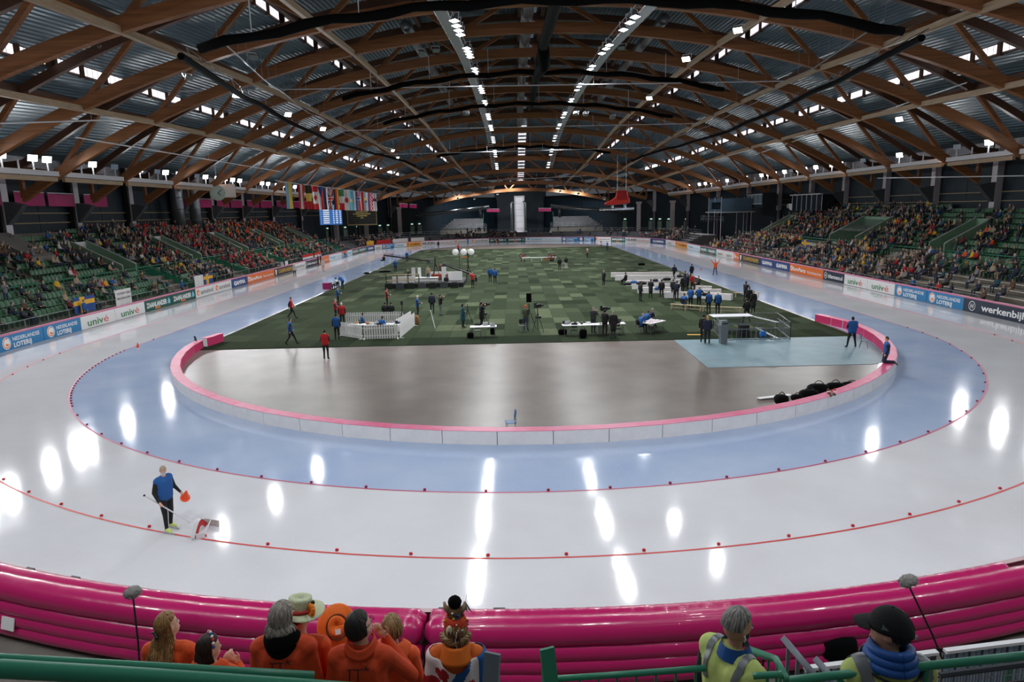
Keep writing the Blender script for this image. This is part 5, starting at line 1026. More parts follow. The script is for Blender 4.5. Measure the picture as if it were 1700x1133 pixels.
# ------------------------------------------------------------------ things hung under the roof
for i, (Y, hw, r) in enumerate(((-3,20.2,.27), (30,20.0,.25), (54,20.2,.25), (96,17.5,.25))):
    n = 26; pts = [(XC+hw*(2*k/n-1), Y, low(hw*(2*k/n-1)/Wd(Y), Y)-2.0+.12*math.sin(k*1.7)) for k in range(n+1)]; t = thing('draped_truss', (XC, Y, 18), '%s black-draped arch truss hung across the roof, counted from the camera' % ('first','second','third','fourth')[i], 'truss', 0, 'black-draped cross trusses')
    m_ = MB(); m_.path([(x-XC, 0, z-18) for x, y, z in pts], [r*(1+.12*math.sin(k*2.1)) for k in range(n+1)], 10); m_.build('drape', BLACKF, t, smooth=True)
    for k in range(2, n, 4): m_ = MB(); m_.tube((pts[k][0]-XC, 0, pts[k][2]-18), (pts[k][0]-XC, 0, pts[k][2]-18+2.6), .03, 4); m_.build('hanger', WHITEM, t)
for sd, sn in ((-1,'left'), (1,'right')):
    sp_ = [(21.3,-3),(24.5,14),(26.9,33),(28,55),(26.4,78),(22.3,99)]
    f = lambda y: float(np.interp(y, [q[1] for q in sp_], [q[0] for q in sp_])); ys = [-3+3*k for k in range(35)]; z = lambda y: low(f(y)/Wd(y), y)-2.1
    t = thing('curtain_track', (XC+sd*f(-3), -3, 17), 'long black curtain track truss running lengthwise on the %s' % sn, 'truss', 0, 'lengthwise curtain tracks'); o = t.location
    m_ = MB(); m_.path([Vector((XC+sd*f(y), y, z(y)))-o for y in ys], .22, 6); m_.build('curtain_roll', BLACKF, t); m_ = MB()
    for a, b in zip(ys[:-1], ys[1:]):
        for dx, dz in ((-.35,.5),(.35,.5),(0,.1)): m_.tube(Vector((XC+sd*f(a)+dx, a, z(a)+dz))-o, Vector((XC+sd*f(b)+dx, b, z(b)+dz))-o, .03, 4)
        m_.tube(Vector((XC+sd*f(a)-.35, a, z(a)+.5))-o, Vector((XC+sd*f(b)+.35, b, z(b)+.5))-o, .02, 4); m_.tube(Vector((XC+sd*f(a)+.35, a, z(a)+.5))-o, Vector((XC+sd*f(b), b, z(b)+.1))-o, .02, 4)
    m_.build('lattice', GREYD, t); m_ = MB(); m_.path([Vector((XC+sd*(f(y)-2.2), y, z(y)+1.0))-o for y in ys], .05, 5)
    for y in ys: m_.tube(Vector((XC+sd*(f(y)-2.2), y, z(y)+1.0))-o, Vector((XC+sd*(f(y)-2.2), y, z(y)+3.2))-o, .015, 4)
    m_.build('rail', GALV, t)
for i, (a, b, Y) in enumerate((((270,152),(1465,132),30), ((568,217),(1163,205),60), ((625,257),(1085,245),92), ((700,305),(1018,290),130))):
    p, q = pty(*a, Y), pty(*b, Y); m_ = MB(); m_.tube((0,0,0), q-p, .06, 6)
    for k in range(1, 10): c = (q-p)*k/10; m_.tube(c, c+Vector((0,0,1.6)), .012, 4)
    tag(m_.build('banner_pipe', WHITEM, None, False, p), '%s long white pipe hung crosswise under the roof, counted from the camera' % ('first','second','third','fourth')[i], 'pipe', 'white crosswise pipes')
for a, b, x, lb in (((125,228),(465,285),-36,'long white pipe slanting above the left stand'), ((1253,257),(1605,137),40,'long white pipe slanting above the right stand'), ((1110,285),(1250,248),38,'shorter white pipe above the far right stand'), ((1457,296),(1700,292),47,'grey pipe along the right wall above the brackets'), ((0,205),(258,197),-34,'thin grey pipe near the left roof edge')):
    p, q = ptx(*a, x), ptx(*b, x); m_ = MB(); m_.tube((0,0,0), q-p, .06, 6); c = (q-p)/2; m_.tube(c, c+Vector((0,0,1)), .012, 4); tag(m_.build('roof_pipe', WHITEM, None, False, p), lb, 'pipe')
m_ = MB(); m_.path([(XC-.7, y, low(0,y)+1.6) for y in range(-15, 96, 6)], .55, 12)
for y in range(-12, 96, 4): m_.lathe([(.58,-.05),(.6,0),(.58,.05)], n=12, mtx=Matrix.Translation((XC-.7,y,low(0,y)+1.6))@Matrix.Rotation(PI/2,4,'X'))
tag(m_.build('ridge_duct', GALV, smooth=True), 'silver round air duct running along the roof ridge', 'duct')
m_ = MB(); m_.path([(XC+.7, y, low(0,y)-1.2) for y in range(-6, 61, 6)], [.45]*12, 8); m_.path([(XC+.7, 20, low(0,20)-1.2), (XC+.9, 22, low(0,22)-2.6), (XC+.4, 24, low(0,24)-3.0)], .5, 8); tag(m_.build('ridge_drape', BLACKF, smooth=True), 'thick black drape roll hanging below the roof ridge', 'drape')
for sd, sn in ((-1,'left'),(1,'right')):
    m_ = MB(); m_.path([(XC+sd*.24*Wd(y), y, low(.24,y)+1.7) for y in range(21, 70, 6)], .5, 10); tag(m_.build('roof_duct', GALV, smooth=True), 'silver air duct between the trusses, %s of the ridge' % sn, 'duct')
# ------------------------------------------------------------------ flags
FC = {k: mat('flag_'+k, c, .8) for k, c in dict(sky=(120,170,206), yellow=(230,206,90), red=(196,36,40), white=(226,224,222), black=(46,46,44), gold=(232,176,50), blue=(40,76,140), green=(72,136,94), lblue=(110,186,206), maroon=(130,30,40), navy=(30,40,90)).items()}
def stripes(*cs): return lambda u, v: cs[min(int(u*len(cs)), len(cs)-1)]
def hbars(*cs): return lambda u, v: cs[min(int((1-v)*len(cs)), len(cs)-1)]
def cross(bg, c, c2=None): return lambda u, v: (c2 if c2 and (abs(u-.5) < .07 or abs(v-.62) < .03) else c) if (abs(u-.5) < .15 or abs(v-.62) < .07) else bg
def disc_(bg, c, r=.32): return lambda u, v: c if ((u-.5)**2+((v-.5)*3)**2) < r*r else bg
FL = [(478,'ukraine-like blue and yellow halves',stripes('sky','yellow')), (499,'red white red stripes',stripes('red','white','red')), (511,'black yellow red bars',hbars('black','yellow','red')), (522,'red and white with red leaf',lambda u, v: 'red' if v > .75 or v < .25 else ('red' if (abs(u-.5)*.9+abs(v-.5)*2.4) < .34 else 'white')), (531.5,'white and red with blue triangle',lambda u, v: 'blue' if v > .5+abs(u-.5)*.95 else ('white' if u < .5 else 'red')), (539,'blue black white stripes',stripes('blue','black','white')), (547,'white with red and blue crosses',lambda u, v: 'red' if abs(u-.5) < .12 or abs(v-.5) < .05 else 'white' if abs(u-.5) < .2 or abs(v-.5) < .09 or abs(abs(u-.5)-abs(v-.5)) < .07 else 'navy'), (557,'black red gold stripes',stripes('black','red','gold')), (566,'green white red bars',hbars('green','white','red')), (574.5,'white with a red disc',disc_('white','red',.4)), (582,'light blue with yellow sun',disc_('lblue','yellow',.28)), (588,'red white blue stripes',stripes('red','white','blue')), (594,'red with white and blue cross',cross('red','white','blue')), (599,'white and red halves',stripes('white','red')), (602.5,'light blue with yellow cross',cross('sky','yellow')), (606.5,'white with small blue and red disc',disc_('white','blue',.2)), (610.5,'white blue red stripes',stripes('white','blue','red')), (614,'red and white checks',lambda u, v: ('red','white')[(int(u*4)+int(v*10)) % 2]), (617.5,'white with red cross',cross('white','red')), (621,'blue with white cross',cross('white','blue'))]
ca, cb = Vector((-31.6,50,12.75)), Vector((-29.2,100,12.3)); m_ = MB(); n = 24
m_.path([ca+(cb-ca)*(-.06+1.12*k/n)-Vector((0,0,.12*abs(math.sin(k*1.3)))) for k in range(n+1)], .05, 5); tag(m_.build('flag_cable', WHITEM), 'white cable carrying the row of national flags', 'cable')
for i, (px, lb, fn) in enumerate(FL):
    best = min((abs(((ca+(cb-ca)*f-CAM).dot(ax)/(ca+(cb-ca)*f-CAM).dot(-az))*F+850-px), f) for f in np.linspace(-.03, 1.03, 400)); p = ca+(cb-ca)*float(best[1])
    keys = []; m_ = MB(); nu, nv = 16, 24; wv = prng.uniform(0, 6)
    vs = [((u/nu-.5)*(.92-.10*math.sin(v/nv*PI)), .07*math.sin(u/nu*7+wv+v/nv*2), -3.55*(1-v/nv)-.1) for u in range(nu+1) for v in range(nv+1)]
    for u in range(nu):
        for v in range(nv):
            c = fn((u+.5)/nu, (v+.5)/nv)
            if c not in keys: keys.append(c)
            a = u*(nv+1)+v; m_.f.append((a, a+nv+1, a+nv+2, a+1)); m_.m.append(keys.index(c))
    m_.v = vs; t = thing('hanging_flag', p, 'hanging flag, %s, in the row on the left' % lb.replace('ukraine-like ', ''), 'flag', prng.uniform(-.15,.15), 'national flags on the cable'); m_.build('cloth', [FC[k] for k in keys], t, smooth=True); m_ = MB(); m_.tube((-.47,0,-.08), (.47,0,-.08), .03, 5); m_.build('rod', WHITEM, t)
# ------------------------------------------------------------------ scoreboards, clock, banners, skate
SCR = mat('blue_screen', (58,120,196), .3, emit=.55); SCW = mat('screen_white', (236,240,246), .3, emit=.7); SCD = mat('dark_led_screen', (34,42,38), .5); SCY = mat('led_yellow', (214,190,110), .4, emit=.5)
t = thing('scoreboard', (pty(548.5,350,108).x,108,5.9), 'glowing blue result screen above the far left stand', 'screen', .25); m_ = MB(); m_.box((0,.15,2.2), (5.0,.25,4.6)); m_.build('frame', BLACK, t); m_ = MB(); m_.box((0,0,2.2), (4.8,.06,4.4)); m_.build('display', SCR, t); m_ = MB()
for k in range(9):
    z = .3+k*.46
    for x0, x1 in ((-2.2,-2.05),(-1.7,-.3),(.4,.75),(1.0,1.5),(1.8,2.2)): m_.add([(x0+.1,-.04,z), (x1,-.04,z), (x1,-.04,z+.26), (x0+.1,-.04,z+.26)], [(0,1,2,3)])
m_.build('result_lines', SCW, t)
t = thing('scoreboard', (pty(601,361,112).x,112,5.6), 'dark dot-matrix board with yellow welcome lettering above the far left stand', 'screen', .12); m_ = MB(); m_.box((0,.15,1.7), (6.7,.25,3.5)); m_.build('frame', mat('gold_frame', (150,136,90), .5), t)
for k in range(7): m_ = MB(); m_.box((0,0,.45+k*.44), (6.3,.06,.41)); m_.build('line_panel', SCD, t)
m_ = MB()
for k, s_ in enumerate(('WELCOME TO THE','ISU WORLD SPEED SKATING','CHAMPIONSHIPS','2022')): put_text(m_, s_, lambda u, v: (u, -.05, v), 0, 2.85-k*.44, .22, None, .0, 0, 0, True)
m_.build('lettering', SCY, t)
t = thing('wall_clock', (-43.8,57,11.65), 'large round pale green clock beside a white box above the left stand', 'clock', .5); m_ = MB(); m_.lathe([(1.05,-.1),(1.1,0),(1.05,.08),(0,.08)], n=28, mtx=Matrix.Rotation(PI/2,4,'X')); m_.build('face', mat('clock_face', (190,212,200), .4), t)
for a, l in ((.9,.75),(2.3,.55)): m_ = MB(); m_.beam((0,-.12,0), (l*math.sin(a),-.12,l*math.cos(a)), .08, .04, up=(0,1,0)); m_.build('hand', BLACK, t)
for k in range(12): a = k*PI/6; m_ = MB(); m_.box((.9*math.sin(a),-.11,.9*math.cos(a)), (.07,.02,.07)); m_.build('hour_mark', BLACK, t)
m_ = MB(); m_.box((1.2,.3,.3), (2.6,.3,1.9)); m_.build('box', WHITE, t); m_ = MB(); m_.tube((0,.2,1.0), (0,.2,4), .06, 6); m_.build('hanger', WHITEM, t)
def wallx(sd, y, off=1.6): return XC+sd*(Wd(y)+off)
def banner(p, q, h, label, m=MAGD):
    p, q = Vector(p), Vector(q); d = q-p; t = thing('wall_banner', p, label, 'banner', 0, 'magenta wall banners'); m_ = MB(); nrm = Vector((d.y,-d.x,0)).normalized()*(1 if p.x < 0 else -1)
    m_.grid(lambda u, v: d*u+Vector((0,0,-h*(1-v)-.10*math.sin(u*PI)*v))+nrm*(.05*math.sin(u*9)*(1-v)), 12, 4); m_.build('cloth', m, t, smooth=True); m_ = MB(); m_.tube((0,0,.02), d+Vector((0,0,.02)), .06, 6); m_.build('rail', WHITEM, t)
k = 0
for Y in (-3, 9, 21, 33, 57, 69, 81, 93, 105):
    for a, b in ((1.0, 5.7), (6.3, 11.0)):
        if Y == 33 and a > 2: continue
        k += 1; banner((wallx(-1,Y+a), Y+a, 11.05), (wallx(-1,Y+b), Y+b, 11.05), 1.35, '%s magenta cloth banner on the left wall, counted from the camera' % (ORD[:14]+['fifteenth','sixteenth','seventeenth','eighteenth'])[k-1])
for a, b, Y, lb in (((663,338),(677,339),128,'magenta banner on the far left wall, left of two'), ((680,339),(692,340),130,'magenta banner on the far left wall, right of two'), ((808,347),(829,347),168,'magenta banner left of the tall far window'), ((894,346),(915,346),168,'magenta banner right of the tall far window')): banner(pty(*a,Y), pty(*b,Y), .95, lb)
for sd in (-1, 1):
    for zz in (9.0, 8.0):
        m_ = MB(); pts = [(wallx(sd,y,2.5), y, zz) for y in range(-3, 118, 6)]; m_.path(pts, .06, 5); tag(m_.build('wall_rail', mat('beige_rail', (170,150,118), .6)), '%s horizontal timber rail along the %s wall' % ('upper' if zz > 8.5 else 'lower', 'left' if sd < 0 else 'right'), 'rail')
t = thing('giant_skate', (21.6,100,7.6), 'giant red speed skate with silver blade hung above the right side', 'sculpture', -.1)
bt = [(-2.9,1.35),(-2.6,1.75),(-1.6,2.1),(-.6,2.75),(-.25,4.1),(1.75,4.1),(1.9,3.2),(2.35,2.4),(2.35,1.5),(1.0,1.3),(-.6,1.15),(-2.4,1.15)]
m_ = MB(); m_.prism(bt, lambda a, b, s_: (a, s_, b), -.6, .6); bo = m_.build('boot', mat('red_skate_shell', (204,40,26), .4), t); bv = bo.modifiers.new('b', 'BEVEL'); bv.width = .18; bv.segments = 3; m_ = MB(); m_.box((.75,0,3.1), (2.0,1.26,1.9)); m_.build('ankle_panel', mat('deep_red_panel', (160,10,20), .6), t)
m_ = MB(); m_.box((-.3,0,.35), (7.2,.14,.55)); m_.tube((-3.8,0,.5), (3.2,0,.5), .18, 8); m_.build('blade', CHROME, t)
for x in (-1.2, 1.4): m_ = MB(); m_.lathe([(.3,.5),(.25,.9),(.45,1.3)], c=(x,0,0), n=10); m_.build('blade_post', GALV, t)
for x in (-.2, 1.6): m_ = MB(); m_.tube((x,0,4.0), (x,0,11.5), .03, 4); m_.build('cable', GALV, t)
# ------------------------------------------------------------------ ducts, doors, boxes on the walls
for px in (294, 322):
    p = ptx(px, 335, -48.6); t = thing('air_duct', (p.x, p.y, 6.2), 'thick silver vertical air duct at the left wall, %s of two' % ('left' if px < 300 else 'right'), 'duct', 0, 'vertical ducts'); m_ = MB(); m_.path([(0,0,0),(0,0,6.4),(-.3,0,7.2),(-1.2,0,7.8)], .82, 14); m_.build('pipe', GALV, t, smooth=True)
    for z in (1.6,3.2,4.8): m_ = MB(); m_.lathe([(.84,-.05),(.87,0),(.84,.05)], c=(0,0,z), n=14); m_.build('ring', GALV, t)
for a, b, Y, lb in (((664,359),(812,344),150,'silver duct along the far wall left of the tall window'), ((914,342),(1062,352),148,'silver duct along the far wall right of the tall window')):
    p, q = pty(*a,Y), pty(*b,Y); d = q-p; m_ = MB(); m_.path([(0,0,0), d*.35+Vector((0,0,-.3)), d], .5, 12)
    for k in range(1, 6): m_.tube(d*k/6, d*k/6+Vector((0,0,-.7)), .12, 8)
    e = (d*.9 if a[0] < 850 else d*.1); m_.tube(e, e+Vector((0,0,-3)), .4, 10); tag(m_.build('far_duct', GALV, None, True, p), lb, 'duct')
for px in (850, 873): p = pty(px, 392, 168); m_ = MB(); m_.path([(0,0,0),(0,0,9),(.6 if px < 860 else -.6,0,9.6)], .42, 12); m_.lathe([(.6,0),(.6,.5),(.45,.6)], n=12); tag(m_.build('end_duct', GALV, None, True, (p.x,168,1.2)), 'silver vertical duct beside the tall far window, %s one' % ('left' if px < 860 else 'right'), 'duct')
DOORM = mat('pale_green_door', (128,156,138), .5); SIGN = mat('green_exit_sign', (190,232,208), .4, emit=.9)
def wall_at(px, sd):
    return min((abs(((Vector((XC+sd*(Wd(y)+2.55), y, 4))-CAM).dot(ax)/(Vector((XC+sd*(Wd(y)+2.55), y, 4))-CAM).dot(-az))*F+850-px), y) for y in np.linspace(90, 164, 300))[1]
for i, (px, sd) in enumerate(((544,-1),(573,-1),(594,-1),(631,-1),(644,-1),(684,-1),(696,-1),(790,-1),(815,-1),(1140,1),(1110,1),(1081,1),(1096,1),(1038,1),(925,1),(905,1))):
    y = float(wall_at(px, sd)); x = XC+sd*(Wd(y)+2.5); dx = sd*(Wd(y+1)-Wd(y-1))/2; d = struct(tag(ob('door_%d' % (i+1), None, None, (x, y, 2.2), math.atan2(1, dx)), 'pale green door with glowing exit sign on the far wall'))
    m_ = MB(); m_.box((0,0,1.1), (1.7,.14,2.3)); m_.build('leaf', DOORM, d); m_ = MB(); m_.box((0,0,2.75), (.7,.2,.3)); m_.build('exit_sign', SIGN, d)
for px, sd, Y in ((558,-1,117),(608,-1,129),(664,-1,141),(1060,1,141),(1116,1,129)):
    p = pty(px, 375, Y); m_ = MB(); m_.box((0,0,5), (1.0,.6,8.5)); m_.box((0,0,9.4), (1.4,.8,.5)); tag(m_.build('far_column', MATS['white_sheet_column'], None, False, (p.x, Y, 0)), 'white column standing before the far wall, at %s' % {558:'the blue result screen',608:'the dark welcome board',664:'the left duct end',1060:'the right duct end',1116:'the green doors on the right'}[px], 'column', 'far white columns')
# right side commentary boxes
t = thing('commentary_box', (44.0,97,5), 'blue-fronted commentary box on a scaffold at the far right stand', 'cabin'); m_ = MB(); m_.box((0,0,3.2), (6,9,2.6)); m_.build('cabin', mat('slate_blue', (74,104,128), .5), t); m_ = MB(); m_.box((-3.05,-1,3.1), (.1,6,1.4)); m_.build('window', mat('dark_glass', (26,36,44), .1), t); m_ = MB()
for y in (-4.4,0,4.4):
    for x in (-3,3): m_.tube((x,y,-4.5), (x,y,4.8), .07, 6)
m_.box((0,0,1.8), (7,10,.15)); m_.build('scaffold', WHITEM, t); m_ = MB()
for h in (.3,.6,1.0): m_.tube((-3.6,-8,h), (-3.6,8,h), .04, 5)
for k in range(9): m_.tube((-3.6,-8+2*k,-.2), (-3.6,-8+2*k,1.0), .03, 5)
m_.build('railing', GALV, t)
t = thing('commentary_box', (48.6,92,7.6), 'dark glazed commentary room with pale window frames on the right wall', 'cabin'); m_ = MB(); m_.box((0,0,1.4), (2.6,9,2.8)); m_.build('room', NAVY, t)
for k in range(4): m_ = MB(); m_.box((-1.33,-3.3+k*2.2,1.6), (.08,1.9,1.7)); m_.build('pane', mat('dim_glass', (120,140,150), .1), t)
m_ = MB(); m_.box((-1.36,0,.7), (.1,9,.12)); m_.box((-1.36,0,2.5), (.1,9,.12)); m_.build('frame', WHITEM, t)
t = thing('glazed_lounge', (51.4,75,7.0), 'dark glazed lounge with a white roof edge on the right wall', 'cabin'); m_ = MB(); m_.box((0,0,1.3), (2.0,12,2.6)); m_.build('room', mat('dark_glass', (26,36,44), .1), t); m_ = MB(); m_.box((-1.2,0,2.7), (.5,12.4,.14)); m_.build('roof_edge', WHITEM, t)
for k in range(7): m_ = MB(); m_.box((-1.04,-6+2*k,1.3), (.08,.08,2.6)); m_.build('mullion', WHITEM, t)
t = thing('cup_sign', (51.6,84.5,8.0), 'white coffee cup emblem on the navy right wall', 'sign'); m_ = MB(); m_.add([(0,1.3*math.cos(PI+PI*k/14),.2+1.5*math.sin(PI+PI*k/14)*.8) for k in range(15)], [tuple(range(15))]); m_.build('cup', INK['white'], t); m_ = MB(); m_.path([(-.05,-1.3+.5*math.sin(k*.6),.5+.2*k) for k in range(8)], .08, 5); m_.build('steam', INK['white'], t); m_ = MB(); m_.path([(-.02,1.3+.45*math.sin(PI*k/8),-.6+.7*k/8) for k in range(9)], .1, 5); m_.build('handle', INK['white'], t)
# fence flags and banners
def fenceflag(px0, px1, py, h, x, cols, label, txt=None):
    p, q = ptx(px0, py, x), ptx(px1, py, x); t = thing('fence_flag', (p.x, p.y, p.z), label, 'flag'); keys = list(dict.fromkeys(cols(a/20+.025, b/14+.035) for a in range(20) for b in range(14))); m_ = MB(); d = Vector((0, q.y-p.y, 0))
    for a in range(20):
        for b in range(14): m_.add([d*((a+i)/20)+Vector((.03*math.sin((a+i)*.8),0,-h*(1-(b+j)/14))) for i, j in ((0,0),(1,0),(1,1),(0,1))], [(0,1,2,3)], keys.index(cols(a/20+.025, b/14+.035)))
    m_.build('cloth', [FC[k] for k in keys], t)
    if txt:
        m_ = MB()
        for k, s_ in enumerate(txt): put_text(m_, s_, lambda u, v: d*(.08+u)+Vector((.06,0,-h*.32-k*h*.3+v)), 0, 0, h*.14, .84, .0)
        m_.build('lettering', INK['black'], t)
swe = lambda u, v: 'gold' if abs(u-.38) < .1 or abs(v-.62) < .14 else 'blue'
fenceflag(121,157,496,1.25,-34.7,swe,'large blue and yellow cross flag on the left fence'); fenceflag(190,217,483,1.35,-34.7,lambda u, v: 'white','white cloth with handwritten black lettering on the left fence',['WE WANT MORE','BLAAUW']); fenceflag(337,353,456,1.2,-34.7,swe,'smaller blue and yellow cross flag farther along the left fence'); fenceflag(322,337,459,1.2,-34.7,lambda u, v: 'white','plain white cloth on the left fence beside a flag'); fenceflag(502,520,424,1.2,-34.7,lambda u, v: 'red' if v > .66 else 'white' if v > .33 else 'blue','red white blue flag on the far left fence'); fenceflag(522,533,420,1.2,-34.7,hbars('red','white','blue'),'second red white blue flag on the far left fence'); fenceflag(466,478,436,1.1,-34.7,lambda u, v: 'white','white cloth with dark emblem on the left fence')
p = gpt(1335,420); fenceflag(1331,1345,398,1.3,40.5,swe,'blue and yellow flag held up in the right stand')
for i, (a0, a1, c, lb) in enumerate(((2.62,2.78,'red','red cloth hung on the far terrace front'), (2.45,2.6,'white','white cloth hung on the far terrace front'), (2.3,2.42,'white','white banner hung on the far terrace left'), (2.82,2.92,'gold','yellow and blue cloth on the far terrace'))):
    m_ = MB(); n = 8; vs = []
    for k in range(n+1): a = a0+(a1-a0)*k/n; q = ring(34.4, a, S); vs += [(*q,1.1), (*q,2.0)]
    m_.add(vs, [(2*k,2*k+2,2*k+3,2*k+1) for k in range(n)]); tag(m_.build('terrace_cloth', FC[c]), lb, 'banner')
pa, pb_ = gpt(1522,462,.9), gpt(1605,431,2.2); t = thing('barrier_tape', pa, 'red and white striped tape slanting down the right terrace', 'tape')
for k in range(16):
    for w_ in (0,.22): m_ = MB(); d = pb_-pa; m_.beam(d*k/16+Vector((0,0,w_)), d*(k+1)/16+Vector((0,0,w_)), .02, .1); m_.build('stripe', (RED, WHITE)[k % 2], t)
for px, py, x, hd, lb, tp in ((142,525,-34.4,-80,'cameraman in blue jacket leaning over the left board before the yellow flag','blue'), (303,482,-34.4,-80,'steward in blue by the left fence, near the white board','blue'), (472,440,-34.4,-80,'photographer in navy by the far left fence','navy'), (1354,436,34.0,80,'steward in navy jacket behind the right boards','navy'), (1464,465,34.0,80,'steward in dark blue behind the right boards near the benches','navy')):
    p = ptx(px, py, x); person((x, p.y, .34 if x < 0 else 0.0), hd, 'stand', lb, tp)
# ------------------------------------------------------------------ near terrace and foreground
from mathutils.bvhtree import BVHTree
m_ = MB(); STEPS = [(-37.95,2.9),(-38.65,3.32),(-39.35,3.74),(-40.05,4.16),(-40.75,4.58),(-41.45,5.0),(-42.15,5.6),(-43.0,6.5)]
for (ya, za), yb in zip(STEPS, [q[0] for q in STEPS[1:]]+[-47.0]): m_.box((0,(ya+yb)/2,za/2), (26,ya-yb,za))
def step_z(y): return max([z for q, z in STEPS if y < q] or [0])
struct(tag(m_.build('floor_near_terrace', CONC2), 'concrete terrace steps below the camera'))
def rail(pts, r, label, m=GREENR, bars=None, group=None, n=10):
    o = Vector(pts[0]); t = thing('guard_rail', o, label, 'rail', 0, group); m_ = MB(); m_.path([Vector(p)-o for p in pts], r, n); m_.build('handrail', m, t, smooth=True)
    if bars:
        gap, drop, br = bars
        for a, b in zip(pts[:-1], pts[1:]):
            a, b = Vector(a), Vector(b); k = max(1, int((b-a).length/gap))
            for i in range(k): c = a+(b-a)*(i+.5)/k-o; m_ = MB(); m_.tube(c, c-Vector((0,0,drop)), br, 6); m_.build('baluster', m, t)
    return t
rail([ptd(-60,1107,2.62), ptd(0,1111,2.62), ptd(240,1124,2.66), ptd(490,1140,2.74), ptd(700,1155,2.85)], .027, 'thick green handrail across the bottom left corner'); rail([ptd(-60,1091,2.9), ptd(0,1095,2.9), ptd(300,1111,2.95), ptd(520,1123,3.05)], .018, 'thinner green rail just behind the thick handrail')
rail([ptd(916,1128,5.2), ptd(1040,1120,5.2), ptd(1172,1110,5.2)], .022, 'green rail left of the steward', bars=(.11,.5,.009)); rail([ptd(1244,1079,5.6), ptd(1288,1095,5.4), ptd(1306,1129,5.0)], .024, 'bent green rail right of the steward', bars=(.11,.8,.010)); rail([ptd(1250,1123,5.0), ptd(1298,1120,5.0)], .022, 'short green rail below the bent one', bars=(.12,.4,.009))
rail([ptd(1312,1130,4.6), ptd(1480,1112,4.7), ptd(1600,1100,4.8), ptd(1760,1083,4.9)], .024, 'green handrail passing behind the steward in the black cap', bars=(1.4,.6,.018))
for pts, lb in (([ptd(1302,1062,6.2), ptd(1352,1122,5.6)], 'grey stair gate with sloping top rail, taller one'), ([ptd(1356,1097,5.9), ptd(1390,1136,5.5)], 'grey stair gate with sloping top rail, shorter one')): rail(pts, .032, lb, mat('grey_gate', (104,114,124), .45), (.17,1.1,.016), n=4)
for px, py, c, lb, w_ in ((818,1087,'grey_gate','grey gate edge beside the person in the flag',.09), (908,1079,'green_rail_paint','green gate edge in the middle of the picture bottom',.08)):
    p = ptd(px, py, 5.0); m_ = MB(); m_.prism([(0,0),(.14,-.55),(.14,-1.6),(0,-1.6)], lambda a, b, s_: (s_-a*.35*(1 if px < 850 else -1), -a, b), -w_/2, w_/2); m_.beam((0,0,.01), (-.05 if px < 850 else .05,-.14,-.55), w_+.02, .03); tag(m_.build('gate_edge', MATS[c], None, False, p), lb, 'gate')
# corrugated low fence panels on the walkway at right
f0, f1 = gpt(1335,1109,1.15), gpt(1720,1061,1.15); dd = (f1-f0); L = dd.length; rz = math.atan2(dd.y, dd.x); CF = mat('blue_grey_corrugated', (128,148,168), .5, noise=.1, ns=5); k = 0; x = 0.0
while x < L:
    w_ = min(2.3, L-x); k += 1; t = thing('corrugated_fence', f0+dd*(x/L)-Vector((0,0,1.15)), '%s blue-grey corrugated fence panel on the right walkway, from the left' % ('first','second','third','fourth','fifth')[k-1], 'fence', rz, 'corrugated fence panels')
    n = int(w_/.115); me = MB().box((0,0,.55), (.085,.03,1.05)).mesh('slat', CF)
    for i in range(n): ob('slat', me, t, ((i+.5)*.115, .02*(i % 2), 0))
    m_ = MB(); m_.box((w_/2,0.015,.55), (w_,.01,1.05)); m_.build('sheet', GREYD, t); m_ = MB(); m_.box((w_/2,0,1.13), (w_-.02,.09,.05)); m_.build('top_rail', WHITEM, t); x += 2.42
a, b = ptd(1560,1122,4.3), ptd(1740,1098,4.5); d = b-a; t = thing('mesh_panel', a, 'grey wire mesh railing panel at the bottom right corner', 'railing'); m_ = MB(); m_.tube((0,0,0), d, .015, 6); m_.tube((0,0,-.1), d+Vector((0,0,-.1)), .012, 6); m_.build('rails', GREYD, t); m_ = MB()
for i in range(36): m_.tube(d*i/35, d*i/35-Vector((0,0,.6)), .003, 4)
for i in range(8): m_.tube((0,0,-.05*i), d-Vector((0,0,.05*i)), .0025, 4)
m_.build('wires', GALV, t)
bag(gpt(1385,1100,.02), (.75,.5,.62), 'black bag with red and white trim against the inflatable barrier')
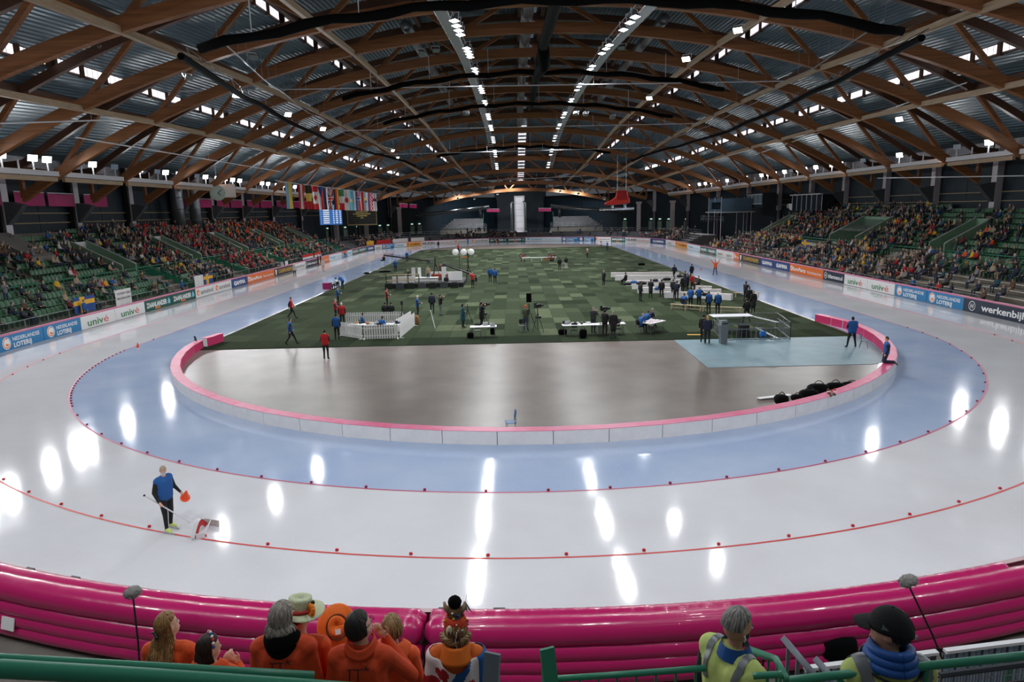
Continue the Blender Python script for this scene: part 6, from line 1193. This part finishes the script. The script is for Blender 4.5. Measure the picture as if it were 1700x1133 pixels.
# furry microphones on stands
FUR = mat('grey_fur', (150,148,146), .95, noise=.35, ns=25, bump=1, bs=80)
for base, top, lb in ((Vector((*ring(34.45, ang(238,1109,.35)), 0)), None, 'grey furry microphone on a thin black stand at the left inflatable'), (Vector((*ring(34.75, ang(1500,1075,.0)), 0)), None, 'grey furry microphone on a thin black stand behind the black cap')):
    px, py = (220, 984) if base.x < 0 else (1508, 965); hd = pty(px, py, base.y+.15); t = thing('microphone', base, lb, 'microphone'); h = hd-base; m_ = MB(); m_.path([(0,0,0), h*.5+Vector((.02,0,0)), h-Vector((0,0,.06))], .016, 6); m_.build('stand', BLACK, t)
    for k in range(3): a = k*2.1; m_ = MB(); m_.path([(math.cos(a)*.3,math.sin(a)*.3,.01),(0,0,.3)], .012, 5); m_.build('foot', BLACK, t)
    m_ = MB(); fr = random.Random(3)
    def fz(u, v):
        a, b_ = u*2*PI, (v-.5)*PI; w_ = 1+fr.uniform(-.08,.08)*(0 if u in (0,1) or v in (0,1) else 1); q = Vector((.15*math.cos(b_)*math.cos(a)*w_, .11*math.cos(b_)*math.sin(a)*w_, .105*math.sin(b_)*w_)); return Matrix.Rotation(-.35,3,'Y')@q+h
    m_.grid(fz, 22, 14); m_.build('windshield', FUR, t, smooth=True)
    m_ = MB()
    for k in range(260):
        a, b_ = fr.uniform(0,6.28), math.asin(fr.uniform(-1,1)); q = Vector((.15*math.cos(b_)*math.cos(a), .11*math.cos(b_)*math.sin(a), .105*math.sin(b_))); q = Matrix.Rotation(-.35,3,'Y')@q; m_.path([h+q*.95, h+q*1.15+Vector((fr.uniform(-.02,.02),fr.uniform(-.02,.02),-.012))], [.006,.001], 3, cap=False)
    m_.build('fur', FUR, t)
# ---- foreground people
class Fig: pass
def fig(px, py, dist, label, J, top, sleeve=None, legs='black', hair=None, hl=1.0, heading=0, bulk=1.05, skin=1, vest=None, mask=None, **k):
    P0 = J['hea']*hl; zf = ptd(px, py, dist).z-P0.z; zs = step_z(ptd(px, py, dist).y); zf = zs if abs(zs-zf) < .25 else zf; hp = gpt(px, py, zf+P0.z);  hd = math.radians(heading); off = Matrix.Rotation(hd,3,'Z')@P0; loc = Vector((hp.x-off.x, hp.y-off.y, zf))
    me = body_mesh('person', J, bulk=bulk, vox=.0125, ratio=.55, style='none', fingers=True, smooth=2, **k); o = ob('person', me, None, loc, hd); o.scale = (hl,)*3; tag(o, label, 'person')
    sk_ = mat('skin_fg_%d' % skin, ((206,156,130),(222,176,150),(196,146,120))[skin], .5, noise=.08, ns=20)
    tm = lambda c: mat('jacket_%02x%02x%02x' % c, c, .75, noise=.12, ns=9, bump=.5, bs=7)
    for i, x in enumerate((sk_, sk_, tm(top), tm(sleeve or top), pmat(COLS[legs]), pmat(COLS['black']), mask or sk_)): o.material_slots[i].link = 'OBJECT'; o.material_slots[i].material = x
    f = Fig(); f.o = o; f.J = J; f.HM = Matrix.Translation(J['hea'])@Matrix.Rotation(J['hy'],4,'Z')@Matrix.Rotation(J['hp'],4,'X')@Matrix.Rotation(J['hr'],4,'Y')
    f.bvh = BVHTree.FromPolygons([v.co.copy() for v in me.vertices], [tuple(p.vertices) for p in me.polygons]); return f
def part(f, mb, name, m, smooth=True, sub=None): return mb.build(name, m, sub or f.o, smooth)
def ribbon(f, pts, w_, name, m, off=.008, n=24, sub=None):
    P = [Vector(p) for p in pts]; L = [0]
    for a, b in zip(P[:-1], P[1:]): L.append(L[-1]+(b-a).length)
    vs = []
    for i in range(n+1):
        s_ = L[-1]*i/n; k = max(j for j in range(len(L)-1) if L[j] <= s_+1e-9); q = P[k]+(P[k+1]-P[k])*((s_-L[k])/max(L[k+1]-L[k],1e-9)); tg = (P[k+1]-P[k]).normalized()
        c, nr, *_ = f.bvh.find_nearest(q); lat = nr.cross(tg).normalized()
        for e in (-.5, -.17, .17, .5):
            c2, n2, *_ = f.bvh.find_nearest(c+lat*w_*e+nr*.01); vs.append(c2+n2*off)
    b_ = MB(); b_.add(vs, [(i*4+j, i*4+j+1, i*4+4+j+1, i*4+4+j) for i in range(n) for j in range(3)]); return part(f, b_, name, m, True, sub)
hrng = random.Random(31)
def hair(f, cols, length=-.09, back=2.0, n=420, thick=.0075, name='hair', front=.03, wave=.01, lift=1.0, part_=0.0, flare=0.0, shell=True, lay=.25, ph_max=9.0):
    ms = [mat('hair_%02x%02x%02x' % c, c, .5, noise=.25, ns=40) for c in cols]; b_ = MB()
    E = Vector((.085*lift,.103*lift,.124*lift)); c0 = Vector((0,-.014,.008))
    def lim(a): q = abs(a); return 1.9 if q < 1.45 else 1.9-(q-1.45)/.25*.75 if q < 1.7 else 1.15-(q-1.7)/(PI-1.7)*.42
    if shell:
        vs = []
        for i in range(33):
            a = -PI+2*PI*i/32
            for j in range(9): ph = .02+min(lim(a), ph_max)*.96*j/8; vs.append(f.HM@(c0+Vector((E.x*.97*math.sin(ph)*math.sin(a), -E.y*.97*math.sin(ph)*math.cos(a), E.z*.97*math.cos(ph)))))
        b_.add(vs, [(i*9+j, i*9+j+1, i*9+10+j, i*9+9+j) for i in range(32) for j in range(8)])
    for _ in range(n):
        a = hrng.uniform(-PI, PI); r0 = hrng.uniform(.05, 1.0); mi = hrng.randrange(len(ms)); pts = []; hang = length < -.12 and abs(a) < 1.62
        ln = length*hrng.uniform(1-lay, 1.0) if hang else max(length, -.10)+hrng.uniform(-.02,.015)+(.075*min(1,max(0,abs(a)-.7)) if length > -.12 else 0); K = 9; w0 = hrng.uniform(0,6.28); lf = 1+hrng.uniform(0,.07)
        ph1 = min(lim(a), ph_max, math.acos(max(-1, min(1, max(ln,-.12)/E.z)))) if not hang else 1.8
        for k in range(K+1):
            ph = r0*.6+(max(ph1, r0*.6+.05)-r0*.6)*k/K; q = c0+Vector((E.x*lf*math.sin(ph)*math.sin(a), -E.y*lf*math.sin(ph)*math.cos(a), E.z*lf*math.cos(ph))); q += Vector((math.sin(w0+k)*wave*.3, 0, 0)); pts.append(f.HM@q)
        if hang:
            base = pts[-1]; dz = -.06-ln; rd = Matrix.Rotation(f.J['hy'],3,'Z')@Vector((math.sin(a),-math.cos(a),0))
            for k in range(1, 9):
                t_ = k/8; q = base+rd*(flare*math.sin(t_*PI*.6))+Vector((math.sin(w0+t_*7)*wave, 0, -dz*t_))
                c2, n2, *_ = f.bvh.find_nearest(q)
                if (q-c2).dot(n2) < .022: q = c2+n2*(.022+.012*hrng.random())
                pts.append(q)
        m0 = len(pts); b_.path(pts, [thick*(1-.75*(k/m0)**2) for k in range(m0)], 4, mi, cap=False)
    return part(f, b_, name, ms)
def face(f, brow=(90,66,50)):
    for s_ in (-1, 1):
        b_ = MB(); b_.sphere((s_*.032,.0745,.012), (.013,.009,.008), 8, 6, mtx=f.HM); part(f, b_, 'eye', mat('eye_white', (230,228,224), .3)); b_ = MB(); b_.sphere((s_*.032,.0815,.012), (.006,.003,.006), 8, 6, mtx=f.HM); part(f, b_, 'iris', mat('iris', (60,70,70), .3))
        b_ = MB(); b_.path([f.HM@Vector((s_*.018,.084,.032)), f.HM@Vector((s_*.034,.079,.037)), f.HM@Vector((s_*.05,.067,.031))], .0035, 5); part(f, b_, 'eyebrow', mat('brow_%d' % brow[0], brow, .7))
    b_ = MB(); b_.sphere((0,.083,-.062), (.024,.008,.006), 10, 6, mtx=f.HM); part(f, b_, 'lips', mat('lips', (176,96,92), .5))
def hood(f, m, sc=1.0):
    b_ = MB(); c = f.J['nek']
    def g(u, v):
        a = -1.75+3.5*u; t_ = v; r = .08+.06*(.3+.7*sc)*math.sin(t_*PI*.5); q = Vector((r*1.15*math.sin(a), -.02-r*1.0*math.cos(a), .075-(.16*t_*math.cos(a*.75)+.02*t_)*(.4+.6*sc))); return c+q
    b_.grid(g, 24, 8)
    def g2(u, v): a = -1.75+3.5*u; r = (.14-.045*v)*(.72+.28*sc); return c+Vector((r*1.1*math.sin(a), -.02-r*math.cos(a), -.11*(.4+.6*sc)*max(0,math.cos(a*.8))**1.5+.02-.05*math.sin(v*PI)))
    b_.grid(g2, 24, 6); o = part(f, b_, 'hood', m); s_ = o.modifiers.new('s', 'SOLIDIFY'); s_.thickness = .018; return o
def emblem(f, x0=0.0, z0=1.16, s_=1.0):
    m = INK['black']
    def st(a, b, w_=.008): ribbon(f, [(x0+a[0]*s_, -.16, z0+a[1]*s_), (x0+b[0]*s_, -.16, z0+b[1]*s_)], w_*s_, 'emblem', m, .003, 8)
    st((-.06,.05),(.05,.05)); st((-.035,.05),(-.04,-.05)); st((.025,.05),(.02,-.05)); st((-.075,-.062),(.045,-.064))
    for k in range(5): a = PI/2+k*2*PI/5; st((.085,.06),(.085+.032*math.cos(a),.06+.032*math.sin(a)), .006)
OR1, OR2, OR3 = (206,66,18), (214,78,22), (236,98,44); ZF = 3.92
A = sk(hy=-.75, hp=.12, elR=(.26,.02,1.13), wrR=(.14,.20,1.10), hdR=(.06,.22,1.13)); f = fig(280,1038,7.7,'woman with long blond hair in an orange hoodie, looking right',A,OR2,hl=.985,bulk=1.04); hair(f, ((150,112,66),(176,138,88),(120,86,50)), -.50, 1.75, 520, .0075, wave=.014, flare=.03); face(f)
b_ = MB(); b_.path([f.HM@Vector((.02*k-.07,-.135-.004*math.sin(k),.0-.01*abs(k-3.5))) for k in range(8)], .012, 6); part(f, b_, 'hair_tie', BLACK)
A = sk(hy=-.9, hp=-.05, elR=(.30,.14,1.10), wrR=(.12,.30,1.27), hdR=(.05,.30,1.36), elL=(-.22,.15,1.12), wrL=(-.02,.29,1.25), hdL=(.02,.28,1.34)); f = fig(349,1076,6.9,'woman with dark bob hair, striped headband and orange hoodie, hands clasped',A,OR2,hl=.93,bulk=1.10); hair(f, ((40,26,22),(58,38,30),(30,20,18)), -.24, 1.9, 520, .0078, wave=.008, flare=.02); face(f); hood(f, MATS['jacket_%02x%02x%02x' % OR2])
for k in range(11): a = -1.25+2.5*k/10; b_ = MB(); b_.sphere(f.HM@Vector((.104*math.sin(a),.008,.008+.146*math.cos(a))), (.014,.017,.014), 8, 6); part(f, b_, 'headband_stripe', FC[('red','white','blue','white')[k % 4]])
A = sk(hy=-.35); f = fig(470,1025,6.1,'grey-haired woman in orange jacket with black hood and back emblem',A,OR1,hl=1.0,bulk=1.16); hair(f, ((150,142,132),(178,170,160),(120,112,104)), -.20, 1.95, 560, .0085, wave=.016, flare=.03); face(f); hood(f, BLACKF, .3); emblem(f, -.02, 1.29, 1.0)
A = sk(hy=-.85, hp=-.25); f = fig(497,1024,6.4,'person in pale straw hat with orange flower, behind the grey-haired woman',A,OR2,hl=1.0,bulk=1.0); hair(f, ((60,44,36),), -.06, 1.8, 200); face(f)
def hatmesh(f, name, brim, crown, m, curl=.03, tilt=0, zc=.055, h=.12, n=28):
    T = f.HM@Matrix.Translation((0,-.012,zc))@Matrix.Rotation(tilt,4,'X'); b_ = MB()
    def g(u, v): a = u*2*PI; r = crown+(brim-crown)*v; return T@Vector((r*.92*math.cos(a), r*1.08*math.sin(a), curl*v*v*(math.cos(2*a)*.9+.1)))
    b_.grid(g, n, 6)
    def g2(u, v): a = u*2*PI; r = crown*(1-.12*v-.88*max(0,(v-.75)/.25)**2); return T@Vector((r*.92*math.cos(a), r*1.08*math.sin(a), h*min(v/.8,1)-.02*max(0,(v-.8)/.2)))
    b_.grid(g2, n, 8); o = part(f, b_, name, m); s_ = o.modifiers.new('s','SOLIDIFY'); s_.thickness = .006; return T
T = hatmesh(f, 'straw_hat', .20, .098, mat('pale_straw', (206,214,178), .8, bump=.6, bs=90), -.02, .05); b_ = MB()
for k in range(12): a = k*PI/6; b_.sphere(T@Vector((.11+.035*math.cos(a),.05,.035+.035*math.sin(a))), (.022,.022,.022), 8, 6)
part(f, b_, 'orange_flower', mat('orange_felt', (240,130,20), .8)); b_ = MB(); b_.path([T@Vector((.101*math.cos(k*.3),.112*math.sin(k*.3),.02)) for k in range(22)], .014, 6); part(f, b_, 'hat_band', mat('hat_band', (180,40,40), .7)); b_ = MB(); b_.sphere(T@Vector((.09,.07,.09)), .018, 8, 6); part(f, b_, 'dark_bead', BLACK)
A = sk(hy=.25, hp=.35, hr=-.05); f = fig(561,1046,7.0,'person in wide orange hat with white tag, partly hidden',A,OR2,hl=.95,bulk=1.05); hair(f, ((190,170,140),), -.07, 1.8, 200); OH = mat('orange_hat_felt', (240,112,26), .7, bump=.2, bs=40); T = hatmesh(f, 'orange_hat', .205, .096, OH, .05, .55); b_ = MB(); b_.box((.012,-.055,.113), (.05,.05,.006), mtx=T); part(f, b_, 'hat_tag', WHITE, False); b_ = MB(); b_.path([T@Vector((.101*math.cos(k*.3),.115*math.sin(k*.3),.012)) for k in range(22)], .007, 5); part(f, b_, 'hat_cord', mat('brown_cord', (90,50,30), .8)); emblem(f, .0, 1.26, 1.0)
A = sk(hy=-.65, hp=.28, elR=(.37,.10,1.14), wrR=(.15,.20,1.42), hdR=(.10,.17,1.50), elL=(-.26,.0,1.12)); f = fig(599,1040,6.1,'person with short black hair in orange jacket with back emblem, arm raised',A,OR1,hl=1.02,bulk=1.14); hair(f, ((28,24,24),(44,38,36),(20,18,18)), -.10, 1.75, 620, .008, wave=.006, lift=1.05); face(f); emblem(f, -.03, 1.32, 1.05)
b_ = MB(); c = f.J['nek']; b_.grid(lambda u, v: c+Vector((.098*math.sin(-2.4+4.8*u)*(1+.25*v), -.098*math.cos(-2.4+4.8*u)*(1+.25*v), .06-.075*v+.02*math.sin(u*9))), 24, 5); o = part(f, b_, 'collar', MATS['jacket_%02x%02x%02x' % OR1]); s_ = o.modifiers.new('s','SOLIDIFY'); s_.thickness = .012
b_ = MB(); b_.path([f.HM@Vector((.086,-.02,.02)), f.HM@Vector((.075,.075,.025))], .003, 5); b_.path([f.HM@Vector((.032+.022*math.cos(k*.524),.1,.012+.018*math.sin(k*.524))) for k in range(13)], .0025, 5); part(f, b_, 'glasses', BLACK)
A = sk(hy=.1, hp=.05); f = fig(651,1044,7.2,'person with short blond hair in bright orange hoodie, seen from behind',A,OR3,hl=.98,bulk=1.0); hair(f, ((150,116,72),(186,152,104),(110,82,50)), -.105, 1.9, 620, .008, wave=.012, lift=1.08); hood(f, MATS['jacket_%02x%02x%02x' % OR3]); b_ = MB(); c = f.J['nek']; b_.grid(lambda u, v: c+Vector((.080*math.sin(-2+4*u)*(1+.5*v), -.02-.080*math.cos(-2+4*u)*(1+.5*v), .05-.11*v*math.cos(-1+2*u))), 20, 5); part(f, b_, 'dark_lining', mat('dark_lining', (36,20,22), .9))
# person in flag with decorated hat
A = sk(hp=.0); f = fig(757,1044,6.6,'person with decorated tall hat and blue white flag round the shoulders',A,(216,100,24),hl=.97,bulk=1.12); hair(f, ((150,120,76),(184,154,104),(120,92,56)), -.13, 1.9, 420, .009, wave=.035, flare=.02, lift=1.06); c = f.J['nek']
b_ = MB(); b_.grid(lambda u, v: c+Vector((.10*math.sin(-2.2+4.4*u)*(1+.55*v), -.012-.10*math.cos(-2.2+4.4*u)*(1+.55*v), .055-.15*v)), 24, 6); o = part(f, b_, 'collar', mat('orange_fleece', (222,112,30), .85)); s_ = o.modifiers.new('s','SOLIDIFY'); s_.thickness = .02
keys = ['white','blue','maroon']; cp_ = MB(); nu, nv = 64, 56
_cr = {}
def cape_r(a, z):
    q = Vector((math.sin(a), -math.cos(a), 0)); h = f.bvh.ray_cast(Vector((0,-.01,z))+q*.8, -q, .8)
    return .10 if h[0] is None else (h[0]-Vector((0,-.01,z))).length
def cape(u, v):
    i = round(u*nu); a = -2.2+4.4*u; ct = math.cos(a); top = 1.455-.17*max(0,ct)**2.5-.0*abs(math.sin(a)); z = top-(top-.62)*v
    r = cape_r(a, z)
    for da in (-.12, .12): r = max(r, cape_r(a+da, z)*.97)
    r = max(r, _cr.get(i, 0)) if v > .0 else r; _cr[i] = r; r2 = r+.022+.010*math.sin(a*8+v*4)*v
    return Vector((r2*math.sin(a), -.01-r2*ct, z))
vs = [cape(i/nu, j/nv) for i in range(nu+1) for j in range(nv+1)]; cp_.v = vs
def leaf(u, v, cu, cv, s_): x, y = (u-cu)/s_, (v-cv)/s_*.9; x, y = x*.8-y*.6, x*.6+y*.8; return (abs(x)-.22)**2+(y+.12)**2 < .075 or (abs(x)*1.1+y*.8 < .42 and y > -.15 and abs(x) < .42)
for i in range(nu):
    for j in range(nv):
        u, v = (i+.5)/nu, (j+.5)/nv; u = (math.sin(-2.2+4.4*u)+1)/2; q = u+1.1*v; c_ = 1 if .5 < q < .9 else 1 if u > .94 else 0
        if c_ == 0 and (leaf(u,v*1.3,.20,.16,.26) or leaf(u,v*1.3,.06,.42,.26) or leaf(u,v*1.3,.80,.42,.28) or leaf(u,v*1.3,.3,1.0,.3)): c_ = 2
        a = i*(nv+1)+j; cp_.f.append((a, a+1, a+nv+2, a+nv+1)); cp_.m.append(c_)
o = part(f, cp_, 'flag_cape', [mat('cape_white', (222,214,216), .8), mat('cape_blue', (24,84,152), .75), mat('cape_red', (168,24,34), .75)]); s_ = o.modifiers.new('s','SOLIDIFY'); s_.thickness = .008
b_ = MB(); b_.lathe([(.098,0),(.112,.04),(.10,.09),(.085,.12),(.05,.13)], n=20, mtx=f.HM@Matrix.Translation((0,-.012,.02))); hat = part(f, b_, 'hat_crown', mat('red_orange_felt', (196,60,26), .8, bump=.4, bs=30)); X = f.HM
b_ = MB(); b_.lathe([(.08,.11),(.065,.15),(.07,.19),(.055,.21)], n=14, mtx=X@Matrix.Translation((0,-.012,.02))); part(f, b_, 'hat_neck', mat('brown_straw', (110,84,52), .9, bump=.8, bs=60), True, hat)
b_ = MB(); b_.grid(lambda u, v: X@Vector(((.062+.006*math.sin(u*40)*math.sin(v*30))*math.sin(v*PI)*math.cos(u*2*PI), -.01+(.062+.006*math.sin(u*33))*math.sin(v*PI)*math.sin(u*2*PI), .275+.062*math.cos(v*PI))), 24, 14); part(f, b_, 'black_fur_top', BLACKF, True, hat)
for s_ in (-1, 1):
    b_ = MB(); b_.path([X@Vector((s_*.055,-.02,.19)), X@Vector((s_*.085,-.03,.225)), X@Vector((s_*.095,-.02,.285))], [.026,.022,.012], 8); part(f, b_, 'plush_horn', mat('beige_plush', (180,150,126), .95, bump=.6, bs=60), True, hat)
b_ = MB(); b_.sphere((0,0,0), (.026,.022,.052), 12, 8, mtx=X@Matrix.Translation((-.05,-.13,.065))@Matrix.Rotation(.15,4,'Y')); part(f, b_, 'wooden_clog', mat('painted_clog', (226,214,186), .4), True, hat); b_ = MB(); b_.sphere((0,0,0), (.013,.008,.022), 8, 6, mtx=X@Matrix.Translation((-.05,-.15,.05))); part(f, b_, 'clog_opening', mat('clog_dark', (90,70,50), .8), True, hat)
for k in range(46):
    a = hrng.uniform(0, 6.28); z = hrng.uniform(.03,.22); r = .112 if z < .12 else .075; b_ = MB(); b_.sphere(X@Vector((r*math.cos(a), -.01+r*math.sin(a), z)), hrng.uniform(.007,.016), 6, 5); part(f, b_, 'trinket', FC[hrng.choice(('red','white','gold','black','blue','white','red'))], True, hat)
for k in range(9):
    x = hrng.uniform(-.02,.07); b_ = MB(); pts = [X@Vector((x+.01*math.sin(j*2+k), -.128-.006*j, .05-.045*j)) for j in range(6)]; b_.path(pts, .006, 4); part(f, b_, 'ribbon', FC[hrng.choice(('black','white','red'))] if k < 5 else mat('brown_ribbon', (110,50,24), .8), True, hat)
b_ = MB(); b_.path([X@Vector((.09,-.03,.24)), X@Vector((.115,-.03,.36))], .002, 4)
for k in range(6): b_.path([X@Vector((.10,-.03,.29)), X@Vector((.095+.012*k,-.04,.21-.01*(k%3)))], .004, 4)
part(f, b_, 'tassel', mat('silver_thread', (150,150,156), .5), True, hat)
# steward with vest
LIME = (206,222,128)
A = sk(hy=-.35, hp=-.15, elR=(.27,.02,1.12), wrR=(.20,.16,.92)); bm_ = mat('dark_beard', (36,28,26), .9, bump=.8, bs=80)
f = fig(1226,1040,5.6,'grey-haired bearded steward in yellow reflective vest, looking right',A,LIME,(16,20,32),hl=1.03,bulk=1.16,heading=-60,mask=bm_,skin=2); hair(f, ((150,146,142),(182,178,174),(112,108,106)), -.045, 1.75, 760, .005, wave=.004, lift=.97, ph_max=1.62); face(f, (110,100,94))
RF = mat('grey_reflective', (128,132,136), .35, metal=.4)
for s_ in (-1, 1): ribbon(f, [(s_*.13,.16,1.30),(s_*.13,.05,1.47),(s_*.13,-.12,1.42),(s_*.12,-.16,1.25)], .05, 'reflective_strap', RF)
ribbon(f, [(.22*math.sin(a),-.19*math.cos(a),1.05) for a in [2*PI*k/24 for k in range(25)]], .055, 'reflective_belt', RF, .008, 40)
b_ = MB(); c = f.J['nek']; b_.grid(lambda u, v: c+Vector((.088*math.sin(u*2*PI)*(1+.35*v), -.088*math.cos(u*2*PI)*(1+.35*v)+.01, .05-.085*v)), 24, 5); part(f, b_, 'blue_collar', mat('collar_blue', (20,80,150), .7))
ribbon(f, [(-.05,.2,1.42),(-.02,.22,1.25),(0,.24,1.10)], .02, 'lanyard', mat('lanyard_blue', (30,110,200), .5)); ribbon(f, [(.07,.2,1.42),(.03,.22,1.25),(0.0,.24,1.10)], .02, 'lanyard', mat('lanyard_blue', (30,110,200), .5)); cdp = f.bvh.find_nearest(Vector((0,.3,1.06)))[0]; b_ = MB(); b_.box((cdp.x,cdp.y+.02,1.03), (.10,.006,.15)); part(f, b_, 'id_card', WHITE, False); b_ = MB(); b_.box((cdp.x,cdp.y+.025,1.05), (.08,.004,.02)); b_.box((cdp.x+.03,cdp.y+.025,1.08), (.025,.004,.03)); part(f, b_, 'card_print', mat('card_green', (50,90,70), .5), False); b_ = MB(); q = f.bvh.find_nearest(Vector((.10,.25,1.28)))[0]; b_.box((q.x,q.y+.02,1.27), (.06,.035,.13)); b_.tube((q.x+.02,q.y+.02,1.33), (q.x+.02,q.y+.02,1.42), .007, 6); part(f, b_, 'radio', BLACK, False); b_ = MB(); b_.path([f.HM@Vector((.092,-.005,-.01)), f.HM@Vector((.09,.01,-.04)), f.HM@Vector((.085,.005,-.06))], .006, 6); part(f, b_, 'earpiece', WHITE)
# steward in black cap
A = sk(hy=1.05, hp=.0, nek=(0,0,1.49)); f = fig(1474,1046,4.7,'young steward in black cap and yellow vest seen from behind, looking left',A,LIME,(24,74,140),hl=1.0,bulk=1.14,skin=0); hair(f, ((38,28,24),(52,40,34)), -.075, 1.6, 380, .006, lift=.98); face(f)
CAPM = mat('black_cap_cloth', (16,17,19), .8, bump=.3, bs=120); b_ = MB(); X = f.HM
b_.grid(lambda u, v: X@Vector((.098*math.cos(u*2*PI)*math.sin(v*PI/2+.0001), -.014+.116*math.sin(u*2*PI)*math.sin(v*PI/2+.0001), .018+.122*math.cos(v*PI/2)-.02*max(0,-math.sin(u*2*PI))*v)), 30, 10); cap = part(f, b_, 'cap_crown', CAPM); s_ = cap.modifiers.new('s','SOLIDIFY'); s_.thickness = .005
b_ = MB(); b_.grid(lambda u, v: X@Vector((.092*(2*u-1)*(1-.22*v*v), .086+.095*v*math.sqrt(max(0,1-(.82*(2*u-1))**2)), .026+.014*(1-(2*u-1)**2)-.035*v*v*.4)), 16, 8); vz = part(f, b_, 'cap_visor', CAPM); s_ = vz.modifiers.new('s','SOLIDIFY'); s_.thickness = .006
b_ = MB(); b_.sphere(X@Vector((0,-.014,.142)), .009, 8, 6); part(f, b_, 'cap_button', CAPM, True, cap); b_ = MB()
for k in range(6): a = k*PI/3+.5; b_.path([X@Vector((.099*math.cos(a)*math.sin(t_), -.014+.117*math.sin(a)*math.sin(t_), .019+.123*math.cos(t_))) for t_ in [.1+1.4*j/8 for j in range(9)]], .0016, 4)
part(f, b_, 'cap_seams', BLACK, True, cap); b_ = MB(); b_.add([X@Vector((-.1,.035,.05)), X@Vector((-.1,.012,.05)), X@Vector((-.097,.024,.085))], [(0,1,2)]); b_.add([X@Vector((-.1005,.012,.05)), X@Vector((-.1005,-.004,.05)), X@Vector((-.098,.016,.072))], [(0,1,2)]); part(f, b_, 'cap_mark', mat('cap_mark_grey', (110,124,134), .5), False, cap); b_ = MB(); b_.box((.02,-.142,-.015), (.03,.01,.016), mtx=X); part(f, b_, 'cap_buckle', CHROME, False, cap)
PUF = mat('blue_puffer', (20,84,164), .5, noise=.1, ns=8, bump=.3, bs=12); c = f.J['nek']
for k in range(3): b_ = MB(); b_.path([c+Vector(((.098+.014*k)*math.sin(2*PI*j/28), -.01-(.10+.014*k)*math.cos(2*PI*j/28), .055-.042*k+.012*math.cos(2*PI*j/28))) for j in range(29)], .027, 10); part(f, b_, 'puffer_collar', PUF)
for s_ in (-1, 1): ribbon(f, [(s_*.16,.14,1.32),(s_*.17,.03,1.49),(s_*.165,-.12,1.42),(s_*.16,-.17,1.25)], .075, 'reflective_strap', RF)
ribbon(f, [(.30*math.sin(a),-.20*math.cos(a),1.30-.03*math.cos(a)) for a in [-1.2+2.4*k/12 for k in range(13)]], .05, 'vest_edge', mat('vest_black_edge', (20,24,30), .8), .006, 24) if False else None
b_ = MB(); b_.path([c+Vector((.155*math.sin(-2.6+5.2*j/24), -.01-.15*math.cos(-2.6+5.2*j/24), -.035-.03*math.cos(-2.6+5.2*j/24))) for j in range(25)], .007, 6); part(f, b_, 'vest_piping', BLACK)
